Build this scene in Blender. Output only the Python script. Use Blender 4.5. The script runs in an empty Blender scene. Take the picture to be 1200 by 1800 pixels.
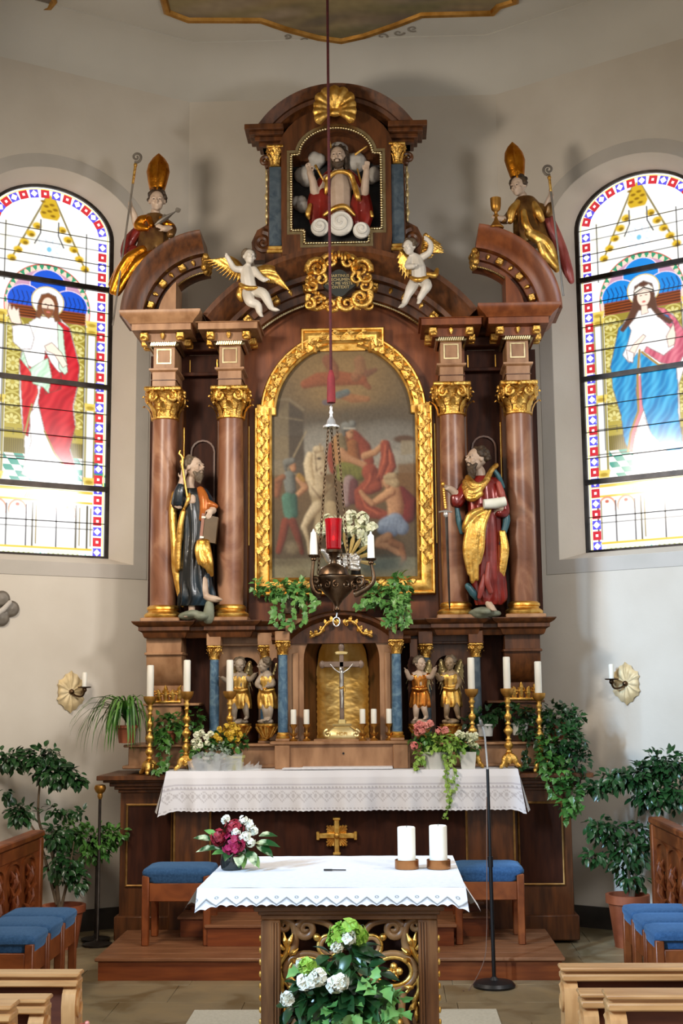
import bpy, bmesh, math, random
import numpy as np
from mathutils import Vector, Matrix, noise

PI = math.pi
SC = bpy.context.scene
COL = SC.collection

# ------------------------------------------------------------------ camera
F_PX, CAM_X, CAM_Z = 2250.0, 0.335, 1.75          # focal length for a 1200 x 1800 frame
YAW, PITCH, ROLL = math.radians(2.0), math.atan(330 / 2250.0), math.radians(0.5)
fw = Vector((-math.sin(YAW) * math.cos(PITCH), math.cos(YAW) * math.cos(PITCH), math.sin(PITCH)))
rt = Vector((math.cos(YAW), math.sin(YAW), 0))
up = rt.cross(fw)
r2 = rt * math.cos(ROLL) - up * math.sin(ROLL)
u2 = rt * math.sin(ROLL) + up * math.cos(ROLL)
cd = bpy.data.cameras.new('camera')
cd.sensor_fit = 'VERTICAL'; cd.sensor_height = 24.0; cd.lens = F_PX / 1800 * 24.0
cd.clip_end = 100
cam = bpy.data.objects.new('camera', cd); COL.objects.link(cam)
M4 = Matrix((r2, u2, -fw)).transposed().to_4x4(); M4.translation = Vector((CAM_X, 0, CAM_Z))
cam.matrix_world = M4
SC.camera = cam

# ------------------------------------------------------------------ light
wd = bpy.data.worlds.new('world'); SC.world = wd; wd.use_nodes = True
bg = wd.node_tree.nodes['Background']
bg.inputs['Color'].default_value = (0.97, 0.98, 0.95, 1)
bg.inputs['Strength'].default_value = 0.70

def area(name, loc, target, sx, sy, energy, color, spread=180):
    l = bpy.data.lights.new(name, 'AREA'); l.shape = 'RECTANGLE'; l.size = sx; l.size_y = sy
    l.energy = energy; l.color = color; l.spread = math.radians(spread)
    o = bpy.data.objects.new(name, l); COL.objects.link(o)
    o.location = loc
    o.rotation_euler = (Vector(target) - Vector(loc)).to_track_quat('-Z', 'Y').to_euler()
    return o
# daylight of two nave windows coming through the chancel arch, a warm altar spot inside the arch, warm nave lamps
area('nave_window_light_left', (-6.0, -0.7, 5.6), (2.4, 10.0, 1.6), 0.4, 2.2, 285, (0.47, 0.71, 1.0), 90)
area('nave_window_light_right', (6.0, -0.7, 5.6), (-2.0, 10.0, 1.8), 1.5, 2.2, 72, (1.0, 0.94, 0.88), 90)
area('altar_spot_left', (-2.4, 6.2, 4.6), (0.2, 10.0, 2.8), 0.7, 0.7, 60, (1.0, 0.88, 0.74), 146)
area('altar_fill_right', (2.6, 6.0, 4.6), (-0.6, 10.0, 2.2), 0.6, 0.6, 32, (0.98, 0.96, 0.95), 132)  # added neutral fill, no real lamp on this side; brightens the altar cloth
area('nave_lamp_light', (0.6, 0.5, 6.4), (0.2, 7.5, 1.0), 1.2, 1.2, 22, (1.0, 0.88, 0.70))

vs = SC.view_settings
vs.view_transform = 'Standard'; vs.look = 'None'; vs.gamma = 1.0; vs.use_curve_mapping = False
vs.exposure = 0.5
SC.display_settings.display_device = 'sRGB'
SC.cycles.use_denoising = True
SC.cycles.max_bounces = 8; SC.cycles.diffuse_bounces = 4; SC.cycles.glossy_bounces = 3
SC.cycles.transmission_bounces = 4; SC.cycles.transparent_max_bounces = 6
SC.cycles.caustics_reflective = False; SC.cycles.caustics_refractive = False
SC.cycles.sample_clamp_indirect = 4.0

# ------------------------------------------------------------------ materials
def srgb(r, g, b):
    f = lambda c: (c / 12.92 if c <= 0.04045 else ((c + 0.055) / 1.055) ** 2.4)
    return (f(r / 255), f(g / 255), f(b / 255), 1)

class NT:
    def __init__(s, name):
        s.m = bpy.data.materials.new(name); s.m.use_nodes = True
        s.t = s.m.node_tree; s.b = s.t.nodes['Principled BSDF']
    def n(s, typ, **kw):
        o = s.t.nodes.new(typ)
        for k, v in kw.items(): setattr(o, k, v)
        return o
    def l(s, a, b): s.t.links.new(a, b)

def mat(name, c1, c2=None, rough=0.5, metal=0.0, scale=8.0, stretch=(1, 1, 1), bump=0.0, bscale=40.0, detail=4.0,
        spec=0.5, lo=0.35, hi=0.65, rough2=None, trans=0.0, coat=0.0, sss=0.0, emit=None, estr=0.0, c3=None, dist=0.0):
    k = NT(name); b = k.b
    b.inputs['Roughness'].default_value = rough; b.inputs['Metallic'].default_value = metal
    b.inputs['Specular IOR Level'].default_value = spec
    b.inputs['Base Color'].default_value = c1
    if trans: b.inputs['Transmission Weight'].default_value = trans
    if coat: b.inputs['Coat Weight'].default_value = coat; b.inputs['Coat Roughness'].default_value = 0.15
    if sss:
        b.inputs['Subsurface Weight'].default_value = sss; b.inputs['Subsurface Radius'].default_value = (0.02, 0.015, 0.01)
    if emit:
        b.inputs['Emission Color'].default_value = emit; b.inputs['Emission Strength'].default_value = estr
    tc = mp = None
    if c2 or bump or rough2 is not None:
        tc = k.n('ShaderNodeTexCoord'); mp = k.n('ShaderNodeMapping'); mp.inputs['Scale'].default_value = stretch
        k.l(tc.outputs['Object'], mp.inputs['Vector'])
    if c2 or rough2 is not None:
        no = k.n('ShaderNodeTexNoise'); no.inputs['Scale'].default_value = scale; no.inputs['Detail'].default_value = detail
        no.inputs['Distortion'].default_value = dist
        k.l(mp.outputs[0], no.inputs['Vector'])
    if c2:
        cr = k.n('ShaderNodeValToRGB'); e = cr.color_ramp.elements
        e[0].position = lo; e[0].color = c1; e[1].position = hi; e[1].color = c2
        if c3:
            x = cr.color_ramp.elements.new((lo + hi) / 2); x.color = c3
        k.l(no.outputs['Fac'], cr.inputs['Fac']); k.l(cr.outputs['Color'], b.inputs['Base Color'])
    if rough2 is not None:
        mr = k.n('ShaderNodeMapRange'); mr.inputs['To Min'].default_value = rough; mr.inputs['To Max'].default_value = rough2
        mr.inputs['From Min'].default_value = 0.3; mr.inputs['From Max'].default_value = 0.7
        k.l(no.outputs['Fac'], mr.inputs['Value']); k.l(mr.outputs[0], b.inputs['Roughness'])
    if bump:
        n2 = k.n('ShaderNodeTexNoise'); n2.inputs['Scale'].default_value = bscale; n2.inputs['Detail'].default_value = 3
        k.l(mp.outputs[0], n2.inputs['Vector'])
        bp = k.n('ShaderNodeBump'); bp.inputs['Strength'].default_value = bump; bp.inputs['Distance'].default_value = 0.01
        k.l(n2.outputs['Fac'], bp.inputs['Height']); k.l(bp.outputs[0], b.inputs['Normal'])
    return k.m

def vcol_mat(name, rough=0.6, emit=0.0, spec=0.4, bump=0.0, bscale=60, coat=0.0):
    k = NT(name); b = k.b
    a = k.n('ShaderNodeVertexColor'); a.layer_name = 'Col'
    if emit: b.inputs['Base Color'].default_value = (.02, .02, .02, 1)
    else: k.l(a.outputs['Color'], b.inputs['Base Color'])
    b.inputs['Roughness'].default_value = rough; b.inputs['Specular IOR Level'].default_value = spec
    if coat: b.inputs['Coat Weight'].default_value = coat; b.inputs['Coat Roughness'].default_value = 0.3
    if emit:
        k.l(a.outputs['Color'], b.inputs['Emission Color']); b.inputs['Emission Strength'].default_value = emit
    if bump:
        tc = k.n('ShaderNodeTexCoord'); n2 = k.n('ShaderNodeTexNoise'); n2.inputs['Scale'].default_value = bscale
        k.l(tc.outputs['Object'], n2.inputs['Vector'])
        bp = k.n('ShaderNodeBump'); bp.inputs['Strength'].default_value = bump; bp.inputs['Distance'].default_value = 0.004
        k.l(n2.outputs['Fac'], bp.inputs['Height']); k.l(bp.outputs[0], b.inputs['Normal'])
    return k.m

plaster = mat('plaster', srgb(205, 196, 182), srgb(216, 208, 195), 0.9, scale=1.3, bump=0.12, bscale=25, spec=0.2)
plaster_band = mat('plaster_band', srgb(186, 180, 170), srgb(196, 189, 180), 0.9, scale=2, bump=0.1, bscale=25, spec=0.2)
plaster_ceil = mat('plaster_ceiling', srgb(206, 202, 192), srgb(216, 212, 202), 0.9, scale=1.0, bump=0.08, bscale=20, spec=0.2)
stone_a = mat('stone_slab', srgb(122, 104, 72), srgb(158, 140, 106), 0.38, scale=3, detail=6, bump=0.05, dist=1.0, c3=srgb(146, 132, 104))
stone_dark = mat('stone_skirting', srgb(50, 46, 42), srgb(66, 60, 54), 0.6, scale=6)
wood_dark = mat('wood_dark', srgb(70, 38, 15), srgb(108, 62, 28), 0.42, scale=5, stretch=(5, 5, 0.7), bump=0.05, bscale=30, detail=6)
wood_side = mat('wood_dark_grain_across', srgb(70, 38, 15), srgb(108, 62, 28), 0.42, scale=5, stretch=(0.7, 5, 5), bump=0.05, bscale=30, detail=6)
wood_red = mat('wood_red_panel', srgb(110, 54, 22), srgb(142, 77, 36), 0.42, scale=4, stretch=(4, 4, 0.8), bump=0.04, detail=6)
wood_mauve_lit = mat('wood_dusty_brown_lit', srgb(146, 104, 70), srgb(182, 138, 100), 0.42, scale=4, stretch=(3, 3, 1), bump=0.03, detail=6)  # dusty brown, lightened to hold the window glare on the left predella
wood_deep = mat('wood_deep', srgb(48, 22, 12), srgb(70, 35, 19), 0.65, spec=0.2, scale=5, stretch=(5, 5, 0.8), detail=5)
wood_col = mat('column_marbled', srgb(108, 64, 42), srgb(174, 128, 98), 0.36, scale=3.2, stretch=(1, 1, 0.7), detail=7, dist=1.4, c3=srgb(138, 90, 64))
wood_pew = mat('oak_pew', srgb(176, 124, 74), srgb(206, 156, 102), 0.42, scale=5, stretch=(0.8, 6, 6), bump=0.03, detail=6)
wood_pewz = mat('oak_pew_upright', srgb(176, 124, 74), srgb(206, 156, 102), 0.42, scale=5, stretch=(6, 6, 0.8), bump=0.03, detail=6)
wood_pew_shaded = mat('oak_pew_shaded', srgb(84, 36, 14), srgb(106, 50, 22), 0.6, scale=5, stretch=(0.8, 6, 6), detail=6)  # pew oak darkened to hold the shade on the back panels
wood_step = mat('step_board', srgb(124, 80, 52), srgb(150, 102, 70), 0.35, scale=5, stretch=(0.7, 6, 6), detail=6)
wood_riser = mat('step_riser', srgb(112, 52, 22), srgb(140, 72, 32), 0.4, scale=5, stretch=(0.7, 6, 6), detail=6)
wood_table = mat('altar_oak', srgb(96, 58, 30), srgb(130, 84, 46), 0.4, scale=6, stretch=(5, 5, 0.6), bump=0.05, detail=6)
wood_tablex = mat('altar_oak_across', srgb(96, 58, 30), srgb(130, 84, 46), 0.4, scale=6, stretch=(0.6, 5, 5), bump=0.05, detail=6)
wood_scroll = mat('carved_scroll_wood', srgb(116, 78, 44), srgb(156, 112, 68), 0.4, scale=9, detail=5, bump=0.05)
wood_stall = mat('stall_wood', srgb(108, 52, 23), srgb(150, 82, 40), 0.38, scale=5, stretch=(1, 1, 1), detail=6, dist=1)
gold = mat('gold', srgb(218, 162, 72), srgb(242, 200, 112), 0.32, 0.96, scale=18, bump=0.25, bscale=45, rough2=0.52)
gold_carved = mat('gold_carved', srgb(210, 154, 66), srgb(242, 200, 112), 0.3, 0.96, scale=24, bump=0.6, bscale=60, rough2=0.5)
gold_soft = mat('gold_bronze', srgb(176, 124, 52), srgb(206, 156, 82), 0.35, 0.9, scale=10, bump=0.1, rough2=0.5)
gold_pale = mat('gold_pale', srgb(214, 190, 128), srgb(232, 212, 158), 0.42, 0.75, scale=10, bump=0.1)
gold_deep = mat('gold_mitre', srgb(196, 116, 26), srgb(222, 150, 46), 0.26, 1.0, scale=14, bump=0.5, bscale=30, rough2=0.42)
gold_dull = mat('gold_dull', srgb(132, 94, 46), srgb(164, 124, 70), 0.45, 0.7, scale=14)
cream_gilt = mat('cream_gilt', srgb(206, 182, 134), srgb(226, 206, 164), 0.55, 0.25, scale=8, bump=0.15)
silver = mat('silver', srgb(204, 202, 198), srgb(232, 230, 226), 0.3, 0.75, scale=20, bump=0.3)
silver_bead = mat('silvered_bead', srgb(206, 186, 140), srgb(226, 212, 172), 0.28, 1.0, scale=20)
bronze = mat('old_bronze', srgb(66, 48, 34), srgb(108, 84, 62), 0.3, 1.0, scale=12, bump=0.2, rough2=0.45)
iron = mat('dark_iron', srgb(44, 38, 34), srgb(62, 54, 48), 0.4, 0.7, scale=12)
pewter = mat('dull_pewter', srgb(112, 104, 94), srgb(136, 128, 116), 0.5, 0.4, scale=8)
black = mat('black_paint', srgb(20, 20, 22), rough=0.4)
skin = mat('statue_skin', srgb(186, 160, 138), srgb(206, 182, 160), 0.45, scale=10)
skin_pale = mat('putto_white', srgb(206, 198, 184), srgb(222, 214, 202), 0.42, scale=10)
skin_grey = mat('statue_skin_grey', srgb(150, 134, 116), srgb(176, 158, 138), 0.45, scale=10)
hair_b = mat('hair_brown', srgb(52, 40, 30), srgb(84, 66, 48), 0.6, scale=30, bump=0.6, bscale=60)
hair_g = mat('hair_grey_brown', srgb(88, 74, 58), srgb(116, 100, 80), 0.6, scale=30, bump=0.6, bscale=60)
eye_m = mat('painted_eye', srgb(28, 22, 18), rough=0.3)
cloth_teal = mat('paint_dark_teal', srgb(9, 13, 15), srgb(26, 52, 68), 0.32, scale=4, stretch=(2, 2, .7), lo=.45, hi=.7, coat=0.3)
cloth_red = mat('paint_red_glaze', srgb(106, 22, 18), srgb(146, 38, 28), 0.28, 0.15, scale=6, coat=0.3)
cloth_rose = mat('paint_rose_red', srgb(142, 56, 50), srgb(170, 84, 74), 0.4, scale=6)
cloth_blue = mat('paint_teal_blue', srgb(44, 84, 94), srgb(70, 116, 124), 0.4, scale=6)
cloth_orange = mat('paint_orange', srgb(168, 84, 32), srgb(196, 112, 46), 0.35, 0.3, scale=6)
cloud_m = mat('cloud_grey', srgb(178, 172, 162), srgb(200, 194, 184), 0.6, scale=6)
cloud_w = mat('cloud_white', srgb(214, 210, 200), srgb(230, 226, 216), 0.5, scale=6)
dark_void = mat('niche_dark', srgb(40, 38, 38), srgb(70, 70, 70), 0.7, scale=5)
rock_g = mat('rock_greygreen', srgb(112, 118, 100), srgb(142, 146, 126), 0.6, scale=8, bump=0.3, bscale=14)
marble_blue = mat('blue_marble', srgb(58, 90, 118), srgb(112, 142, 160), 0.3, scale=14, detail=7, dist=1.5, c3=srgb(80, 112, 138))
marble_slate = mat('slate_marble', srgb(56, 70, 82), srgb(88, 100, 108), 0.35, scale=12, detail=6, dist=1.0)
wax = mat('white_wax', srgb(238, 234, 220), srgb(244, 241, 230), 0.45, scale=4, sss=0.15)
linen = mat('white_linen', srgb(232, 232, 236), srgb(240, 240, 244), 0.85, scale=40, bump=0.15, bscale=120, spec=0.2)
rug_m = mat('pale_rug', srgb(206, 204, 190), srgb(218, 216, 203), 0.95, scale=60, bump=0.3, bscale=150, spec=0.1)
blue_fab = mat('blue_upholstery', srgb(46, 80, 120), srgb(60, 96, 138), 0.85, scale=60, bump=0.3, bscale=120, spec=0.15)
blue_fab.node_tree.nodes['Principled BSDF'].inputs['Sheen Weight'].default_value = 0.5
blue_fab.node_tree.nodes['Principled BSDF'].inputs['Sheen Tint'].default_value = srgb(130, 176, 226)
terracotta = mat('terracotta', srgb(132, 66, 38), srgb(164, 92, 58), 0.6, scale=6)
soil = mat('soil', srgb(44, 34, 24), srgb(64, 48, 34), 0.9, scale=30, bump=0.5)
bark = mat('bark', srgb(72, 58, 42), srgb(104, 86, 64), 0.8, scale=14, stretch=(2, 2, .5), bump=0.4)
white_pot = mat('white_pot', srgb(214, 214, 208), rough=0.3)
leaf_dark = mat('leaf_dark', srgb(18, 48, 24), srgb(46, 86, 42), 0.3, scale=5, lo=.3, hi=.7)
leaf_mid = mat('leaf_mid', srgb(36, 82, 32), srgb(88, 136, 58), 0.35, scale=7, lo=.3, hi=.7)
leaf_ivy = mat('leaf_ivy', srgb(58, 116, 52), srgb(128, 178, 96), 0.38, scale=9, lo=.3, hi=.7)
leaf_lime = mat('leaf_lime', srgb(104, 150, 54), srgb(172, 204, 96), 0.4, scale=9, lo=.3, hi=.7)
leaf_grey = mat('leaf_greygreen', srgb(128, 150, 128), srgb(176, 192, 168), 0.6, scale=9)
leaf_strap = mat('leaf_strap', srgb(40, 92, 30), srgb(104, 148, 62), 0.35, scale=6)
leaf_vary = mat('leaf_variegated', srgb(36, 76, 36), srgb(206, 214, 170), 0.35, scale=14, lo=.5, hi=.62)
pet_white = mat('petal_white', srgb(232, 232, 214), srgb(244, 244, 232), 0.6, scale=12)
pet_cream = mat('petal_cream', srgb(228, 232, 194), srgb(244, 244, 218), 0.6, scale=12)
pet_yellow = mat('petal_yellow', srgb(206, 168, 42), srgb(232, 196, 70), 0.6, scale=12)
pet_pink = mat('petal_pink', srgb(222, 122, 118), srgb(238, 160, 148), 0.6, scale=12)
pet_mag = mat('petal_magenta', srgb(138, 14, 58), srgb(176, 30, 88), 0.55, scale=16)
pet_crim = mat('petal_crimson', srgb(120, 14, 32), srgb(156, 26, 48), 0.55, scale=16)
pet_lime = mat('petal_lime', srgb(132, 182, 58), srgb(178, 212, 98), 0.5, scale=12)
rope_m = mat('red_rope', srgb(58, 10, 12), srgb(84, 18, 18), 0.8, scale=60, stretch=(1, 1, 3), bump=0.5, bscale=160)
dark_glass = mat('dark_glass', srgb(40, 48, 50), rough=0.08, spec=0.8, trans=0.4)
cello = mat('clear_wrap', srgb(236, 242, 246), rough=0.1, spec=0.8)
cello.node_tree.nodes['Principled BSDF'].inputs['Alpha'].default_value = 0.33

# ------------------------------------------------------------------ mesh helpers
V = Vector
class MB:
    """collects boxes, tubes, lathes and sheets; obj() links them as one mesh object"""
    def __init__(s): s.v = []; s.f = []; s.m = []
    def add(s, vs, fs, m=0):
        o = len(s.v); s.v += [tuple(v) for v in vs]
        s.f += [tuple(i + o for i in f) for f in fs]; s.m += [m] * len(fs); return s
    def box(s, x0, x1, y0, y1, z0, z1, c=0.0, m=0):
        if x0 > x1: x0, x1 = x1, x0
        if y0 > y1: y0, y1 = y1, y0
        if z0 > z1: z0, z1 = z1, z0
        if c <= 0:
            return s.add([(x, y, z) for x in (x0, x1) for y in (y0, y1) for z in (z0, z1)],
                         [(0, 1, 3, 2), (4, 6, 7, 5), (0, 4, 5, 1), (2, 3, 7, 6), (0, 2, 6, 4), (1, 5, 7, 3)], m)
        c = min(c, (x1 - x0) * .45, (y1 - y0) * .45, (z1 - z0) * .45)
        vs = []; ix = {}
        for i, (X, sx) in enumerate(((x0, 1), (x1, -1))):
            for j, (Y, sy) in enumerate(((y0, 1), (y1, -1))):
                for k, (Z, sz) in enumerate(((z0, 1), (z1, -1))):
                    ix[i, j, k] = len(vs)
                    vs += [(X, Y + sy * c, Z + sz * c), (X + sx * c, Y, Z + sz * c), (X + sx * c, Y + sy * c, Z)]
        fs = []
        for a in (0, 1):
            fs.append([ix[a, j, k] for j, k in ((0, 0), (1, 0), (1, 1), (0, 1))])
            fs.append([ix[j, a, k] + 1 for j, k in ((0, 0), (1, 0), (1, 1), (0, 1))])
            fs.append([ix[j, k, a] + 2 for j, k in ((0, 0), (1, 0), (1, 1), (0, 1))])
        for a in (0, 1):
            for b in (0, 1):
                fs.append([ix[a, b, 0], ix[a, b, 1], ix[a, b, 1] + 1, ix[a, b, 0] + 1])
                fs.append([ix[a, 0, b], ix[a, 1, b], ix[a, 1, b] + 2, ix[a, 0, b] + 2])
                fs.append([ix[0, a, b] + 1, ix[1, a, b] + 1, ix[1, a, b] + 2, ix[0, a, b] + 2])
        fs += [[q, q + 1, q + 2] for q in ix.values()]
        return s.add(vs, fs, m)
    def rings(s, R, closed=True, cap=True, m=0):
        n = len(R[0]); vs = [p for r in R for p in r]; fs = []
        for a in range(len(R) - 1):
            for i in range(n if closed else n - 1):
                j = (i + 1) % n
                fs.append((a * n + i, a * n + j, (a + 1) * n + j, (a + 1) * n + i))
        if cap and closed:
            fs.append(tuple(range(n - 1, -1, -1))); fs.append(tuple((len(R) - 1) * n + i for i in range(n)))
        return s.add(vs, fs, m)
    def tube(s, pts, r, n=8, cap=True, flat=1.0, up=None, m=0, rnd=False):
        P = [V(p) for p in pts]; k = len(P)
        rr = list(r) if hasattr(r, '__len__') else [r] * k
        if rnd:
            d0 = (P[0] - P[1]).normalized(); d1 = (P[-1] - P[-2]).normalized()
            P = [P[0] + d0 * rr[0] * .9, P[0] + d0 * rr[0] * .6] + P + [P[-1] + d1 * rr[-1] * .6, P[-1] + d1 * rr[-1] * .9]
            rr = [rr[0] * .35, rr[0] * .78] + rr + [rr[-1] * .78, rr[-1] * .35]; k += 4
        T = [(P[min(i + 1, k - 1)] - P[max(i - 1, 0)]).normalized() for i in range(k)]
        a = V(up) if up is not None else (V((0, 0, 1)) if abs(T[0].z) < .9 else V((0, 1, 0)))
        R = []
        nn = (a - T[0] * a.dot(T[0])).normalized()
        for i in range(k):
            if up is not None: nn = (a - T[i] * a.dot(T[i]))
            else: nn = nn - T[i] * nn.dot(T[i])
            nn = nn.normalized() if nn.length > 1e-6 else T[i].orthogonal().normalized()
            bb = T[i].cross(nn)
            R.append([P[i] + (nn * math.cos(2 * PI * q / n) * flat + bb * math.sin(2 * PI * q / n)) * rr[i] for q in range(n)])
        return s.rings(R, True, cap, m)
    def lathe(s, prof, c=(0, 0, 0), n=20, sx=1.0, sy=1.0, ax=None, m=0, a0=0, a1=2 * PI):
        c = V(c); full = abs(a1 - a0 - 2 * PI) < 1e-6
        R = []
        for r, z in prof:
            r = max(r, 1e-4)
            ring = [V((r * sx * math.cos(a0 + (a1 - a0) * q / n), r * sy * math.sin(a0 + (a1 - a0) * q / n), z)) for q in range(n if full else n + 1)]
            if ax is not None: ring = [ax @ p for p in ring]
            R.append([p + c for p in ring])
        return s.rings(R, full, full, m)
    def ell(s, c, r, n=12, rot=None, m=0):
        if not hasattr(r, '__len__'): r = (r, r, r)
        c = V(c); R = []; h = max(5, n // 2 + 1)
        for i in range(h):
            t = -PI / 2 + PI * (i + .25) / (h - .5)
            ring = [V((r[0] * math.cos(t) * math.cos(2 * PI * q / n), r[1] * math.cos(t) * math.sin(2 * PI * q / n), r[2] * math.sin(t))) for q in range(n)]
            if rot is not None: ring = [rot @ p for p in ring]
            R.append([p + c for p in ring])
        return s.rings(R, True, True, m)
    def prism(s, o, y0, y1, m=0, plane='xz'):
        n = len(o)
        P = (lambda a, b, t: (a, t, b)) if plane == 'xz' else ((lambda a, b, t: (a, b, t)) if plane == 'xy' else (lambda a, b, t: (t, a, b)))
        vs = [P(a, b, y0) for a, b in o] + [P(a, b, y1) for a, b in o]
        fs = [tuple(range(n)), tuple(range(2 * n - 1, n - 1, -1))] + [(i, (i + 1) % n, n + (i + 1) % n, n + i) for i in range(n)]
        return s.add(vs, fs, m)
    def band(s, A, B, y0, y1, closed=False, m=0):
        """flat band in xz between two equally long outlines, from depth y0 (front) to y1"""
        n = len(A); vs = []
        for (ax, az), (bx, bz) in zip(A, B): vs += [(ax, y0, az), (bx, y0, bz), (bx, y1, bz), (ax, y1, az)]
        R = [vs[4 * i:4 * i + 4] for i in range(n)]
        if closed: R.append(R[0])
        return s.rings(R, True, not closed, m)
    def sweep(s, path, prof, plane='xz', base=0.0, closed=False, m=0, side=1):
        """moulding: profile points (o, d): o = outward in the plane (left of travel * side), d = toward -y (xz) or +z (xy)"""
        P = [V((p[0], p[1])) for p in path]; k = len(P); R = []
        for i in range(k):
            a = P[i] - P[i - 1] if (i > 0 or closed) else P[1] - P[0]
            b = P[(i + 1) % k] - P[i] if (i < k - 1 or closed) else P[-1] - P[-2]
            na = V((-a.y, a.x)).normalized() * side; nb = V((-b.y, b.x)).normalized() * side
            mm = na + nb
            mm = mm.normalized() if mm.length > 1e-6 else na
            L = 1 / max(.25, mm.dot(na))
            ring = []
            for o, d in prof:
                q = P[i] + mm * o * L
                ring.append((q.x, base - d, q.y) if plane == 'xz' else (q.x, q.y, base + d))
            R.append(ring)
        if closed: R.append(R[0])
        return s.rings(R, True, not closed, m)
    def sheet(s, A, B, nu=10, nv=16, amp=0.0, k=4, nrm=(0, -1, 0), ph=0.0, m=0, grow=True, thick=0.0):
        """cloth between polylines A and B; folds run from A to B"""
        A = resample(A, nv); B = resample(B, nv); N = V(nrm); R = []
        for i in range(nu):
            t = i / (nu - 1)
            w = (t if grow else 1.0)
            R.append([A[j].lerp(B[j], t) + N * amp * w * (abs(math.sin(k * PI * j / (nv - 1) + ph + .8 * t)) - .4 + .25 * math.sin(2.7 * k * j / (nv - 1) + ph)) for j in range(nv)])
        if thick:
            R2 = R + [[p - N * thick for p in r] for r in reversed(R)]
            return s.rings(list(map(list, zip(*[[r[j] for j in range(nv)] for r in R2]))) if False else R2 + [R2[0]], False, False, m)
        return s.rings(R, False, False, m)
    def spiral(s, c, r0, turns, a0, d=1, th=0.01, th1=None, y=0.0, n=7, flat=1.0, seg=14, r1=0.15):
        """volute in the xz plane winding inward from radius r0"""
        k = max(6, int(seg * turns)); pts = []; rr = []
        for i in range(k + 1):
            t = i / k; r = r0 * ((1 - t) ** 1.15 * (1 - r1) + r1); a = a0 + d * 2 * PI * turns * t
            pts.append((c[0] + r * math.cos(a), y, c[1] + r * math.sin(a)))
            rr.append(th + ((th1 if th1 is not None else th * .55) - th) * t)
        return s.tube(pts, rr, n, True, flat, up=(0, 1, 0))
    def xf(s, M):
        s.v = [tuple(M @ V(p)) for p in s.v]; return s
    def join(s, o, M=None):
        return s.add([M @ V(p) for p in o.v] if M is not None else o.v, o.f)

def resample(P, n):
    P = [V(p) for p in P]; L = [0]
    for a, b in zip(P, P[1:]): L.append(L[-1] + (b - a).length)
    out = []
    for i in range(n):
        t = L[-1] * i / (n - 1); j = 0
        while j < len(P) - 2 and L[j + 1] < t: j += 1
        out.append(P[j].lerp(P[j + 1], (t - L[j]) / max(1e-9, L[j + 1] - L[j])))
    return out
def smooth(P, n=24):
    """Catmull-Rom through P"""
    P = [V(p) for p in P]; Q = [P[0] * 2 - P[1]] + P + [P[-1] * 2 - P[-2]]; out = []
    m = len(P) - 1
    for i in range(n):
        t = m * i / (n - 1); j = min(int(t), m - 1); t -= j
        a, b, c, d = Q[j:j + 4]
        out.append(.5 * ((2 * b) + (c - a) * t + (2 * a - 5 * b + 4 * c - d) * t * t + (3 * b - a - 3 * c + d) * t ** 3))
    return out
def arc(cx, cz, r, a0, a1, n, rz=None):
    rz = rz or r
    return [(cx + r * math.cos(math.radians(a0 + (a1 - a0) * i / n)), cz + rz * math.sin(math.radians(a0 + (a1 - a0) * i / n))) for i in range(n + 1)]
def mirror(P): return [(-x, z) for x, z in P][::-1]

OFF = {}
def obj(name, mb, m, parent=None, kind=None, sharp=38, label=None, remesh=0, sm=4, solid=0, sub=0):
    """one mesh object; mb is in world coordinates (its thing's empty is subtracted)"""
    o3 = OFF.get(parent.name, V((0, 0, 0))) if parent else V((0, 0, 0))
    me = bpy.data.meshes.new(name)
    me.from_pydata([tuple(V(v) - o3) for v in mb.v], [], mb.f)
    ms = m if isinstance(m, (list, tuple)) else [m]
    for q in ms: me.materials.append(q)
    if len(ms) > 1: me.polygons.foreach_set('material_index', mb.m)
    bm = bmesh.new(); bm.from_mesh(me); bmesh.ops.recalc_face_normals(bm, faces=bm.faces); bm.to_mesh(me); bm.free()
    me.polygons.foreach_set('use_smooth', [True] * len(me.polygons))
    if sharp and not remesh: me.set_sharp_from_angle(angle=math.radians(sharp))
    o = bpy.data.objects.new(name, me); COL.objects.link(o)
    if parent: o.parent = parent; OFF[o.name] = o3
    if kind: o['kind'] = kind
    if label: o['label'] = label
    if solid: q = o.modifiers.new('solid', 'SOLIDIFY'); q.thickness = solid; q.offset = 0
    if remesh:
        q = o.modifiers.new('fuse', 'REMESH'); q.mode = 'VOXEL'; q.voxel_size = remesh; q.use_smooth_shade = True
        if sm: q = o.modifiers.new('smooth', 'SMOOTH'); q.iterations = sm; q.factor = .5
    if sub: q = o.modifiers.new('sub', 'SUBSURF'); q.levels = sub; q.render_levels = sub
    return o
def thing(name, label, cat, loc=(0, 0, 0), group=None):
    o = bpy.data.objects.new(name, None); COL.objects.link(o); o.location = loc; o.empty_display_size = .05
    OFF[o.name] = V(loc); tag(o, label, cat, group); return o
def tag(o, label, cat, group=None):
    o['label'] = label; o['category'] = cat
    if group: o['group'] = group
    return o
def struct(name, mb, m, parent=None, **kw):
    return obj(name, mb, m, parent, kind=None if parent else 'structure', **kw)
def dup(root, loc, label, group=None, rotz=0.0, scale=None, mats=None):
    def cp(o, par):
        c = o.copy(); COL.objects.link(c)
        if par: c.parent = par
        for ch in list(o.children): cp(ch, c)
        return c
    r = cp(root, None); r.location = loc; r.rotation_euler = (0, 0, rotz)
    if scale: r.scale = scale if hasattr(scale, '__len__') else (scale,) * 3
    r['label'] = label
    if group: r['group'] = group
    OFF[r.name] = V(loc)
    return r

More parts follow.
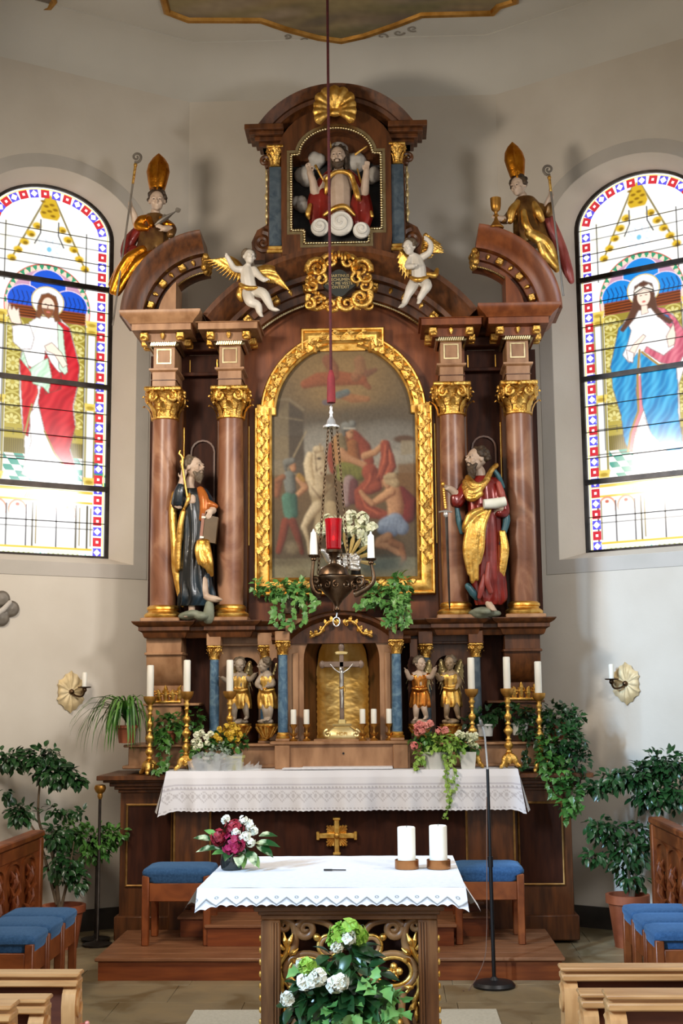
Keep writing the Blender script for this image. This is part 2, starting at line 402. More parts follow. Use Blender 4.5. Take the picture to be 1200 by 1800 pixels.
def leaf(mb, p, d, nrm, L, W, bend=.25, kind='oval', m=0):
    p = V(p); d = V(d).normalized(); nn = V(nrm); nn = (nn - d * nn.dot(d)); nn = nn.normalized() if nn.length > 1e-5 else d.orthogonal().normalized()
    sd = d.cross(nn)
    if kind == 'ivy': prof = [(0, .15), (.18, .95), (.38, .62), (.55, .8), (.78, .3), (1, 0)]
    elif kind == 'strap': prof = [(0, .6), (.2, 1), (.45, 1), (.7, .75), (.9, .4), (1, 0)]
    else: prof = [(0, .12), (.25, .8), (.5, 1), (.75, .68), (1, 0)]
    mid = []; lf = []; rg = []
    for t, w in prof:
        c = p + d * L * t - nn * bend * L * t * t
        mid.append(c); lf.append(c + sd * W * .5 * w + nn * W * .14 * w); rg.append(c - sd * W * .5 * w + nn * W * .14 * w)
    n = len(prof); vs = lf + mid + rg; fs = []
    for i in range(n - 1):
        fs += [(i, i + 1, n + i + 1, n + i), (n + i, n + i + 1, 2 * n + i + 1, 2 * n + i)]
    return mb.add(vs, fs, m)
def rvec(rg): 
    while True:
        v = V((rg.uniform(-1, 1), rg.uniform(-1, 1), rg.uniform(-1, 1)))
        if .05 < v.length < 1: return v
def cloud_leaves(mb, rg, c, r, n, L, W, kind='oval', drop=.3, bend=.25, shell=.55):
    """n leaves filling an ellipsoid, pointing outward and drooping"""
    for _ in range(n):
        v = rvec(rg).normalized() * (shell + (1 - shell) * rg.random())
        p = V((c[0] + v.x * r[0], c[1] + v.y * r[1], c[2] + v.z * r[2]))
        d = v + rvec(rg) * .8 + V((0, 0, -drop)); k = rg.uniform(.75, 1.25)
        leaf(mb, p, d, V((0, -.35, 1)) + rvec(rg) * .7, L * k, W * k, bend * rg.uniform(.3, 1.5), kind)

# canvas: a small painter whose pixels become a colour attribute on a real mesh grid
class Canvas:
    def __init__(s, x0, x1, y0, y1, nx, ny, col):
        s.x0, s.x1, s.y0, s.y1, s.nx, s.ny = x0, x1, y0, y1, nx, ny
        s.X, s.Y = np.meshgrid(np.linspace(x0, x1, nx), np.linspace(y0, y1, ny))
        s.a = np.empty((ny, nx, 3)); s.a[:] = lin(col)
    def put(s, mk, col, al=1.0):
        mk = (mk * al)[..., None]; s.a = s.a * (1 - mk) + np.array(lin(col)) * mk
    def blur(s, m, k):
        for _ in range(k):
            p = np.pad(m, 1, mode='edge')
            m = (p[:-2, 1:-1] + p[2:, 1:-1] + p[1:-1, :-2] + p[1:-1, 2:] + 2 * m) / 6
        return m
    def poly(s, pts, col, soft=0, al=1.0):
        ins = np.zeros(s.X.shape, bool); n = len(pts)
        for i in range(n):
            x1, y1 = pts[i]; x2, y2 = pts[(i + 1) % n]
            if y1 == y2: continue
            c = ((y1 > s.Y) != (y2 > s.Y)) & (s.X < (x2 - x1) * (s.Y - y1) / (y2 - y1) + x1)
            ins ^= c
        m = ins.astype(float)
        s.put(s.blur(m, soft) if soft else m, col, al)
    def ell(s, cx, cy, rx, ry, col, soft=0.25, al=1.0, rot=0):
        c, q = math.cos(rot), math.sin(rot); dx = s.X - cx; dy = s.Y - cy
        d = np.sqrt(((dx * c + dy * q) / rx) ** 2 + ((-dx * q + dy * c) / ry) ** 2)
        s.put(np.clip((1 - d) / max(soft, 1e-3) + .5, 0, 1), col, al)
    def line(s, pts, w, col, al=1.0):
        m = np.zeros(s.X.shape)
        for (x1, y1), (x2, y2) in zip(pts, pts[1:]):
            dx, dy = x2 - x1, y2 - y1; L2 = dx * dx + dy * dy + 1e-9
            t = np.clip(((s.X - x1) * dx + (s.Y - y1) * dy) / L2, 0, 1)
            d = np.hypot(s.X - x1 - t * dx, s.Y - y1 - t * dy)
            m = np.maximum(m, np.clip((w - d) / (w * .5) , 0, 1))
        s.put(m, col, al)
    def vgrad(s, y0, y1, c0, c1, al=1.0):
        t = np.clip((s.Y - y0) / (y1 - y0), 0, 1)[..., None]
        g = np.array(lin(c0)) * (1 - t) + np.array(lin(c1)) * t
        mk = ((s.Y >= min(y0, y1)) & (s.Y <= max(y0, y1)))[..., None] * al
        s.a = s.a * (1 - mk) + g * mk
    def limb(s, pts, ws, lt, dk, sx=-.35, sy=-.25, al=1.0):
        """a rounded, shaded brush stroke along pts with widths ws, lit from (sx, sy)"""
        best = np.full(s.X.shape, 9.0); sh = np.zeros(s.X.shape)
        for (x1, y1), (x2, y2), w1, w2 in zip(pts, pts[1:], ws, ws[1:]):
            dx, dy = x2 - x1, y2 - y1; L2 = dx * dx + dy * dy + 1e-9
            t = np.clip(((s.X - x1) * dx + (s.Y - y1) * dy) / L2, 0, 1); w = w1 + (w2 - w1) * t
            ex = (s.X - x1 - t * dx) / w; ey = (s.Y - y1 - t * dy) / w; d = np.hypot(ex, ey)
            q = d < best; best = np.where(q, d, best); sh = np.where(q, ex * sx + ey * sy, sh)
        m = np.clip((1.08 - best) / .22, 0, 1); g = np.clip(.5 + sh * 1.15 - .25 * best ** 2, 0, 1)[..., None]
        col = np.array(lin(dk)) * (1 - g) + np.array(lin(lt)) * g; m = (m * al)[..., None]
        s.a = s.a * (1 - m) + col * m
    def mottle(s, amp, k, seed):
        r = np.random.RandomState(seed).rand(*s.X.shape)
        r = s.blur(r, k); r = (r - r.mean()) / (r.std() + 1e-9)
        s.a = np.clip(s.a * (1 + amp * r[..., None]), 0, 1)
    def folds(s, pts, col_l, col_d, k, ang, ph=0.0, al=.6):
        """drapery: alternating light and dark strokes of the brush inside a polygon"""
        ins = np.zeros(s.X.shape, bool); n = len(pts)
        for i in range(n):
            x1, y1 = pts[i]; x2, y2 = pts[(i + 1) % n]
            if y1 == y2: continue
            ins ^= ((y1 > s.Y) != (y2 > s.Y)) & (s.X < (x2 - x1) * (s.Y - y1) / (y2 - y1) + x1)
        u = s.X * math.cos(ang) + s.Y * math.sin(ang); v = -s.X * math.sin(ang) + s.Y * math.cos(ang)
        w = np.sin(u * k + ph + 1.2 * np.sin(v * k * .25))
        m = s.blur(ins.astype(float), 1)
        s.put(m * np.clip(w, 0, 1), col_l, al); s.put(m * np.clip(-w, 0, 1), col_d, al)
    def mesh(s, name, fn, m, parent=None, keep=None, kind=None, back=None):
        """fn(x, y) -> world point; keep(x, y) -> bool per cell"""
        o3 = OFF.get(parent.name, V((0, 0, 0))) if parent else V((0, 0, 0))
        idx = -np.ones(s.X.shape, int); vs = []; cs = []; fs = []
        K = np.ones((s.ny - 1, s.nx - 1), bool)
        if keep is not None:
            for j in range(s.ny - 1):
                for i in range(s.nx - 1):
                    K[j, i] = keep((s.X[j, i] + s.X[j, i + 1]) / 2, (s.Y[j, i] + s.Y[j + 1, i]) / 2)
        def vi(j, i):
            if idx[j, i] < 0:
                idx[j, i] = len(vs); vs.append(tuple(V(fn(s.X[j, i], s.Y[j, i])) - o3)); cs.append(s.a[j, i])
            return int(idx[j, i])
        for j in range(s.ny - 1):
            for i in range(s.nx - 1):
                if K[j, i]: fs.append((vi(j, i), vi(j, i + 1), vi(j + 1, i + 1), vi(j + 1, i)))
        me = bpy.data.meshes.new(name); me.from_pydata(vs, [], fs); me.materials.append(m)
        at = me.color_attributes.new('Col', 'FLOAT_COLOR', 'POINT')
        c4 = np.ones((len(vs), 4), np.float32); c4[:, :3] = np.array(cs); at.data.foreach_set('color', c4.ravel())
        o = bpy.data.objects.new(name, me); COL.objects.link(o)
        if parent: o.parent = parent; OFF[o.name] = o3
        if kind: o['kind'] = kind
        return o
def lin(c):
    return srgb(*c)[:3]

# ------------------------------------------------------------------ the room
KW = 1.6; LW = math.hypot(KW, 1); CX0, CY0 = 1.345, 10.6     # corner of the back wall; the slanting walls run off it
def wallpt(side, u, off=0.0):
    """point on a slanting wall: u from the corner, off = into the masonry"""
    return (side * (CX0 + KW / LW * u + off / LW), CY0 - u / LW + off * KW / LW)
UEND = 2.55; UC = 1.15
XE, YE = wallpt(1, UEND)
ZW = 7.36
YA0, YA1 = 5.4, 5.75                                           # chancel arch
XN = 7.0                                                       # half width of the nave
plan = [(-XE, YA1), (-XE, YE), (-CX0, CY0), (CX0, CY0), (XE, YE), (XE, YA1)]

rg = random.Random(3)
fl = MB(); fl.box(-XN, XN, -3.5, 10.9, -.12, -.012)
floor = struct('floor', fl, stone_a)
xs0 = -2.7
for r in range(13):
    y0 = 4.6 + r * .46
    x = -2.75 + (r % 3) * -.22
    while x < 2.6:
        w = rg.choice([.62, .74, .9])
        b = MB(); b.box(x + .001, x + w - .001, y0 + .001, y0 + .459, -.03, rg.uniform(-.001, 0), .002)
        obj('stone_slab', b, stone_a, floor); x += w
b = MB(); b.box(-XN, XN, -3.5, 4.598, -.03, 0); obj('stone_slab', b, stone_a, floor)
for q in (-1, 1):
    b = MB(); b.box(q * 2.76, q * XN, 4.6, 10.6, -.03, -.001); obj('stone_slab', b, stone_a, floor)

b = MB(); b.add([(-CX0, CY0, 0), (CX0, CY0, 0), (CX0, CY0, ZW), (-CX0, CY0, ZW)], [(0, 1, 2, 3)])
struct('wall_back', b, plaster)
HO, SILL, SPR, RISE = .69, 2.855, 5.62, .50        # opening at the wall face
HG, GB, GSP, GR = .535, 2.93, 5.66, .39            # glass
NA = 28
def outline(h, z0, zs, rise, n=NA, grow=0.0):
    pts = [(-h - grow, z0 - grow)]
    for i in range(n + 1):
        a = PI - PI * i / n
        pts.append(((h + grow) * math.cos(a), zs + (rise + grow) * math.sin(a)))
    pts.append((h + grow, z0 - grow))
    return pts
def wp(side, s, z, off=0.0):
    u = UC + side * s                              # s runs to the right as seen from inside
    x, y = wallpt(side, u, off); return (x, y, z)
for side, nm in ((-1, 'left'), (1, 'right')):
    O = outline(HO, SILL, SPR, RISE); G = outline(HG, GB, GSP, GR)
    half = len(O) // 2
    b = MB()
    sl, sr = (-(UEND - UC), UC) if side < 0 else (-UC, UEND - UC)
    L = [(sl, 0), (0, 0), (0, SILL), O[0]] + O[1:half + 1] + [(0, SPR + RISE), (0, ZW), (sl, ZW)]
    Rr = [(0, 0), (sr, 0), (sr, ZW), (0, ZW), (0, SPR + RISE)] + O[half:] + [(0, SILL)]
    for P in (L, Rr):
        Q = []
        for p in P:
            if not Q or (abs(p[0] - Q[-1][0]) + abs(p[1] - Q[-1][1])) > 1e-5: Q.append(p)
        b.add([wp(side, *p) for p in Q], [tuple(range(len(Q)))])
    # splayed reveal and sloping sill
    n = len(O)
    b.add([wp(side, *p) for p in O] + [wp(side, p[0], p[1], .25) for p in G], [(i, (i + 1) % n, n + (i + 1) % n, n + i) for i in range(n)])
    w = struct('wall_' + nm, b, plaster, sharp=25)
    # painted grey surround, a few millimetres proud
    A = outline(HO, SILL, SPR, RISE, grow=.002); B = outline(HO, SILL, SPR, RISE, grow=.115)
    b = MB(); R = []
    for a, c in zip(A, B):
        R.append([wp(side, *a, -.001), wp(side, *a, -.006), wp(side, *c, -.006), wp(side, *c, -.001)])
    R.append(R[0]); b.rings(R, True, False)
    struct('trim_%d' % (1 if side < 0 else 2), b, plaster_band)
    b = MB(); xa, ya = wallpt(side, UEND)
    b.add([(xa, ya, 0), (xa, YA1, 0), (xa, YA1, ZW), (xa, ya, ZW)], [(0, 1, 2, 3)])
    struct('wall_chancel_' + nm, b, plaster)
    b = MB(); b.box(side * XN, side * (XN + .1), -3.5, YA0, 0, ZW); struct('wall_nave_' + nm, b, plaster)
    b = MB(); R = []
    for u in (0.0, UEND):
        R.append([(*wallpt(side, u, 0), 0), (*wallpt(side, u, -.02), 0), (*wallpt(side, u, -.02), .16), (*wallpt(side, u, 0), .16)])
    b.rings(R); struct('baseboard_' + nm, b, stone_dark)
b = MB(); b.prism(plan, ZW, ZW + .05, plane='xy'); b.box(-XN, XN, -3.5, YA0, ZW, ZW + .05); struct('ceiling', b, plaster_ceil)
AL, AR, AH = -1.55, 1.92, 5.25                                  # chancel arch opening
b = MB(); am_ = (AL + AR) / 2
left = [(-XN, 0), (AL, 0), (AL, AH)] + [(am_ + (AL - am_) * math.cos(PI / 2 * i / 8), AH + .3 * math.sin(PI / 2 * i / 8)) for i in range(1, 9)] + [(am_, ZW), (-XN, ZW)]
right = [(XN, 0), (XN, ZW), (am_, ZW)] + [(am_ + (AR - am_) * math.cos(PI / 2 * i / 8), AH + .3 * math.sin(PI / 2 * i / 8)) for i in range(8, -1, -1)] + [(AR, 0)]
b.prism(left, YA0, YA1); b.prism(right, YA0, YA1); struct('wall_arch', b, plaster)
b = MB(); b.sweep(plan, [(0, 6.98)] + [(.0 + .34 * (1 - math.cos(a)), 6.98 + .37 * math.sin(a)) for a in [PI / 2 * i / 8 for i in range(1, 9)]] + [(.34, 7.4), (-.01, 7.4), (-.01, 6.98)], 'xy', 0, side=-1)
struct('trim_3', b, plaster_ceil, sharp=60)

# ceiling painting: a flat picture in a gilded moulded border, and a corner of another one
fr_o = [(-1.425, 9.55), (-1.43, 9.76), (-1.26, 9.91), (-.66, 9.945), (-.47, 10.09), (-.2, 10.25), (.01, 10.32), (.22, 10.24), (.5, 10.07), (.7, 9.93), (1.29, 9.93), (1.34, 9.82), (1.47, 9.75), (1.47, 9.5)]
fr = thing('ceiling_painting', 'ceiling fresco in a scalloped gilded border overhead', 'painting', (0, 9.0, ZW))
path = [(-1.425, 8.0)] + fr_o + [(1.47, 8.0)]
b = MB(); b.sweep(path, [(0, -.002), (0, -.022), (-.02, -.035), (-.05, -.03), (-.06, -.002)], 'xy', ZW, closed=True, side=1)
obj('border', b, gold_soft, fr)
cv = Canvas(-1.43, 1.47, 8.0, 10.3, 120, 92, (150, 134, 96))
rr = np.random.RandomState(5)
for i in range(60):
    cv.ell(rr.uniform(-1.4, 1.4), rr.uniform(8.6, 10.3), rr.uniform(.08, .4), rr.uniform(.03, .12),
           [(122, 106, 74), (166, 142, 100), (116, 100, 92), (160, 142, 122), (104, 102, 72)][i % 5], 1.0, .6, rr.uniform(-.4, .4))
cv.mottle(.06, 2, 1)
def inpoly(P):
    def f(x, y):
        c = False
        for i in range(len(P)):
            x1, y1 = P[i]; x2, y2 = P[(i + 1) % len(P)]
            if (y1 > y) != (y2 > y) and x < (x2 - x1) * (y - y1) / (y2 - y1) + x1: c = not c
        return c
    return f
fresco_m = vcol_mat('fresco', 0.8)
cv.mesh('canvas', lambda x, y: (x, y, ZW - .004), fresco_m, fr, inpoly(path))
# grey painted scrollwork hanging from the border
b = MB()
for cx, cy, r, a0, t, d in [(-.05, 10.36, .06, 0, 1.2, 1), (.09, 10.35, .05, 3, 1.2, -1), (-.3, 10.27, .05, 1, 1.2, 1), (.36, 10.24, .06, 2, 1.2, -1), (.5, 10.19, .05, 0, 1.1, 1), (.62, 10.13, .05, 1, 1.2, 1), (-.45, 10.2, .04, 2, 1.2, -1), (.2, 10.32, .05, 0, 1.3, 1)]:
    m2 = MB(); m2.spiral((0, 0), r, t, a0, d, .012, .006, 0, 5, .3); m2.xf(Matrix.Translation((cx, cy, ZW - .004)) @ Matrix.Rotation(-PI / 2, 4, 'X')); b.join(m2)
obj('scroll_ornament', b, mat('painted_grey', srgb(150, 142, 130), rough=.8), fr)['kind'] = 'stuff'
c2 = thing('ceiling_painting', 'corner of a second ceiling fresco at the upper left', 'painting', (-2.7, 9.5, ZW))
b = MB(); b.sweep([(-2.98, 9.63), (-2.74, 9.63), (-2.52, 9.70), (-2.34, 9.66), (-2.26, 9.55), (-2.26, 9.0), (-2.98, 9.0)], [(0, -.001), (0, -.018), (-.03, -.024), (-.05, -.001)], 'xy', ZW, closed=True, side=1)
m2 = MB(); m2.spiral((0, 0), .05, 1.1, 2, 1, .016, .01, 0, 6, .4); m2.xf(Matrix.Translation((-2.44, 9.72, ZW - .006)) @ Matrix.Rotation(-PI / 2, 4, 'X')); b.join(m2)
obj('border', b, gold_soft, c2)
b = MB(); b.prism([(-2.96, 9.01), (-2.28, 9.01), (-2.28, 9.54), (-2.36, 9.63), (-2.52, 9.67), (-2.73, 9.60), (-2.96, 9.60)], ZW - .006, ZW - .001, plane='xy')
obj('canvas', b, mat('fresco_pale', srgb(150, 138, 122), srgb(120, 108, 96), .8, scale=4), c2)

# ------------------------------------------------------------------ stained glass
glass_m = vcol_mat('stained_glass', 0.15, emit=.92, spec=0.5)
def pane_mat(n, c, e=.9):
    return mat(n, c, rough=.15, emit=c, estr=e)
pm_red = pane_mat('pane_red', srgb(176, 44, 52)); pm_pink = pane_mat('pane_pale_pink', srgb(250, 214, 208), 1.0)
pm_blue = pane_mat('pane_blue', srgb(84, 76, 196)); pm_white = pane_mat('pane_white', srgb(255, 252, 246), 1.05)
pm_yel = pane_mat('pane_yellow', srgb(246, 226, 120), 1.0)
def rosette_ground(c, zx, zy, x0, x1, y0, y1, r):
    c.poly([(x0, y0), (x1, y0), (x1, y1), (x0, y1)], (150, 132, 46))
    y = y0 + r
    while y < y1:
        for x in (x0 + r, x1 - r) if x1 - x0 > 1.5 * 2 * r else ((x0 + x1) / 2,):
            c.ell(x, y, r, r, (206, 194, 108), .12); c.ell(x, y, r * .86, r * .86, (158, 140, 52), .1)
            for k in range(8):
                a = k * PI / 4
                c.ell(x + r * .48 * math.cos(a), y + r * .48 * math.sin(a), r * .26, r * .15, (218, 208, 132), .4, 1, a)
            c.ell(x, y, r * .2, r * .2, (190, 170, 80), .3)
        y += 2 * r
def arch_frame(c, blue):
    """architecture shared by both lights; units are zoomed photo pixels about the light's axis"""
    W = (255, 255, 252)
    for sx in (-1, 1):                                                     # ornament on the gable and its crockets
        c.line([(sx * 10, 150), (sx * 150, 470)], 3.5, (196, 178, 120))
        for i in range(5):
            x, y = sx * (50 + 24 * i), 300 + 40 * i
            c.ell(x, y, 19, 16, (216, 178, 40), .5); c.ell(x + 4, y + 5, 10, 8, (140, 106, 10), .6)
        c.line([(sx * 36, 270), (sx * 36, 330), (sx * 58, 380)], 2.5, (150, 150, 150))
    c.poly([(-42, 240), (-36, 215), (-22, 175), (0, 150), (22, 175), (36, 215), (42, 240), (30, 262), (-30, 262)], (206, 168, 36), 1)
    for k in range(7): c.ell((k * 37 % 60) - 30, 185 + k * 10, 10, 6, (136, 100, 8), .8)
    for k in range(8):
        a = k * PI / 4; c.ell(38 * math.cos(a), 395 + 42 * math.sin(a), 16, 16, (206, 216, 226), .3); c.ell(38 * math.cos(a), 395 + 42 * math.sin(a), 12, 12, (248, 250, 252), .3)
    c.ell(0, 398, 10, 12, (120, 190, 220), .5)
    c.ell(0, 660, 172, 196, (206, 64, 48), .02); c.ell(0, 660, 168, 188, (246, 210, 190), .02)
    for k in range(19):
        a = PI * (1.02 + .96 * k / 18); c.poly([(170 * math.cos(a - .07), 660 + 192 * math.sin(a - .07)), (170 * math.cos(a + .07), 660 + 192 * math.sin(a + .07)), (150 * math.cos(a), 660 + 166 * math.sin(a))], (52, 150, 108))
    c.ell(0, 660, 152, 168, (196, 150, 176), .02)
    for x, y in ((0, 560), (-88, 640), (88, 640)):
        c.ell(x, y, 74, 72, (232, 210, 224), .03); c.ell(x, y, 70, 68, blue, .03)
    c.poly([(-150, 640), (150, 640), (150, 668), (-150, 668)], blue)
    for k in range(16):
        x = -140 + k * 18.6; c.line([(x, 600), (x + 10, 630), (x, 664)], 2, (24, 60, 150) if blue[0] < 40 else (10, 90, 170), .7)
    c.poly([(-152, 660), (152, 660), (152, 716), (-152, 716)], (138, 66, 22), 1)
    for k in range(4): c.line([(-150, 672 + 12 * k), (150, 668 + 12 * k)], 1.5, (108, 48, 14))
    rosette_ground(c, 0, 0, -170, 160, 716, 1190, 41)
    c.poly([(-170, 1180), (160, 1180), (160, 1250), (-170, 1250)], (178, 160, 66)); c.poly([(-170, 1240), (160, 1240), (160, 1322), (-170, 1322)], (134, 118, 44), 1)
    for k in range(40): c.line([(-168 + 8.3 * k, 1245), (-168 + 8.3 * k, 1300)], 1.2, (110, 94, 30), .6)
    for k in range(5): c.line([(-165 + 60 * k, 1200), (-120 + 60 * k, 1200), (-120 + 60 * k, 1225)], 2, (206, 190, 100))
    for j in range(5):
        for i in range(11):
            x0 = -190 + 36 * i + 14 * j; y0 = 1306 + 24 * j
            c.poly([(x0, y0), (x0 + 36, y0), (x0 + 50, y0 + 24), (x0 + 14, y0 + 24)], (232, 238, 226) if (i + j) % 2 else (62, 152, 132))
    for sx, a0 in ((-1, -206), (1, 154)):                                    # columns at the sides
        c.poly([(a0, 716), (a0 + 50, 716), (a0 + 50, 1430), (a0, 1430)], W)
        c.line([(a0 + 8, 730), (a0 + 8, 1400)], 4, (236, 222, 150)); c.line([(a0 + 44, 730), (a0 + 44, 1400)], 4, (222, 206, 120))
        for y in (690, 722, 1060, 1385): c.poly([(a0 - 2, y), (a0 + 54, y), (a0 + 46, y + 34), (a0 + 6, y + 34)], (226, 202, 96), 1); c.ell(a0 + 26, y + 20, 16, 8, (180, 148, 50), .6)
    # base with blind arcade
    c.poly([(-235, 1420), (198, 1420), (198, 1760), (-235, 1760)], W)
    c.poly([(-235, 1446), (198, 1446), (198, 1458), (-235, 1458)], (226, 196, 80)); c.poly([(-235, 1492), (198, 1492), (198, 1502), (-235, 1502)], (226, 196, 80))
    for k in range(24): c.line([(-70 + 8 * k, 1488), (-62 + 8 * k, 1470)], 1.5, (240, 214, 130))
    for k, x in enumerate((-172, -96, 20, 96)):
        c.ell(x, 1540, 36, 42, (226, 150, 120), .1); c.ell(x, 1546, 31, 40, (255, 244, 234), .1); c.ell(x, 1520, 8, 7, (204, 110, 90), .4)
        c.poly([(x - 31, 1546), (x + 31, 1546), (x + 31, 1700), (x - 31, 1700)], (255, 255, 255))
        c.line([(x + 34, 1520), (x + 34, 1690)], 2.4, (90, 84, 90))
    for x in (-210, -38, 132, 176): c.line([(x, 1510), (x, 1690)], 3, (120, 110, 80)); c.line([(x + 14, 1520), (x + 14, 1680)], 2, (200, 170, 80))
    c.poly([(-235, 1692), (198, 1692), (198, 1702), (-235, 1702)], (234, 196, 64))
    c.poly([(-235, 1704), (198, 1704), (198, 1752), (-235, 1752)], (236, 238, 214))
    for k in range(22): c.ell(-220 + 19 * k, 1728, 6, 9, (150, 160, 60), .3); c.ell(-220 + 19 * k, 1728, 3, 5, (240, 240, 220), .3)
    for x in (-206, -4, 172):
        c.poly([(x - 26, 1704), (x + 26, 1704), (x + 26, 1756), (x - 26, 1756)], (252, 254, 250))
        c.poly([(x - 17, 1742), (x - 18, 1718), (x - 8, 1728), (x, 1716), (x + 8, 1728), (x + 18, 1718), (x + 17, 1742)], (96, 190, 170))
    for y in (365, 470, 755, 860, 1105, 1210, 1318, 1610): c.line([(-240, y), (200, y)], 2.2, (70, 64, 60), .8)
    for x, ys in ((-172, (300, 560)), (150, (300, 560)), (-206, (716, 1420)), (-170, (716, 1300)), (154, (716, 1420)), (204, (716, 1420))):
        c.line([(x, ys[0]), (x, ys[1])], 2, (70, 64, 60), .8)
def figure_left(c):
    F0 = c.folds; c.folds = lambda P, l, d, k, ang, ph=0.0, al=.6: (F0(P, l, d, k * .62, ang, ph, al * .6), F0(P, l, d, k * 1.7, ang + .25, ph + 2, al * .35))
    c.ell(0, 632, 66, 68, (206, 186, 120), .03); c.ell(0, 632, 61, 63, (255, 254, 250), .03)
    robe = [(-70, 735), (-30, 700), (50, 700), (90, 735), (118, 840), (132, 900), (128, 990), (112, 1080), (122, 1160), (100, 1260), (128, 1352), (120, 1382), (86, 1380), (-70, 1390), (-76, 1260), (-90, 1150), (-100, 1060), (-104, 930), (-92, 830)]
    white = (252, 250, 244)
    c.poly(robe, white, 1); c.folds(robe, (255, 255, 255), (214, 208, 204), .16, .2, 0, .8)
    cloak = [(40, 706), (88, 735), (118, 850), (132, 900), (126, 990), (108, 1080), (120, 1170), (100, 1270), (126, 1352), (118, 1380), (84, 1350), (40, 1290), (0, 1200), (-28, 1080), (-20, 1015), (30, 950), (70, 930), (64, 830), (44, 760)]
    c.poly(cloak, (196, 22, 40), 1); c.folds(cloak, (226, 60, 66), (140, 10, 26), .13, .35, 1)
    cl2 = [(-104, 900), (-60, 930), (-36, 960), (-30, 1040), (-48, 1100), (-64, 1230), (-80, 1220), (-88, 1120), (-96, 1010)]
    c.poly(cl2, (206, 36, 44), 1); c.folds(cl2, (236, 90, 80), (150, 14, 30), .16, .1)
    cl3 = [(-6, 850), (20, 900), (60, 950), (60, 1010), (0, 1040), (-10, 980)]; c.poly(cl3, (190, 26, 40), 1); c.folds(cl3, (226, 60, 66), (140, 10, 26), .2, .4)
    grn = [(-92, 860), (-66, 940), (-20, 900), (6, 880), (22, 960), (12, 1034), (-10, 1010), (-50, 1000), (-60, 950), (-100, 900)]
    c.poly(grn, (206, 234, 206), 1); c.folds(grn, (240, 250, 240), (140, 190, 150), .22, .3)
    gr2 = [(40, 720), (62, 740), (70, 820), (86, 930), (74, 946), (50, 920), (46, 830)]; c.poly(gr2, (206, 232, 206), 1)
    slv = [(-136, 760), (-100, 750), (-70, 742), (-50, 800), (-60, 850), (-100, 856), (-130, 830)]; c.poly(slv, (252, 248, 246), 1); c.folds(slv, (255, 255, 255), (206, 196, 206), .2, .5)
    c.ell(4, 742, 34, 34, (255, 246, 240), .4)
    c.poly([(-8, 830), (20, 810), (60, 850), (84, 900), (66, 915), (30, 860), (0, 850)], (252, 226, 206), 1)
    c.poly([(-140, 745), (-156, 700), (-148, 660), (-140, 690), (-132, 672), (-122, 690), (-112, 676), (-110, 706), (-100, 745), (-118, 752)], (250, 222, 204), 1)
    hair = [(-38, 640), (-26, 604), (2, 592), (32, 604), (42, 640), (44, 690), (56, 712), (30, 716), (24, 690), (-22, 690), (-30, 712), (-46, 704)]
    c.poly(hair, (120, 70, 40), 1); c.ell(2, 652, 25, 38, (246, 214, 190), .15); c.poly([(-22, 664), (26, 664), (20, 690), (4, 706), (-14, 692)], (140, 84, 50), 1); c.ell(3, 678, 9, 4, (196, 110, 96), .4)
    for x in (-8, 14): c.ell(x, 644, 5, 3, (80, 60, 50), .5)
    c.line([(2, 646), (0, 662), (5, 664)], 2, (206, 160, 136))
    c.poly([(70, 1340), (92, 1350), (100, 1380), (96, 1416), (80, 1414), (70, 1380)], (236, 180, 150), 1)
    hem = [(-60, 1130), (-50, 1250), (-84, 1390), (-40, 1412), (0, 1396), (60, 1400), (84, 1370), (40, 1290), (0, 1200), (-28, 1090)]
    c.poly(hem, (252, 250, 246), 1); c.folds(hem, (255, 255, 255), (206, 200, 204), .14, .3)
    c.line([(-52, 1090), (-80, 1240)], 3, (236, 206, 120)); c.line([(0, 1200), (40, 1290), (90, 1356)], 3, (226, 186, 90))
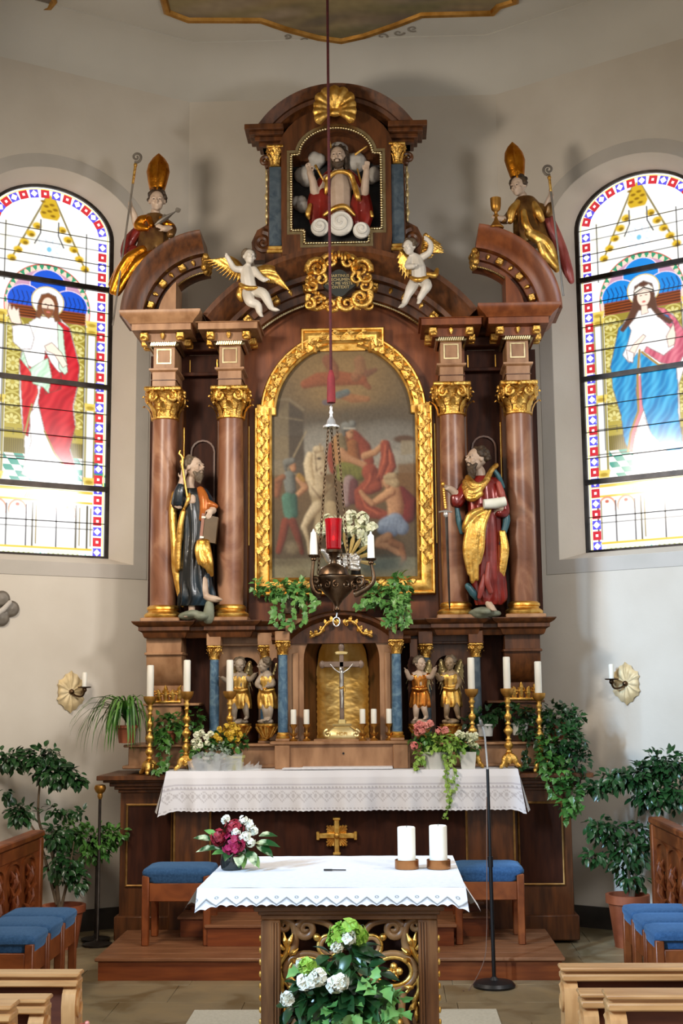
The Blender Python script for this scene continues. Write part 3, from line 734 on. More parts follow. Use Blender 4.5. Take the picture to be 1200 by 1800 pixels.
def figure_right(c):
    F0 = c.folds; c.folds = lambda P, l, d, k, ang, ph=0.0, al=.6: (F0(P, l, d, k * .62, ang, ph, al * .6), F0(P, l, d, k * 1.7, ang + .25, ph + 2, al * .35))
    k = lambda P: [(x * 1.08, y) for x, y in P]
    c.ell(8, 630, 66, 68, (206, 186, 120), .03); c.ell(8, 630, 61, 63, (255, 254, 250), .03)
    gown = k([(-66, 750), (-20, 720), (40, 715), (110, 760), (150, 850), (152, 960), (120, 1060), (118, 1200), (110, 1330), (60, 1400), (-60, 1400), (-50, 1200), (-110, 1000), (-100, 850)])
    c.poly(gown, (252, 248, 244), 1); c.folds(gown, (255, 255, 255), (220, 210, 206), .15, .2)
    rose = k([(40, 712), (80, 730), (120, 780), (150, 850), (156, 910), (120, 985), (60, 960), (0, 900), (10, 880), (70, 930), (110, 900), (100, 820), (60, 760)])
    c.poly(rose, (206, 96, 116), 1); c.folds(rose, (240, 150, 160), (150, 40, 70), .18, .4)
    ro2 = k([(-30, 1000), (-10, 1000), (10, 1060), (0, 1120), (-30, 1200), (-44, 1240), (-60, 1320), (-76, 1300), (-60, 1230), (-30, 1160), (-36, 1080)])
    c.poly(ro2, (226, 130, 140), 1)
    bl = k([(-60, 755), (-44, 800), (-60, 860), (-80, 900), (-56, 940), (-24, 900), (-20, 960), (-36, 1060), (-30, 1150), (-60, 1230), (-70, 1310), (-86, 1270), (-94, 1160), (-120, 1040), (-126, 940), (-106, 850), (-90, 780)])
    c.poly(bl, (24, 140, 196), 1); c.folds(bl, (92, 196, 232), (14, 84, 150), .17, .25)
    b2 = k([(-14, 900), (30, 950), (70, 985), (112, 975), (116, 1060), (112, 1180), (124, 1320), (104, 1356), (60, 1330), (10, 1250), (-14, 1130), (-16, 1020)])
    c.poly(b2, (24, 144, 200), 1); c.folds(b2, (104, 206, 240), (14, 84, 150), .15, .3, 2)
    b3 = k([(60, 745), (92, 760), (110, 800), (84, 790)]); c.poly(b3, (30, 120, 180), 1)
    gold_e = (236, 190, 90)
    c.line(k([(-16, 890), (-28, 1000), (-30, 1150), (-62, 1240), (-74, 1316)]), 3.4, gold_e); c.line(k([(-8, 900), (50, 966), (110, 980)]), 3.4, gold_e)
    hair = [(-34, 660), (-26, 610), (10, 592), (44, 612), (52, 660), (58, 720), (86, 760), (120, 790), (104, 800), (60, 760), (34, 716), (-14, 716), (-30, 750), (-80, 800), (-92, 790), (-60, 740), (-40, 700)]
    c.poly(hair, (92, 58, 40), 1); c.ell(8, 662, 26, 40, (250, 220, 200), .15)
    c.poly([(-30, 630), (-10, 612), (10, 620), (30, 610), (48, 632), (44, 648), (10, 630), (-26, 650)], (246, 236, 220), 1)
    c.line([(-26, 640), (10, 622), (46, 640)], 2.4, (60, 44, 36))
    c.poly([(-4, 700), (20, 700), (24, 736), (-4, 740)], (250, 220, 200), 1); c.ell(8, 684, 8, 4, (206, 110, 100), .4)
    for x in (-3, 18): c.ell(x, 656, 5, 2.6, (90, 66, 54), .5)
    for P in ([(-60, 890), (-40, 860), (0, 825), (10, 835), (-20, 870), (-50, 930)], [(90, 850), (120, 800), (126, 850), (120, 890), (96, 900)]):
        c.poly(P, (252, 224, 206), 1)
    slv = [(-70, 880), (-40, 900), (-46, 940), (-64, 930)]; c.poly(slv, (250, 240, 236), 1)
    hem = k([(-40, 1240), (-10, 1180), (20, 1280), (70, 1340), (110, 1370), (150, 1390), (120, 1400), (60, 1410), (20, 1420), (-40, 1400), (-60, 1396), (-40, 1330)])
    c.poly(hem, (252, 250, 248), 1); c.folds(hem, (255, 255, 255), (206, 200, 206), .16, .3)
BARS = [2.905, 3.50, 4.37, 5.22, 6.08]
for side, nm, no in ((-1, 'left', 1), (1, 'right', 2)):
    x, y = wallpt(side, UC, .25)
    win = bpy.data.objects.new('window_%d' % no, None); COL.objects.link(win); win.location = (x, y, GB); OFF[win.name] = V((x, y, GB))
    win['kind'] = 'structure'; win['label'] = ('stained glass window with a figure in a red cloak' if side < 0 else 'stained glass window with a figure in a blue cloak')
    c = Canvas(-250, 250, 110, 1764, 184, 540, (255, 254, 250))
    L0 = c.line; c.line = lambda P, w, col, al=1.0: L0(P, max(3.4, w * 1.6), tuple(v * .7 for v in col), al)
    for i in range(26):
        c.ell((i * 97 % 380) - 190, 200 + (i * 53 % 250), 26, 18, (246, 240, 214), .9, .7)
    arch_frame(c, (22, 84, 206) if side < 0 else (24, 132, 214))
    P0 = c.poly
    def lead_poly(P, col, soft=0, al=1.0):
        P0(P, col, soft, al); L0(P + [P[0]], 3.0, (96, 70, 60), .55)
    c.poly = lead_poly; (figure_left if side < 0 else figure_right)(c)
    zf = lambda yy: 5.22 - (yy - 545) * .001935
    sf = lambda xx: xx * .00214
    def ing(xx, yy):
        s_, z_ = sf(xx), zf(yy)
        if abs(s_) > HG or z_ < GB: return False
        return z_ < GSP or (s_ / HG) ** 2 + ((z_ - GSP) / GR) ** 2 < 1
    for k in range(4):
        c.mesh('glass_panel', lambda xx, yy: wp(side, sf(xx), zf(yy), .25), glass_m, win,
               lambda xx, yy, k=k: ing(xx, yy) and BARS[k] <= zf(yy) < BARS[k + 1])
    # border of small red, blue and white panes, a little proud
    def pane(s_, z_, a, kind):
        q = MB(); h = .036
        ca, sa = math.cos(a), math.sin(a)
        P = lambda u, v, o: wp(side, s_ + u * ca - v * sa, z_ + u * sa + v * ca, o)
        o_ = [P(-h, -h, .243), P(h, -h, .243), P(h, h, .243), P(-h, h, .243)]
        g = .011 if kind == 'red' else .029
        i_ = [P(-g, -g, .240), P(g, -g, .240), P(g, g, .240), P(-g, g, .240)] if kind == 'red' else [P(0, -g, .240), P(g, 0, .240), P(0, g, .240), P(-g, 0, .240)]
        if kind == 'red': f_ = [(0, 1, 5, 4), (1, 2, 6, 5), (2, 3, 7, 6), (3, 0, 4, 7)]
        else: f_ = [(0, 1, 4), (1, 5, 4), (1, 2, 5), (2, 6, 5), (2, 3, 6), (3, 7, 6), (3, 0, 7), (0, 4, 7)]
        q.add(o_ + i_, f_, 0); q.add(i_, [(0, 1, 2, 3)], 1)
        obj('border_pane', q, [pm_red, pm_pink] if kind == 'red' else [pm_blue, pm_white], win, sharp=0)
    n = 31
    for sx in (-1, 1):
        for i in range(n): pane(sx * .462, 2.97 + i * .0875, 0, 'red' if i % 2 else 'blue')
    na = 15
    for i in range(1, na):
        a = PI - PI * i / na; pane(.462 * math.cos(a), GSP + .005 + (GR - .072) * math.sin(a), math.atan2(.318 * math.cos(a), -.462 * math.sin(a)), 'red' if i % 2 else 'blue')
    b = MB(); G2 = outline(.512, GB, GSP, GR - .025); R = []
    for a_, c_ in zip(outline(.503, GB, GSP, GR - .033), G2): R.append([wp(side, *a_, .24), wp(side, *c_, .24)])
    b.rings(R, False, False); obj('yellow_edge', b, pm_yel, win, sharp=0)
    b = MB(); R = []
    for a_, c_ in zip(outline(HG - .012, GB + .01, GSP, GR - .012), outline(HG, GB, GSP, GR, grow=.03)):
        R.append([wp(side, *a_, .25), wp(side, *a_, .225), wp(side, *c_, .215), wp(side, *c_, .25)])
    R.append(R[0]); b.rings(R, True, False); obj('window_frame', b, iron, win)
    for z in BARS[1:4]:
        q = MB(); q.add([wp(side, s_, z + dz, o) for s_ in (-HG, HG) for dz in (-.021, .021) for o in (.205, .236)],
                        [(0, 1, 3, 2), (4, 6, 7, 5), (0, 4, 5, 1), (2, 3, 7, 6), (0, 2, 6, 4), (1, 5, 7, 3)])
        obj('saddle_bar', q, iron, win)
    for z in (3.21, 3.70, 3.92, 4.14, 4.60, 4.82, 5.02, 5.44, 5.66):
        q = MB(); q.tube([wp(side, -HG, z, .238), wp(side, HG, z, .238)], .004, 5); obj('lead_bar', q, iron, win)

# ------------------------------------------------------------------ high altar: retable
def capital_mb(r, h, n_leaf=8, seg=16):
    """corinthian capital standing on z = 0: bell, two rows of curling leaves, corner volutes, abacus"""
    b = MB()
    b.lathe([(r * .98, 0), (r * 1.12, h * .02), (r * 1.12, h * .07), (r * .98, h * .09), (r * .96, h * .4), (r * 1.15, h * .75), (r * 1.4, h * .86), (0, h * .86)], n=seg)
    for row, (z0, L, ph) in enumerate(((.08, .42, 0), (.3, .45, .5))):
        for k in range(n_leaf):
            a = 2 * PI * (k + ph) / n_leaf; ca, sa = math.cos(a), math.sin(a)
            R = []
            for t, w, o in ((0, .55, 0.0), (.35, .75, .06), (.7, .66, .22), (.92, .5, .44), (1.0, .26, .58), (.88, .12, .64)):
                z = h * (z0 + L * t); rr = r * (1.02 + o * 1.1 + row * .05); w2 = w * r * .36
                R.append([(rr * ca - w2 * sa, rr * sa + w2 * ca, z), ((rr + r * .1) * ca, (rr + r * .1) * sa, z), (rr * ca + w2 * sa, rr * sa - w2 * ca, z), ((rr - r * .04) * ca, (rr - r * .04) * sa, z - h * .01)])
            b.rings(R)
    for k in range(4):
        a = PI / 4 + k * PI / 2
        for q in (-1, 1):
            m = MB(); m.spiral((0, 0), r * .46, 1.6, PI / 2, q, r * .16, r * .08, 0, 7, .8, 10)
            an = a + q * .30
            b.join(m, Matrix.Translation((r * 1.5 * math.cos(an), r * 1.5 * math.sin(an), h * .69)) @ Matrix.Rotation(an + PI / 2, 4, 'Z'))
        b.tube([(r * .9 * math.cos(a + .4 * q2), r * .9 * math.sin(a + .4 * q2), h * .5) for q2 in (0,)] + [(r * 1.5 * math.cos(a), r * 1.5 * math.sin(a), h * .84)], [r * .08, r * .14], 6)
    A = r * 1.45
    b.box(-A, A, -A, A, h * .87, h, h * .025)
    for k in range(4):
        a = k * PI / 2; b.ell((A * math.cos(a), A * math.sin(a), h * .9), (r * .2, r * .2, h * .09), 8)
    return b
def base_mb(r, h):
    b = MB(); b.lathe([(r * 1.36, 0), (r * 1.44, h * .14), (r * 1.44, h * .3), (r * 1.3, h * .42), (r * 1.14, h * .52), (r * 1.14, h * .6), (r * 1.24, h * .7), (r * 1.22, h * .86), (r * 1.05, h), (0, h)], n=28); return b
def moved(b, x, y, z):
    q = MB(); q.v = [(p[0] + x, p[1] + y, p[2] + z) for p in b.v]; q.f = b.f; q.m = b.m; return q

ret = thing('altar_retable', 'tall dark wood altar retable with four marbled columns and broken curved pediments', 'altarpiece', (0, 9.9, 2.27))
COLX = (-1.385, -.868, .86, 1.375); YC = 9.79
cap_big = capital_mb(.1, .25); base_big = base_mb(.1, .1)
for x in COLX:
    b = MB(); b.lathe([(.101, 2.46), (.104, 2.9), (.103, 3.2), (.095, 3.93), (0, 3.93)], (x, YC, 0), 32)
    cl = obj('column', b, wood_col, ret)
    obj('capital', moved(cap_big, x, YC, 3.925), gold_carved, cl, sharp=50)
    obj('column_base', moved(base_big, x, YC, 2.376), gold, cl)
    q = MB(); q.box(x - .15, x + .15, YC - .15, YC + .15, 2.34, 2.378, .006); obj('plinth', q, wood_mauve_lit, cl)
    # pilaster strip behind each column with a gilded fillet
    b = MB(); b.box(x - .125, x + .125, 9.9, 10.08, 2.34, 4.2, .008); p = obj('pilaster', b, wood_dark, ret)
    sx = 1 if x < 0 else -1
    b = MB(); b.box(x + sx * .128, x + sx * .134, 9.905, 9.917, 2.95, 3.9); obj('gilded_fillet', b, gold, p)
    # entablature block
    b = MB(); b.box(x - .092, x + .092, 9.70, 10.08, 4.18, 4.31, .004); e = obj('architrave', b, wood_mauve_lit, ret)
    q = MB(); q.box(x - .1, x + .1, 9.692, 10.0, 4.232, 4.238); obj('groove', q, wood_dark, e)
    q = MB(); q.sweep([(x - .092, 10.0), (x - .092, 9.70), (x + .092, 9.70), (x + .092, 10.0)], [(0, 0), (.022, .012), (.022, .026), (0, .03)], 'xy', 4.30, side=-1); obj('fillet', q, wood_mauve_lit, e)
    b = MB(); b.box(x - .085, x + .085, 9.705, 10.08, 4.33, 4.515, .004); f = obj('frieze_block', b, wood_mauve_lit, ret)
    q = MB(); q.sweep([(x - .048, 4.375), (x + .048, 4.375), (x + .048, 4.475), (x - .048, 4.475)], [(0, .0), (0, .008), (.011, .008), (.011, .0)], 'xz', 9.705, closed=True, side=-1); obj('gilded_frame', q, silver_bead, f)
    wid = .1
    pl = [(x - wid, 10.08), (x - wid, 9.69), (x + wid, 9.69), (x + wid, 10.08)]
    q = MB(); q.sweep(pl, [(0, 0), (.014, .004), (.022, .018), (.014, .03), (0, .03)], 'xy', 4.50, side=-1)
    for i in range(12):
        q.tube([(x - wid + (i + .1) * wid / 6, 9.668, 4.505), (x - wid + (i + .75) * wid / 6, 9.664, 4.53)], .008, 5)
    obj('twisted_bead', q, silver_bead, f)
    outer = abs(x) > 1
    prof = [(0, .03), (.045, .03), (.045, .095), (.13, .1), (.13, .15), (.145, .15)] + ([(.16, .17), (.2, .2), (.215, .225), (.215, .24), (0, .24)] if outer else [(.15, .155), (0, .155)])
    q = MB(); q.sweep(pl, prof, 'xy', 4.5, side=-1); q.box(x - wid, x + wid, 9.69, 10.08, 4.53, 4.5 + (.24 if outer else .155))
    cn = obj('cornice', q, wood_mauve_lit if x < 0 else wood_red, ret)
    yd = 9.69 - .05
    for dx in (-.14, 0, .14):
        q = MB()
        if dx:
            q.box(x + dx - .032, x + dx + .032, yd - .055, yd + .03, 4.535, 4.592, .008); q.ell((x + dx, yd - .05, 4.54), (.03, .022, .02), 8)
        else:
            q.lathe([(.004, 0), (.012, .012), (.02, .035), (.016, .05), (0, .05)], (x, yd - .02, 4.54), 8)
        obj('bracket', q, gold_carved, cn)
    for sx2 in (-1, 1):
        for k in (1, 2):
            q = MB(); q.box(x + sx2 * (wid + .02), x + sx2 * (wid + .1), 9.69 + k * .1, 9.69 + k * .1 + .05, 4.535, 4.592, .008); obj('bracket', q, gold_carved, cn)
# back boards, recesses between the columns
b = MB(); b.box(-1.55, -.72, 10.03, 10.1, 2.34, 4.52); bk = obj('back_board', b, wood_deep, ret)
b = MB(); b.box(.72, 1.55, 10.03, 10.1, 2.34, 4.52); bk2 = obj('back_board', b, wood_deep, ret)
for sx, bb in ((-1, bk), (1, bk2)):
    q = MB(); xm = sx * 1.12
    q.sweep([(xm - .085, 2.55)] + arc(xm, 3.72, .085, 180, 0, 8) + [(xm + .085, 2.55)], [(0, 0), (0, .018), (.014, .018), (.014, 0)], 'xz', 10.03, side=1); obj('niche_moulding', q, wood_dark, bb)
    q = MB(); q.box(xm - .27, xm + .27, 9.95, 10.03, 4.33, 4.36, .004); q.box(xm - .27, xm + .27, 9.9, 10.03, 4.52, 4.6, .01); q.box(xm - .27, xm + .27, 9.84, 10.03, 4.6, 4.66, .01); obj('recessed_cornice', q, wood_deep, bb)
    for s2 in (-1, 1):
        q = MB(); q.box(xm + s2 * .11 - .004, xm + s2 * .11 + .004, 10.02, 10.03, 4.38, 4.48); obj('gilded_fillet', q, gold, bb)
b = MB(); b.box(-.76, .76, 9.97, 10.1, 2.34, 4.1); b.prism([(-.98, 4.1), (.98, 4.1), (.98, 4.6)] + arc(0, 3.92, 1.2, 36, 144, 20) + [(-.98, 4.6)], 9.97, 10.1)
obj('centre_board', b, wood_red, ret)
# central segmental pediment
PROF = [(0, 0), (.0, .07), (.02, .10), (.075, .11), (.075, .16), (.14, .17), (.14, .25), (.175, .26), (.20, .30), (.27, .35), (.30, .38), (.34, .38), (.34, 0)]
b = MB(); b.sweep(arc(0, 3.92, 1.0, 37, 143, 44), PROF, 'xz', 9.97, side=-1)
pd = obj('centre_pediment', b, wood_dark, ret)
b = MB()
pts = arc(0, 3.92, .99, 40, 140, 90)
for i, (x, z) in enumerate(pts[:-1]):
    x2, z2 = pts[i + 1]; b.tube([(x * .995, 9.86, z), (x2 * 1.005, 9.85, z2)], .0095, 5)
obj('twisted_bead', b, silver_bead, pd)['kind'] = 'stuff'
for k in range(15):
    a = math.radians(41 + 7 * k)
    if abs(a - PI / 2) < .12: continue
    q = MB(); R_ = 1.105; c_, s_ = math.cos(a), math.sin(a)
    if k % 2:
        q.box(-.034, .034, -.07, .02, -.032, .03, .008); q.ell((0, -.07, -.02), (.03, .02, .025), 8)
    else:
        q.lathe([(.004, -.02), (.014, -.008), (.02, .015), (.014, .03), (0, .03)], (0, -.03, 0), 8)
    q.xf(Matrix.Translation((R_ * c_, 9.84, 3.92 + R_ * s_)) @ Matrix.Rotation(-(a - PI / 2), 4, 'Y'))
    obj('bracket', q, gold_carved, pd)
# broken quarter pediments at the sides
for sx in (-1, 1):
    q = MB(); P = arc(-1.01, 4.71, .44, 180, 96, 24)
    if sx > 0: P = [(-x, z) for x, z in P]
    SP = [(0, 0), (0, .1), (.018, .14), (.05, .15), (.05, .2), (.11, .22), (.11, .3), (.14, .31), (.17, .34), (.22, .39), (.25, .41), (.265, .41), (.265, 0)]
    q.sweep(P, SP, 'xz', 9.98, side=1 if sx < 0 else -1)
    s = obj('side_pediment', q, wood_dark if sx < 0 else wood_red, ret)
    q = MB(); pb = arc(-1.01, 4.71, .445, 178, 100, 44)
    for (x, z), (x2, z2) in zip(pb, pb[1:]): q.tube([(-sx * -1 * x if False else (x if sx < 0 else -x), 9.83, z), ((x2 if sx < 0 else -x2), 9.82, z2)], .0085, 5)
    obj('twisted_bead', q, silver_bead, s)['kind'] = 'stuff'
    for k in range(8):
        a = math.radians(174 - 11 * k); q = MB()
        if k % 2: q.box(-.03, .03, -.06, .03, -.025, .028, .008)
        else: q.lathe([(.004, -.02), (.013, -.008), (.018, .012), (.012, .026), (0, .026)], (0, -.03, 0), 8)
        xx = -1.01 + .515 * math.cos(a)
        q.xf(Matrix.Translation((xx if sx < 0 else -xx, 9.79, 4.71 + .515 * math.sin(a))) @ Matrix.Rotation(-(a - PI / 2) * (1 if sx < 0 else -1), 4, 'Y'))
        obj('bracket', q, gold_carved, s)
    # carved gilded end of the broken cornice
    q = MB(); rr = random.Random(4)
    for i in range(9):
        q.ell((sx * (1.065 - .002 * i), 9.63 + .03 * i, 5.13 + .05 * (i % 3) + rr.uniform(-.015, .015)), (.03, .032, .035), 8)
    obj('carved_end', q, gold_carved, s, remesh=.008)
    am = 180 - math.degrees(math.acos(.29 / .44))
    q = MB(); P = [(-1.30, 4.71)] + arc(-1.01, 4.71, .44, am, 180, 12)
    if sx > 0: P = [(-x, z) for x, z in P]
    q.prism(P, 9.72, 10.02); obj('tympanum', q, wood_red if sx > 0 else wood_mauve_lit, ret)
# ledge that carries the columns: a cornice breaking forward under each column
b = MB()
plan_l = [(-1.50, 10.15), (-1.50, 9.74), (-1.22, 9.74), (-1.22, 9.80), (-1.0, 9.80), (-1.0, 9.74), (-.72, 9.74), (-.72, 9.80), (.72, 9.80), (.72, 9.74), (1.0, 9.74), (1.0, 9.80), (1.22, 9.80), (1.22, 9.74), (1.50, 9.74), (1.50, 10.15)]
b.sweep(plan_l, [(-.02, 0), (.012, 0), (.02, .012), (.03, .04), (.055, .055), (.055, .082), (.085, .10), (.1, .118), (.1, .125), (-.02, .125)], 'xy', 2.227, side=-1)
b.prism(plan_l, 2.232, 2.350, plane='xy')
obj('ledge', b, wood_dark, ret)
# gilded shield with scrolls and an inscription
ca = bpy.data.objects.new('cartouche', None); COL.objects.link(ca); ca.parent = ret; OFF[ca.name] = OFF[ret.name]
b = MB(); CXC, CZC, YCA = .0, 4.93, 9.50
b.prism([(CXC + .115 * math.cos(t) * (1 + .12 * math.cos(4 * t)), CZC + .005 + .1 * math.sin(t) * (1 + .1 * math.cos(4 * t))) for t in [2 * PI * i / 28 for i in range(28)]], YCA + .02, YCA + .1)
obj('plate', b, mat('plate_dark', srgb(46, 48, 44), rough=.45), ca)
b = MB(); rr = random.Random(11)
for sx in (-1, 1):
    for (x, z, r, t, a0, d, th) in [(.165, .12, .085, 1.6, -.3, 1, .026), (.2, -.02, .06, 1.3, 1.8, -1, .022), (.165, -.13, .085, 1.5, .6, -1, .026), (.06, -.17, .07, 1.4, 2.4, 1, .024), (.07, .17, .06, 1.2, .5, 1, .022), (.215, .05, .07, .9, 2.6, 1, .02), (.23, -.17, .05, 1.2, 2, 1, .02), (.14, .03, .05, 1.0, 2, 1, .016)]:
        m = MB(); m.spiral((x, z), r, t, a0, d, th, th * .5, 0, 7, .8, 12)
        b.join(m, Matrix.Translation((CXC, YCA + rr.uniform(-.03, .03), CZC)) @ Matrix.Scale(sx, 4, (1, 0, 0)))
    for i in range(20):
        a = rr.uniform(-1.35, 1.35); rad = rr.uniform(.16, .25)
        b.tube([(CXC + sx * rad * math.cos(a), YCA + .02, CZC + rad * .9 * math.sin(a)), (CXC + sx * (rad + .02) * math.cos(a), YCA - .03, CZC + (rad + .02) * .9 * math.sin(a)), (CXC + sx * (rad + .045) * math.cos(a + .1), YCA - .01, CZC + (rad + .045) * .9 * math.sin(a + .1))], [.008, .016, .004], 6)
for i in range(5): b.ell((CXC - .05 + .025 * i, YCA - .01, CZC + .205 + (.02 if i == 2 else 0)), (.014, .02, .035), 8)
obj('scroll_frame', b, gold_carved, ca, sharp=60)
def text_mesh(body, size, loc, m, parent, name='inscription', ext=.001, rot=(PI / 2, 0, 0), align='CENTER'):
    cu = bpy.data.curves.new('tx', 'FONT'); cu.body = body; cu.size = size; cu.align_x = align; cu.extrude = ext; cu.space_line = .95; cu.resolution_u = 2
    t = bpy.data.objects.new('tx', cu); COL.objects.link(t); bpy.context.view_layer.update()
    me = bpy.data.meshes.new_from_object(t.evaluated_get(bpy.context.evaluated_depsgraph_get())); bpy.data.objects.remove(t)
    me.materials.clear(); me.materials.append(m); me.name = name
    o = bpy.data.objects.new(name, me); COL.objects.link(o); o.parent = parent; OFF[o.name] = OFF[parent.name]
    o.location = V(loc) - OFF[parent.name]; o.rotation_euler = rot
    return o
text_mesh('MARTINUS\nCATECHUMENUS\nHAC ME VESTE\nCONTEXIT', .032, (CXC, YCA + .017, CZC + .052), gold_pale, ca)

# ------------------------------------------------------------------ altar painting
pic = thing('altar_painting', 'arched altar painting of a rider sharing his red cloak, in a broad gilded frame', 'painting', (0.01, 9.9, 2.57))
XP = .01
def rail_prof(w):
    return [(0, 0), (0, .05), (.012, .06), (.022, .055), (.03, .04), (.05, .05), (w * .5, .056), (w - .05, .05), (w - .03, .04), (w - .022, .055), (w - .01, .058), (w, .045), (w, 0)]
b = MB(); zs = 4.04
inn = [(XP - .565, zs), (XP - .565, 2.69), (XP + .565, 2.69), (XP + .565, zs)]
b.sweep(inn, rail_prof(.14), 'xz', 9.93, side=-1)
AI, AZ = .535, 3.985
b.sweep(arc(XP, AZ, AI, 6, 78, 22, rz=.555), rail_prof(.125), 'xz', 9.925, side=-1)
b.sweep(arc(XP, AZ, AI, 102, 174, 22, rz=.555), rail_prof(.125), 'xz', 9.925, side=-1)
b.sweep([(XP + .205, 4.485), (XP + .205, 4.555), (XP - .205, 4.555), (XP - .205, 4.485)], rail_prof(.13), 'xz', 9.92, side=-1)
b.box(XP - .18, XP + .18, 9.89, 9.93, 4.5, 4.57)
for q in (-1, 1): b.box(XP + q * .53, XP + q * .69, 9.88, 9.93, 3.98, 4.075, .008)
frm = obj('frame', b, gold, pic)
# carved foliage running along the frame: a wavy stem with leaves
b = MB(); rr = random.Random(2)
def run(P, w):
    P = [V((x, 0, z)) for x, z in P]
    for i in range(len(P) - 1):
        t = (P[i + 1] - P[i]).normalized(); n_ = V((-t.z, 0, t.x)); s_ = 1 if i % 2 else -1
        c0 = P[i]; c1 = P[i].lerp(P[i + 1], .6) + n_ * w * s_; c2 = P[i + 1]
        for y_, k in ((9.872, 1),):
            b.tube([(c0.x, y_, c0.z), (c1.x, y_ - .008, c1.z), (c2.x, y_, c2.z)], [.005, .011, .005], 5)
        leaf(b, (c1.x, y_ - .004, c1.z), t + n_ * s_ * .5, (0, -1, 0), .06, .04, .2)
        leaf(b, (c0.x, y_ - .004, c0.z), t - n_ * s_ * .7, (0, -1, 0), .05, .032, .2)
for q in (-1, 1):
    run([(XP + q * .635, 2.78 + .06 * i) for i in range(21)], .022)
    run([(XP + q * (.6 * math.cos(a)), AZ + .617 * math.sin(a)) for a in [math.radians(10 + 4.6 * i) for i in range(15)]], .02)
run([(XP - .56 + .06 * i, 2.62) for i in range(19)], .02); run([(XP - .17 + .057 * i, 4.62) for i in range(7)], .018)
obj('carved_foliage', b, gold_carved, frm)['kind'] = 'stuff'
cv = Canvas(466, 744, 590, 1018, 190, 292, (98, 82, 58))
def paint_altar(c):
    K = 1 / 3.09
    B = lambda P: [(460 + x * K, 760 + y * K) for x, y in P]
    A = lambda P: [(460 + x * K, 590 + y * K) for x, y in P]
    def lb(P, W, lt, dk, f=B, **k): c.limb(f(P), [w * K for w in W], lt, dk, **k)
    FL, FD = (206, 160, 122), (118, 74, 50); RL, RD = (164, 84, 64), (88, 38, 32)
    c.vgrad(590, 690, (112, 92, 62), (124, 104, 74)); c.vgrad(690, 735, (124, 104, 74), (92, 84, 74)); c.vgrad(735, 800, (92, 84, 74), (146, 142, 134)); c.vgrad(800, 830, (146, 142, 134), (136, 126, 108)); c.vgrad(830, 980, (106, 84, 58), (84, 72, 56)); c.vgrad(980, 1018, (118, 112, 90), (134, 128, 104))
    for x, y, rx, ry, co in ((500, 690, 60, 50, (84, 76, 66)), (700, 690, 50, 60, (88, 78, 64)), (600, 655, 90, 50, (150, 122, 84)), (640, 722, 70, 14, (84, 76, 66)), (690, 760, 50, 22, (126, 124, 120)), (560, 770, 40, 24, (140, 138, 132))): c.ell(x, y, rx, ry, co, 1, .6)
    # angels in the clouds
    for P, W, lt, dk in (([(225, 235), (300, 210), (420, 205), (560, 215)], (26, 40, 44, 30), (166, 92, 66), (112, 58, 42)), ([(360, 100), (390, 150), (400, 190)], (34, 36, 28), (150, 92, 72), (104, 62, 48)), ([(545, 110), (555, 160), (520, 200)], (34, 34, 28), (160, 116, 86), (112, 78, 58)), ([(440, 300), (500, 320), (590, 325)], (22, 26, 16), (176, 122, 84), (124, 80, 56)), ([(420, 300), (470, 285)], (22, 20), (96, 124, 132), (64, 84, 92)), ([(340, 340), (380, 345)], (16, 14), (112, 106, 122), (80, 76, 90)), ([(590, 180), (640, 160)], (22, 12), (128, 86, 70), (96, 64, 52)), ([(570, 230), (600, 260)], (22, 14), (150, 90, 66), (104, 60, 46))): lb(P, W, lt, dk, A, al=.8)
    # architecture
    c.poly(A([(20, 440), (130, 330), (130, 660), (20, 660)]), (116, 104, 82), 2, .8); c.poly(A([(130, 330), (215, 400), (215, 660), (130, 660)]), (74, 66, 58), 2, .9); c.line(A([(60, 320), (130, 318), (215, 380)]), 3, (128, 116, 96), .7); c.line(A([(40, 412), (210, 440)]), 1.6, (134, 122, 100), .6)
    c.poly(B([(20, 0), (130, 0), (130, 200), (30, 230)]), (122, 108, 84), 3, .7); c.poly(B([(130, 0), (215, 0), (225, 230), (130, 200)]), (76, 66, 56), 2, .9)
    c.poly(B([(760, 170), (880, 160), (880, 420), (760, 300)]), (112, 80, 48), 3, .8); c.ell(*B([(800, 28)])[0], 20, 7, (88, 66, 52), .4); c.poly(B([(780, 36), (850, 36), (850, 110), (780, 120)]), (142, 130, 108), 1, .8); c.poly(B([(650, 100), (760, 90), (760, 170), (660, 170)]), (152, 148, 138), 3, .7)
    # horse
    HL, HD = (222, 206, 176), (128, 108, 80)
    lb([(280, 250), (330, 330), (350, 460), (300, 560)], (50, 76, 70, 40), (186, 168, 134), (92, 74, 54)); lb([(290, 150), (285, 230), (300, 300)], (48, 52, 56), HL, HD)
    lb([(300, 120), (318, 170), (322, 215)], (46, 34, 22), HL, HD); lb([(250, 110), (240, 160), (252, 240), (268, 270)], (20, 26, 26, 12), (232, 218, 188), (150, 128, 96)); lb([(290, 80), (320, 76)], (22, 18), HL, HD); c.line(B([(312, 50), (316, 90)]), 2.2, (150, 128, 100))
    lb([(290, 400), (240, 460), (214, 510)], (34, 24, 17), HL, HD); lb([(214, 505), (240, 580), (252, 650)], (16, 12, 15), HL, HD); lb([(370, 400), (390, 480)], (36, 26), (190, 172, 138), HD)
    c.ell(*B([(305, 130)])[0], 4.4, 2.4, (58, 46, 36), .5); c.ell(*B([(318, 212)])[0], 2.6, 3.2, (120, 92, 76), .6)
    for P in ([(282, 90), (290, 200), (316, 180)], [(262, 290), (310, 350), (400, 270)], [(310, 350), (330, 400)]): c.line(B(P), 1.5, (92, 66, 40), .8)
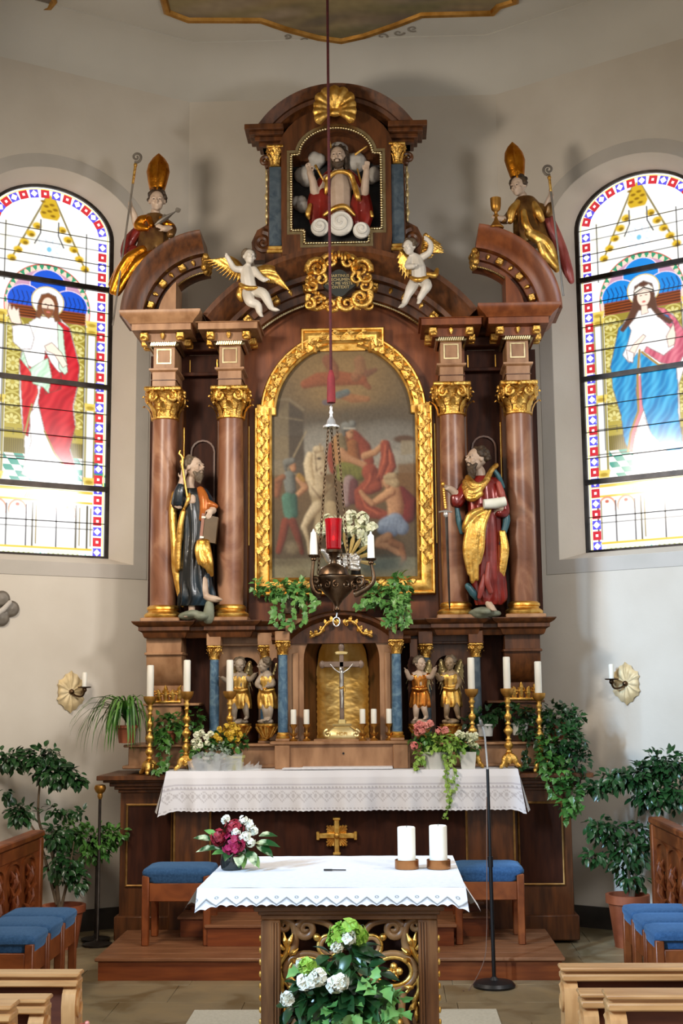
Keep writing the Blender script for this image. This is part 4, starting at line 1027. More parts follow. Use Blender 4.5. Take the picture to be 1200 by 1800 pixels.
    # rider
    lb([(385, 60), (375, 130), (385, 200)], (26, 26, 18), RL, RD); lb([(500, 20), (560, 80), (600, 150)], (50, 50, 26), RL, RD); lb([(430, 40), (440, 110), (450, 180)], (50, 56, 44), (190, 146, 96), (96, 62, 40)); lb([(500, 60), (510, 140)], (36, 40), (164, 110, 70), (92, 52, 36)); lb([(435, 20), (450, 80)], (24, 22), (136, 122, 92), (84, 70, 52))
    lb([(440, 190), (500, 200), (540, 220)], (40, 46, 38), (140, 140, 72), (66, 62, 34)); lb([(430, 230), (450, 250)], (28, 22), (150, 150, 84), (72, 68, 38))
    for k in range(6): c.line(B([(410 + 24 * k, 180), (404 + 28 * k, 250)]), 1.6, (84, 82, 44), .6)
    lb([(480, 260), (470, 320), (464, 380)], (36, 32, 22), (168, 146, 146), (88, 60, 62)); lb([(505, 270), (500, 360)], (26, 30), (118, 74, 76), (74, 42, 44))
    lb([(435, 95), (470, 130), (530, 155), (570, 172)], (24, 21, 18, 19), FL, FD); lb([(570, 120), (630, 100), (672, 62)], (22, 19, 15), FL, FD); lb([(672, 60), (676, 44)], (14, 13), FL, FD); c.line(B([(585, 172), (640, 182)]), 2, (196, 196, 190))
    c.limb(A([(484, 500), (488, 530)]), [26 * K, 20 * K], FL, FD); c.limb(A([(460, 480), (500, 465)]), [30 * K, 22 * K], (146, 148, 144), (70, 70, 70)); c.limb(A([(448, 500), (452, 525)]), [13 * K, 10 * K], (118, 118, 114), (64, 62, 60)); c.line(A([(474, 450), (470, 405), (440, 420)]), 3.4, (92, 84, 72)); c.line(A([(450, 488), (512, 490)]), 1.8, (170, 168, 160)); c.ell(*A([(494, 510)])[0], 2, 1.4, (70, 44, 32), .5)
    # shared cloak
    for P, W in (([(690, 60), (700, 130), (680, 220), (640, 290)], (30, 40, 38, 30)), ([(720, 120), (735, 180), (700, 230)], (20, 18, 20)), ([(600, 210), (620, 260), (560, 300), (530, 320)], (50, 40, 30, 22)), ([(530, 320), (545, 390), (600, 430), (680, 450)], (24, 34, 36, 28)), ([(640, 290), (600, 310), (540, 310)], (30, 26, 20))): lb(P, W, RL, RD)
    for P in ([(690, 60), (680, 150), (640, 240)], [(712, 90), (718, 160), (690, 220)], [(540, 330), (570, 400), (640, 440)], [(600, 220), (590, 270), (560, 300)]): c.line(B(P), 1.8, (200, 112, 84), .5)
    for P in ([(702, 80), (700, 160), (664, 250)], [(556, 320), (590, 390), (660, 430)], [(620, 200), (612, 250), (580, 290)]): c.line(B(P), 1.8, (78, 26, 24), .6)
    # beggar
    lb([(780, 320), (830, 380), (820, 460), (780, 480)], (30, 40, 36, 24), (132, 50, 46), (66, 24, 24))
    lb([(730, 330), (745, 400), (735, 470)], (50, 48, 40), FL, FD); lb([(720, 320), (670, 350), (610, 385)], (28, 24, 17), (220, 172, 130), FD); lb([(610, 385), (570, 350), (545, 318)], (17, 15, 12), FL, FD)
    lb([(690, 265), (700, 285)], (22, 18), FL, FD); lb([(715, 250), (745, 275)], (36, 24), (200, 178, 142), (120, 98, 70)); lb([(690, 240), (735, 232)], (14, 18), (190, 170, 136), (130, 106, 78)); c.line(B([(668, 262), (672, 290)]), 2, (150, 104, 76))
    lb([(690, 510), (740, 490), (780, 520)], (50, 54, 40), (150, 166, 190), (78, 88, 110)); lb([(660, 530), (730, 545)], (24, 24), (134, 150, 176), (74, 84, 106))
    for k in range(5): c.line(B([(690 + 22 * k, 470), (660 + 26 * k, 550)]), 1.4, (96, 108, 134), .6)
    lb([(700, 570), (650, 590), (640, 610), (700, 620), (760, 660)], (28, 24, 20, 20, 16), FL, FD); lb([(720, 600), (770, 620), (790, 690), (770, 720)], (22, 20, 15, 12), (178, 124, 88), (96, 60, 42))
    # soldier on foot
    lb([(70, 260), (60, 330)], (24, 18), (160, 104, 72), (92, 56, 40)); lb([(190, 240), (225, 290), (180, 330)], (22, 18, 14), FL, FD); lb([(130, 230), (140, 300)], (36, 34), (140, 146, 142), (62, 62, 60)); lb([(190, 225), (215, 250)], (16, 12), (184, 146, 76), (112, 82, 42)); lb([(60, 250), (95, 230)], (16, 18), (164, 112, 78), (96, 60, 42))
    lb([(120, 350), (135, 420), (140, 470)], (34, 40, 28), (98, 146, 128), (42, 72, 62)); lb([(160, 340), (165, 440)], (18, 18), (70, 110, 98), (36, 60, 54))
    lb([(110, 480), (90, 570), (70, 640)], (26, 24, 18), (150, 74, 54), (76, 38, 30)); lb([(150, 480), (180, 560), (205, 650)], (26, 22, 14), (132, 66, 50), (70, 36, 28)); c.ell(*B([(148, 620)])[0], 12, 10, (150, 136, 112), 1, .6)
    lb([(150, 165), (155, 185)], (20, 17), FL, FD); lb([(118, 150), (150, 140)], (24, 18), (140, 142, 138), (66, 64, 62)); lb([(110, 170), (112, 190)], (12, 10), (120, 120, 116), (60, 58, 56)); c.line([B([(155, 120)])[0], A([(232, 500)])[0]], 1.6, (150, 136, 110))
    # ground
    c.poly(B([(30, 720), (260, 690), (640, 700), (880, 700), (880, 834), (30, 834)]), (136, 128, 102), 4, .55); c.ell(*B([(480, 720)])[0], 60, 12, (84, 104, 104), 1, .5); c.ell(*B([(700, 720)])[0], 46, 14, (78, 98, 100), 1, .6); c.ell(*B([(120, 700)])[0], 40, 8, (86, 74, 56), 1, .6)
    for q in range(3): c.a[..., q] = c.blur(c.a[..., q], 2)
    c.a *= np.array([.98, .95, .88]); c.mottle(.05, 2, 7)
paint_altar(cv)
oil = vcol_mat('oil_painting', 0.5, spec=.35, bump=.05, bscale=90)
sx_ = 1.16 / 276
cv.mesh('canvas', lambda x, y: (XP + (x - 605) * sx_, 9.915, 2.685 + (1016 - y) * (4.565 - 2.685) / (1016 - 592)), oil, pic,
        lambda x, y: abs(x - 605) < 137 and (y > 716 or ((x - 605) / 134) ** 2 + ((y - 716) / 130) ** 2 < 1.05 or (abs(x - 605) < 50 and y > 590)))

# ------------------------------------------------------------------ gable on top
GX = -.025
gab = thing('retable_gable', 'arched upper gable of the altar with a beaded niche and slate blue pilasters', 'altarpiece', (GX, 9.9, 5.22))
def bx(*a, c=.006):
    return MB().box(*a, c=c)
nich = [(-.255, 5.34), (-.255, 5.45), (-.36, 5.45), (-.36, 6.085), (-.295, 6.085)] + [(.295 * math.cos(PI - PI * i / 16), 6.085 + .22 * math.sin(PI * i / 16)) for i in range(1, 16)] + [(.295, 6.085), (.36, 6.085), (.36, 5.45), (.255, 5.45), (.255, 5.34)]
outr = [(-.43, 5.25), (-.44, 5.4), (-.44, 5.45), (-.44, 6.085), (-.44, 6.12)] + [(.46 * math.cos(PI - PI * i / 16), 6.12 + .36 * math.sin(PI * i / 16)) for i in range(1, 16)] + [(.44, 6.12), (.44, 6.085), (.44, 5.45), (.44, 5.4), (.43, 5.25)]
sh = lambda P: [(x + GX, z) for x, z in P]
b = MB(); b.band(sh(nich), sh(outr), 9.74, 9.98, closed=True); body = obj('niche_surround', b, wood_dark, gab)
b = MB()
P = resample([(x + GX, 0, z) for x, z in nich + [nich[0]]], 150)
for p, q in zip(P, P[1:]): b.ell(((p.x + q.x) / 2, 9.735, (p.z + q.z) / 2), .0135, 6)
b.sweep(sh(nich), [(.012, 0), (.012, .012), (.034, .012), (.034, 0)], 'xz', 9.745, closed=True, side=1)
obj('beaded_moulding', b, silver_bead, body, sharp=60)['kind'] = 'stuff'
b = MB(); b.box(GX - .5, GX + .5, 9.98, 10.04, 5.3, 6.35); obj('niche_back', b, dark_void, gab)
rr = random.Random(9)
for x, z, r_ in ((.03, 6.18, .1), (-.16, 6.12, .075), (.16, 6.08, .1), (-.26, 5.98, .09), (.3, 5.98, .07), (-.3, 5.75, .07)):
    q = MB()
    for k in range(5): q.ell((GX + x + rr.uniform(-.03, .03), 9.93 + rr.uniform(-.02, .02), z + rr.uniform(-.03, .03)), r_ * rr.uniform(.6, .85), 10)
    obj('cloud_puff', q, cloud_m, gab, remesh=.008)
for x0, z0, x1, z1 in ((-.06, 6.24, -.02, 6.08), (-.17, 6.02, -.09, 5.86), (.15, 6.10, .25, 6.17), (.2, 5.85, .17, 5.98)):
    q = MB(); q.tube([(GX + x0, 9.8, z0), (GX + x1, 9.8, z1)], [.012, .007], 5); obj('ray', q, gold, gab)
for sx in (-1, 1):
    X = GX + sx * .49
    b = MB(); b.box(X - .085, X + .085, 9.76, 9.98, 5.1, 5.28, .006); obj('pedestal', b, wood_dark, gab)
    b = MB(); b.box(X - .06, X + .06, 9.79, 9.98, 5.25, 6.2, .004); p = obj('pilaster', b, wood_dark, gab)
    q = MB(); q.box(X - .05, X + .05, 9.765, 9.8, 5.335, 6.0, .004); obj('pilaster_panel', q, marble_slate, p)
    q = MB(); q.box(X - .068, X + .068, 9.745, 9.8, 5.27, 5.3, .006); q.box(X - .06, X + .06, 9.755, 9.8, 5.3, 5.335, .008); obj('pilaster_base', q, gold, p)
    q = moved(capital_mb(.046, .175), X, 9.80, 6.0); obj('capital', q, gold_carved, p, sharp=50)
    # scrolled side wing
    q = MB(); XO = X + sx * .085
    q.spiral((XO + sx * .02, 5.395), .09, 1.7, PI / 2, sx, .035, .02, 9.86, 8, 1.2)
    q.prism([(X + sx * .05, 5.25), (XO + sx * .10, 5.25), (XO + sx * .115, 5.4), (XO + sx * .07, 5.5), (XO + sx * .0, 5.54), (X + sx * .065, 5.6), (X + sx * .06, 6.2)] [::sx], 9.85, 9.96)
    q.spiral((XO + sx * .005, 6.08), .05, 1.5, PI * 1.5, -sx, .024, .012, 9.84, 8, 1.2)
    obj('side_scroll', q, wood_dark, gab)
    q = MB()
    for k in range(9): q.ell((XO - sx * .01 + .004 * (k % 2), 9.83, 5.98 - .052 * k), (.013 + .008 * (k % 3 == 1), .018, .034), 8)
    obj('garland', q, gold_pale, gab, remesh=.006)
# arched cornice with straight returns
b = MB()
A = arc(GX, 6.06, .585, 26, 154, 28)
PC = [(0, 0), (0, .1), (.02, .13), (.06, .15), (.06, .2), (.09, .21), (.12, .25), (.14, .28), (.14, 0)]
A2 = arc(GX, 5.93, .60, 31, 149, 28)
lx = A2[0][0]
path = [(GX + .64, 6.24), (GX + .512, 6.24)] + A2 + [(GX - .512, 6.24), (GX - .64, 6.24)]
path = [(GX + .60, 6.2), (A2[0][0], 6.2)] + A2[1:-1] + [(A2[-1][0], 6.2), (GX - .60, 6.2)]
b.sweep(path, [(0, 0), (0, .12), (.03, .14), (.045, .17), (.075, .18), (.075, .21), (.11, .24), (.145, .27), (.145, 0)], 'xz', 9.98, side=-1)
for sx in (-1, 1):
    for o0, o1, z0, z1 in ((.0, .63, 6.2, 6.235), (.0, .66, 6.235, 6.27), (.0, .70, 6.27, 6.30), (0, .735, 6.30, 6.345)):
        b.box(GX + sx * .42, GX + sx * o1, 9.98 - .12 - (o1 - .6) * 1.1, 9.99, z0, z1, .004)
b.prism(sh([(-.44, 6.1), (.44, 6.1)] + [(.5 * math.cos(PI * i / 16), 6.1 + .45 * math.sin(PI * i / 16)) for i in range(17)]), 9.9, 9.98)
obj('arched_cornice', b, wood_dark, gab)
b = MB(); b.box(GX - .44, GX + .44, 9.75, 9.98, 5.19, 5.30, .006); b.box(GX - .46, GX + .46, 9.7, 9.98, 5.15, 5.20, .008); obj('gable_base', b, wood_dark, gab)
# scallop shell
q = MB(); nr = 11; SX, SZ = GX, 6.40
for i in range(nr):
    a = math.radians(-28 + (236) * i / (nr - 1)); L = .2 * (1 - .12 * abs(math.cos(a)) ** 3) * (1.0 if abs(a - PI / 2) < 1.2 else .93)
    d = V((math.cos(a), 0, math.sin(a)))
    q.tube([V((SX, 9.64, SZ - .02)) + d * L * t - V((0, .06 * math.sin(t * 2.6), 0)) for t in (0, .2, .4, .6, .8, .93, 1)], [.008, .014, .022, .031, .04, .044, .02], 8)
q.ell((SX, 9.61, SZ - .03), (.05, .03, .03), 10)
for s_ in (-1, 1): q.spiral((SX + s_ * .07, SZ - .045), .035, 1.2, 0 if s_ < 0 else PI, -s_, .015, .01, 9.62, 6)
q.xf(Matrix.Translation((0, 0, 0)))
obj('shell', q, gold, gab, remesh=.007, sm=2)

# ------------------------------------------------------------------ high altar: predella with tabernacle
pre = thing('altar_predella', 'dark wood predella and tabernacle with slender blue columns under the retable', 'altarpiece', (0, 9.8, 1.25))
b = MB(); b.box(-1.62, 1.58, 9.70, 10.2, 1.25, 1.41, .006); b.box(-1.65, 1.61, 9.66, 10.2, 1.41, 1.43, .006); b.box(-1.66, 1.62, 9.68, 10.2, 1.25, 1.275, .006)
pl_ = obj('plinth', b, wood_mauve_lit, pre)
b = MB(); b.box(-.5, .49, 9.56, 9.75, 1.25, 1.425, .004); b.box(-.54, .53, 9.53, 9.75, 1.425, 1.45, .006); obj('tabernacle_plinth', b, wood_mauve_lit, pre)
for x in (-.45, .42):
    b = MB(); b.box(x - .055, x + .055, 9.54, 9.6, 1.25, 1.424, .004); obj('plinth_block', b, wood_mauve_lit, pre)
q = MB(); q.tube([(0, 9.56, 1.36), (0, 9.552, 1.36)], .008, 8); obj('keyhole', q, black, pre)
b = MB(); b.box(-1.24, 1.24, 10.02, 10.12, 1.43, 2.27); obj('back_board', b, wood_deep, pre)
smallcap = capital_mb(.036, .105, 6, 10); smallbase = base_mb(.036, .045)
def blue_col(x, y, z0, z1, m):
    b = MB(); b.lathe([(.037, z0 + .04), (.038, z0 + .25), (.034, z1), (0, z1)], (x, y, 0), 18)
    c = obj('column', b, m, pre); obj('capital', moved(smallcap, x, y, z1), gold_carved, c, sharp=50); obj('column_base', moved(smallbase, x, y, z0), gold, c)
    q = MB(); q.box(x - .055, x + .055, y - .055, y + .055, z1 + .105, 2.26, .004); obj('impost', q, wood_mauve_lit if x < 0 else wood_dark, c)
    q = MB(); q.box(x - .052, x + .052, y - .052, y + .052, z0 - .02, z0, .004); obj('plinth', q, wood_mauve_lit, c)
blue_col(-.985, 9.78, 1.45, 2.06, marble_blue); blue_col(-.598, 9.80, 1.45, 2.06, marble_blue)
blue_col(-.448, 9.60, 1.47, 2.085, marble_blue); blue_col(.398, 9.60, 1.47, 2.085, marble_blue)
blue_col(.622, 9.80, 1.45, 2.06, marble_slate); blue_col(1.0, 9.78, 1.45, 2.06, marble_slate)
for sx in (-1, 1):
    wm = wood_mauve_lit if sx < 0 else wood_dark  # glare-lightened wood on the lit left, dark wood on the shaded right
    x0 = -1.51 if sx < 0 else 1.22; x1 = x0 + .27
    b = MB(); b.box(x0, x1, 9.78, 10.15, 2.115, 2.27, .004); b.box(x0 - .012, x1 + .012, 9.765, 10.15, 2.10, 2.12, .004); pr = obj('pier_frieze', b, wm, pre)
    b = MB(); prof = [(9.79, 2.10), (9.80, 2.03), (9.83, 1.96), (9.88, 1.90), (9.92, 1.87), (9.92, 1.72), (10.15, 1.72), (10.15, 2.10)]
    b.prism(prof, x0, x1, plane='yz'); obj('scroll_bracket', b, wm, pre)
    b = MB(); b.box(x0 - .02, x1 + .14 if sx < 0 else x1 + .02, 9.78, 10.15, 1.715, 1.735, .004) if sx < 0 else b.box(x0 - .14, x1 + .02, 9.78, 10.15, 1.715, 1.735, .004)
    b.box(x0, x1, 9.80, 10.15, 1.43, 1.72, .004); obj('pier_base', b, wm, pre)
    # gilded cresting of curling leaves
    b = MB(); xc = (x0 + x1) / 2 + sx * -.02
    for k in range(-2, 3):
        xx = xc + k * .048; h = .105 + .03 * (k % 2 == 0)
        b.tube([(xx, 9.80, 1.735), (xx + .006 * k, 9.785, 1.735 + h * .5), (xx + .004 * k, 9.77, 1.735 + h * .85), (xx + .012 * k, 9.76, 1.735 + h)], [.017, .022, .015, .004], 7)
        for s_ in (-1, 1): b.spiral((xx + s_ * .014, 1.735 + h * .55), .018, 1, PI / 2 - s_ * .8, s_, .009, .005, 9.775, 6)
    b.box(xc - .115, xc + .115, 9.77, 9.81, 1.735, 1.755, .004); obj('gilded_cresting', b, gold_carved, pre, sharp=60)
    # niche panel
    xm = sx * .79 - (0 if sx > 0 else -.035); w = .095; z0 = 1.53; zsp = 1.985
    n = 14
    inn = [(xm - w, 1.46), (xm - w, zsp)] + [(xm + w * math.cos(PI - PI * i / n), zsp + w * math.sin(PI * i / n)) for i in range(1, n)] + [(xm + w, zsp), (xm + w, 1.46)]
    ou = [(xm - .24, 1.43), (xm - .24, zsp)] + [(xm + .24 * max(-1, min(1, 1.6 * math.cos(PI - PI * i / n))), min(2.18, zsp + .4 * math.sin(PI * i / n))) for i in range(1, n)] + [(xm + .24, zsp), (xm + .24, 1.43)]
    b = MB(); b.band(inn, ou, 9.90, 9.95); obj('niche_panel', b, wm, pre)
    b = MB(); b.box(xm - .28, xm + .28, 9.86, 10.02, 2.18, 2.27, .004); b.box(xm - .28, xm + .28, 9.845, 10.02, 2.165, 2.185, .004); obj('panel_frieze', b, wm, pre)
    b = MB(); b.lathe([(w, 1.43), (w, zsp)] + [(w * math.cos(t), zsp + w * math.sin(t)) for t in (.4, .8, 1.2, 1.5)], (xm, 9.925, 0), 14, a0=0, a1=PI); obj('niche', b, wood_deep, pre)
    q = MB(); q.box(sx * .5, sx * .56, 9.72, 10.02, 1.45, 2.2, .004); obj('side_wall', q, wm, pre)
    # narrow flat plate on the tabernacle side, dark colour standing in for a niche's shade
    q = MB(); q.prism([(sx * .515 - .03, 1.5), (sx * .515 + .03, 1.5)] + arc(sx * .515, 2.0, .03, 0, 180, 8, rz=.07), 9.712, 9.722); obj('niche_shade_plate', q, wood_deep, pre)
# tabernacle front
NI = [(-.285, 1.45), (-.285, 2.05)] + [(.285 * math.cos(PI - PI * i / 20), 2.05 + .275 * math.sin(PI * i / 20)) for i in range(1, 20)] + [(.285, 2.05), (.285, 1.45)]
OU = [(-.42, 1.45), (-.42, 2.05)] + [(.42 * max(-1, min(1, 1.5 * math.cos(PI - PI * i / 20))), min(2.36, 2.05 + .5 * math.sin(PI * i / 20)) ) for i in range(1, 20)] + [(.42, 2.05), (.42, 1.45)]
TX = -.012
sft = lambda P: [(x + TX, z) for x, z in P]
b = MB(); b.band(sft(NI), sft(OU), 9.66, 9.74); tf = obj('tabernacle_front', b, wood_mauve_lit, pre)
NB = [(-.197, 1.45), (-.197, 2.06)] + [(.197 * math.cos(PI - PI * i / 20), 2.06 + .205 * math.sin(PI * i / 20)) for i in range(1, 20)] + [(.197, 2.06), (.197, 1.45)]
b = MB(); b.rings([[(x + TX, 9.70, z) for x, z in NI], [(x * .96 + TX, 9.72, z) for x, z in NI], [(x + TX, 9.86, z) for x, z in NB]], False, False); obj('arched_reveal', b, wood_dark, tf)
b = MB(); R = []
nz, na = 120, 44
for j in range(nz + 1):
    t = j / nz; R_ = []
    for i in range(na + 1):
        a = PI * i / na; z = 1.45 + t * .61
        if t > .8:
            z = 1.45 + .8 * .61; ph = (t - .8) / .2 * 1.45
            z = 1.938 + .32 * math.sin(ph); rr_ = .2 * math.cos(ph) ** .6
        else: rr_ = .2
        uu = a / PI * 6; vv = t * 13
        w_ = abs(((uu + (.2 if int(uu) % 2 else -.2) * math.sin(vv * PI)) % 1) - .5) * 2
        pat = math.exp(-((w_ - .85) / .16) ** 2) + .8 * math.exp(-((w_ / .3) ** 2 + ((vv + (0.5 if int(uu) % 2 else 0)) % 1 - .5) ** 2 * 12))
        rr_ -= .006 * pat
        R_.append((TX + rr_ * math.cos(a), 9.85 + rr_ * .85 * math.sin(a), z))
    R.append(R_)
b.rings(R, False, False); obj('gilded_niche', b, mat('gilt_diaper', srgb(214, 170, 84), srgb(238, 204, 128), .38, .6, scale=9, rough2=.5), tf, sharp=0)
b = MB(); b.box(TX - .21, TX + .21, 9.6, 9.98, 1.44, 1.462, .004); obj('niche_floor', b, wood_mauve_lit, tf)
for s_ in (-1, 1):
    q = MB(); X0 = TX + s_ * .345; q.box(X0 - .022, X0 + .022, 9.645, 9.67, 1.47, 2.1, .004); obj('pier_strip', q, wood_mauve_lit, tf)
b = MB(); PP = arc(TX, 1.80, .55, 42, 138, 24); PP = [(.52 + TX, PP[0][1])] + PP + [(-.52 + TX, PP[-1][1])]
b.sweep(PP, [(0, 0), (0, .04), (.015, .06), (.03, .09), (.05, .095), (.06, .12), (.06, 0)], 'xz', 9.68, side=-1)
b.prism([(TX - .5, 2.17)] + arc(TX, 1.80, .555, 138, 42, 20) + [(TX + .5, 2.17)], 9.64, 9.79); obj('arched_cornice', b, wood_dark, pre)
b = MB()
for s_ in (-1, 1):
    pts = smooth([(TX + s_ * .02, 9.60, 2.315), (TX + s_ * .07, 9.59, 2.335), (TX + s_ * .12, 9.59, 2.30), (TX + s_ * .155, 9.59, 2.245), (TX + s_ * .2, 9.59, 2.235), (TX + s_ * .235, 9.6, 2.215)], 18)
    b.tube(pts, [.006 + .009 * abs(math.sin(i * .9)) for i in range(18)], 6)
    for (x, z, d) in ((.045, 2.31, 1), (.13, 2.27, -1), (.21, 2.235, 1)): b.spiral((TX + s_ * x, z), .022, 1.1, 1.0, s_ * d, .008, .005, 9.595, 6)
    for k in range(6): leaf(b, pts[3 * k], (s_ * .4, 0, 1), (0, -1, 0), .04, .025, .3)
obj('carved_garland', b, gold_carved, tf, sharp=60)['kind'] = 'stuff'

# ------------------------------------------------------------------ high altar table
alt = thing('high_altar_table', 'dark panelled wooden high altar table with gilded frame lines below the retable', 'altar', (0, 9.7, 0))
b = MB(); b.box(-1.23, 1.23, 9.44, 9.66, .01, 1.2, .004); b.box(-1.26, 1.26, 9.42, 9.66, .01, .40, .008); c0 = obj('centre_block', b, wood_dark, alt)
b = MB(); b.box(-1.66, -1.2, 9.64, 10.25, .02, 1.12, .004); b.box(-1.69, -1.2, 9.61, 10.25, .02, .2, .01); c1 = obj('side_wing', b, wood_dark, alt)
b = MB(); b.box(1.2, 1.66, 9.64, 10.25, .02, 1.12, .004); b.box(1.2, 1.69, 9.61, 10.25, .02, .2, .01); c2 = obj('side_wing', b, wood_dark, alt)
b = MB()
for X0, X1 in ((-1.66, 1.66),):
    for o, z0, z1 in ((.015, 1.08, 1.105), (.04, 1.105, 1.13), (.07, 1.13, 1.16), (.11, 1.16, 1.178), (.15, 1.178, 1.212)):
        b.box(X0 - o, X1 + o, 9.64 - o, 10.25, z0, z1, .004)
obj('mensa_slab', b, wood_dark, alt)
b = MB(); b.box(-1.27, 1.27, 9.38, 9.7, 1.2, 1.245, .006); obj('tabletop', b, wood_side, alt)
def gframe(x0, x1, z0, z1, y, par):
    q = MB(); q.sweep([(x0, z0), (x1, z0), (x1, z1), (x0, z1)], [(0, 0), (0, .012), (.008, .016), (.016, .01), (.016, 0)], 'xz', y, closed=True, side=-1); obj('gilded_frame', q, gold_dull, par)
    q = MB(); q.box(x0 + .002, x1 - .002, y - .004, y + .002, z0 + .002, z1 - .002); obj('panel', q, wood_deep, par)
gframe(-1.60, -1.28, .42, .985, 9.64, c1); gframe(1.28, 1.585, .42, .985, 9.64, c2)
gframe(-.955, .875, .42, 1.06, 9.44, c0)
for x in (-1.222, 1.222):
    q = MB(); q.box(x - .007, x + .007, 9.428, 9.44, .38, 1.18); obj('gilded_strip', q, gold_dull, c0)
b = MB(); XC, ZC, YC_ = -.048, .785, 9.425
b.box(XC - .02, XC + .02, YC_ - .02, YC_ + .01, ZC - .125, ZC + .12, .006); b.box(XC - .135, XC + .135, YC_ - .02, YC_ + .01, ZC - .02, ZC + .02, .006)
for dx, dz in ((-.135, 0), (.135, 0)): b.box(XC + dx - .012, XC + dx + .012, YC_ - .025, YC_ + .01, ZC - .03, ZC + .03, .004)
for dz in (-.125, .12): b.box(XC - .028, XC + .028, YC_ - .025, YC_ + .01, ZC + dz - .01, ZC + dz + .01, .004)
for q_ in range(4):
    for k in range(5):
        a = PI / 4 + q_ * PI / 2 + (k - 2) * .2; L = .10 - .012 * abs(k - 2)
        b.tube([(XC + .02 * math.cos(a), YC_, ZC + .02 * math.sin(a)), (XC + L * math.cos(a), YC_ - .006, ZC + L * math.sin(a))], [.007, .009], 5)
b.ell((XC, YC_ - .02, ZC), (.022, .014, .022), 10)
obj('cross_ornament', b, gold, alt, label='gilded cross with rays on the altar front')

# altar cloth with a lace border
def lace_canvas(x0, x1, L, nx, ny, kind):
    c = Canvas(x0, x1, 0, L, nx, ny, (236, 236, 242)); dk = (190, 187, 192)
    if kind == 'altar':
        X = x0
        while X < x1:
            for yy in (.38, .9): c.poly([(X, L * yy), (X + .014, L * yy), (X + .014, L * (yy + .045)), (X, L * (yy + .045))], dk, 0, .9)
            X += .026
        X = x0; k = 0
        while X < x1:
            c.line([(X, L * .62), (X + .04, L * .5), (X + .08, L * .62), (X + .04, L * .76), (X, L * .62)], .004, dk, .8); c.ell(X + .04, L * .62, .012, L * .05, dk, .5, .7)
            c.ell(X, L * .62, .01, L * .04, dk, .5, .6)
            X += .08
        for yy in (.35, .45, .84): c.line([(x0, L * yy), (x1, L * yy)], .003, (198, 196, 206), .9)
    else:
        X = x0; st = .086
        while X < x1:
            c.line([(X, L * .93), (X + st / 2, L * .52), (X + st, L * .93)], .0042, (128, 124, 118), .95)
            c.line([(X, L * 1.0), (X + st / 2, L * .62), (X + st, L * 1.0)], .003, (176, 178, 188), .7)
            c.ell(X, L * .5, .009, L * .075, (134, 130, 124), .5); c.ell(X, L * .5, .004, L * .035, (236, 236, 242), .5)
            X += st
    return c
lace_m = vcol_mat('lace_linen', 0.85, spec=.15)
cl = thing('altar_cloth', 'long white altar cloth with a lace border hanging over the high altar', 'tablecloth', (0, 9.5, 1.25))
b = MB(); xs = [-1.275 + 2.53 * i / 60 for i in range(61)]
b.rings([[(x, y, 1.249 + .003 * noise.noise(V((x * 3, y * 5, 0)))) for x in xs] for y in (9.68, 9.6, 9.5, 9.42, 9.375)], False, False); obj('cloth_top', b, linen, cl, sharp=0)
c = lace_canvas(-1.275, 1.255, .285, 640, 30, 'altar')
def drape(x, y):
    t = y / .285
    w = .021 * t * (math.sin(x * 17) + .6 * math.sin(x * 41 + 1) + .5 * math.sin(x * 7 + 2))
    e = max(0, (-1.17 - x)) * .55 * t; e2 = max(0, (x - 1.16)) * .5 * t
    sc = .006 * abs(math.sin(x * PI / .04)) * (t > .95)
    return (x - e + e2, 9.372 - .012 * min(1, t * 6) - w - .03 * t, 1.249 - y + sc - .05 * t * (max(0, (-1.2 - x)) / .075) * .8 - .03 * t * max(0, (x - 1.2)) / .055)
c.mesh('lace_drop', drape, lace_m, cl)
for s_, x in ((-1, -1.275), (1, 1.255)):
    b = MB(); R = []
    for j in range(9):
        t = j / 8; R.append([(x + s_ * (.06 * t + .02 * t * math.sin(i * 1.7)), 9.36 + .3 * i / 8 - .02 * t, 1.249 - (.3 - .1 * i / 8) * t) for i in range(9)])
    b.rings(R, False, False); obj('side_fold', b, linen, cl, sharp=0)
q = thing('linen_runner', 'small folded white linen lying on the middle of the altar cloth', 'cloth', (0, 9.45, 1.252))
b = MB(); b.box(-.44, -.2, 9.40, 9.62, 1.253, 1.262, .003); b.box(-.3, .36, 9.39, 9.62, 1.253, 1.268, .004); obj('cloth', b, linen, q)

# ------------------------------------------------------------------ platform steps
stp = thing('altar_platform', 'stepped reddish wooden platform in front of the high altar', 'platform', (0, 8.9, 0))
def step(x0, x1, y0, y1, z0, z1):
    b = MB(); b.box(x0 + .02, x1 - .02, y0 + .02, y1, z0, z1 - .022); r = obj('riser', b, wood_riser, stp)
    n = max(1, round((y1 - y0) / .16)); w = (y1 - y0) / n
    for k in range(n):
        q = MB(); q.box(x0, x1, y0 + k * w, y0 + (k + 1) * w - .003, z1 - .022, z1, .005); obj('tread_board', q, wood_step, r)
step(-1.55, 1.42, 8.38, 9.40, .0, .14)
step(-.905, .765, 8.75, 9.09, .141, .28)
step(-1.14, 1.02, 9.09, 9.40, .141, .28)
step(-1.09, .98, 9.26, 9.40, .281, .345)

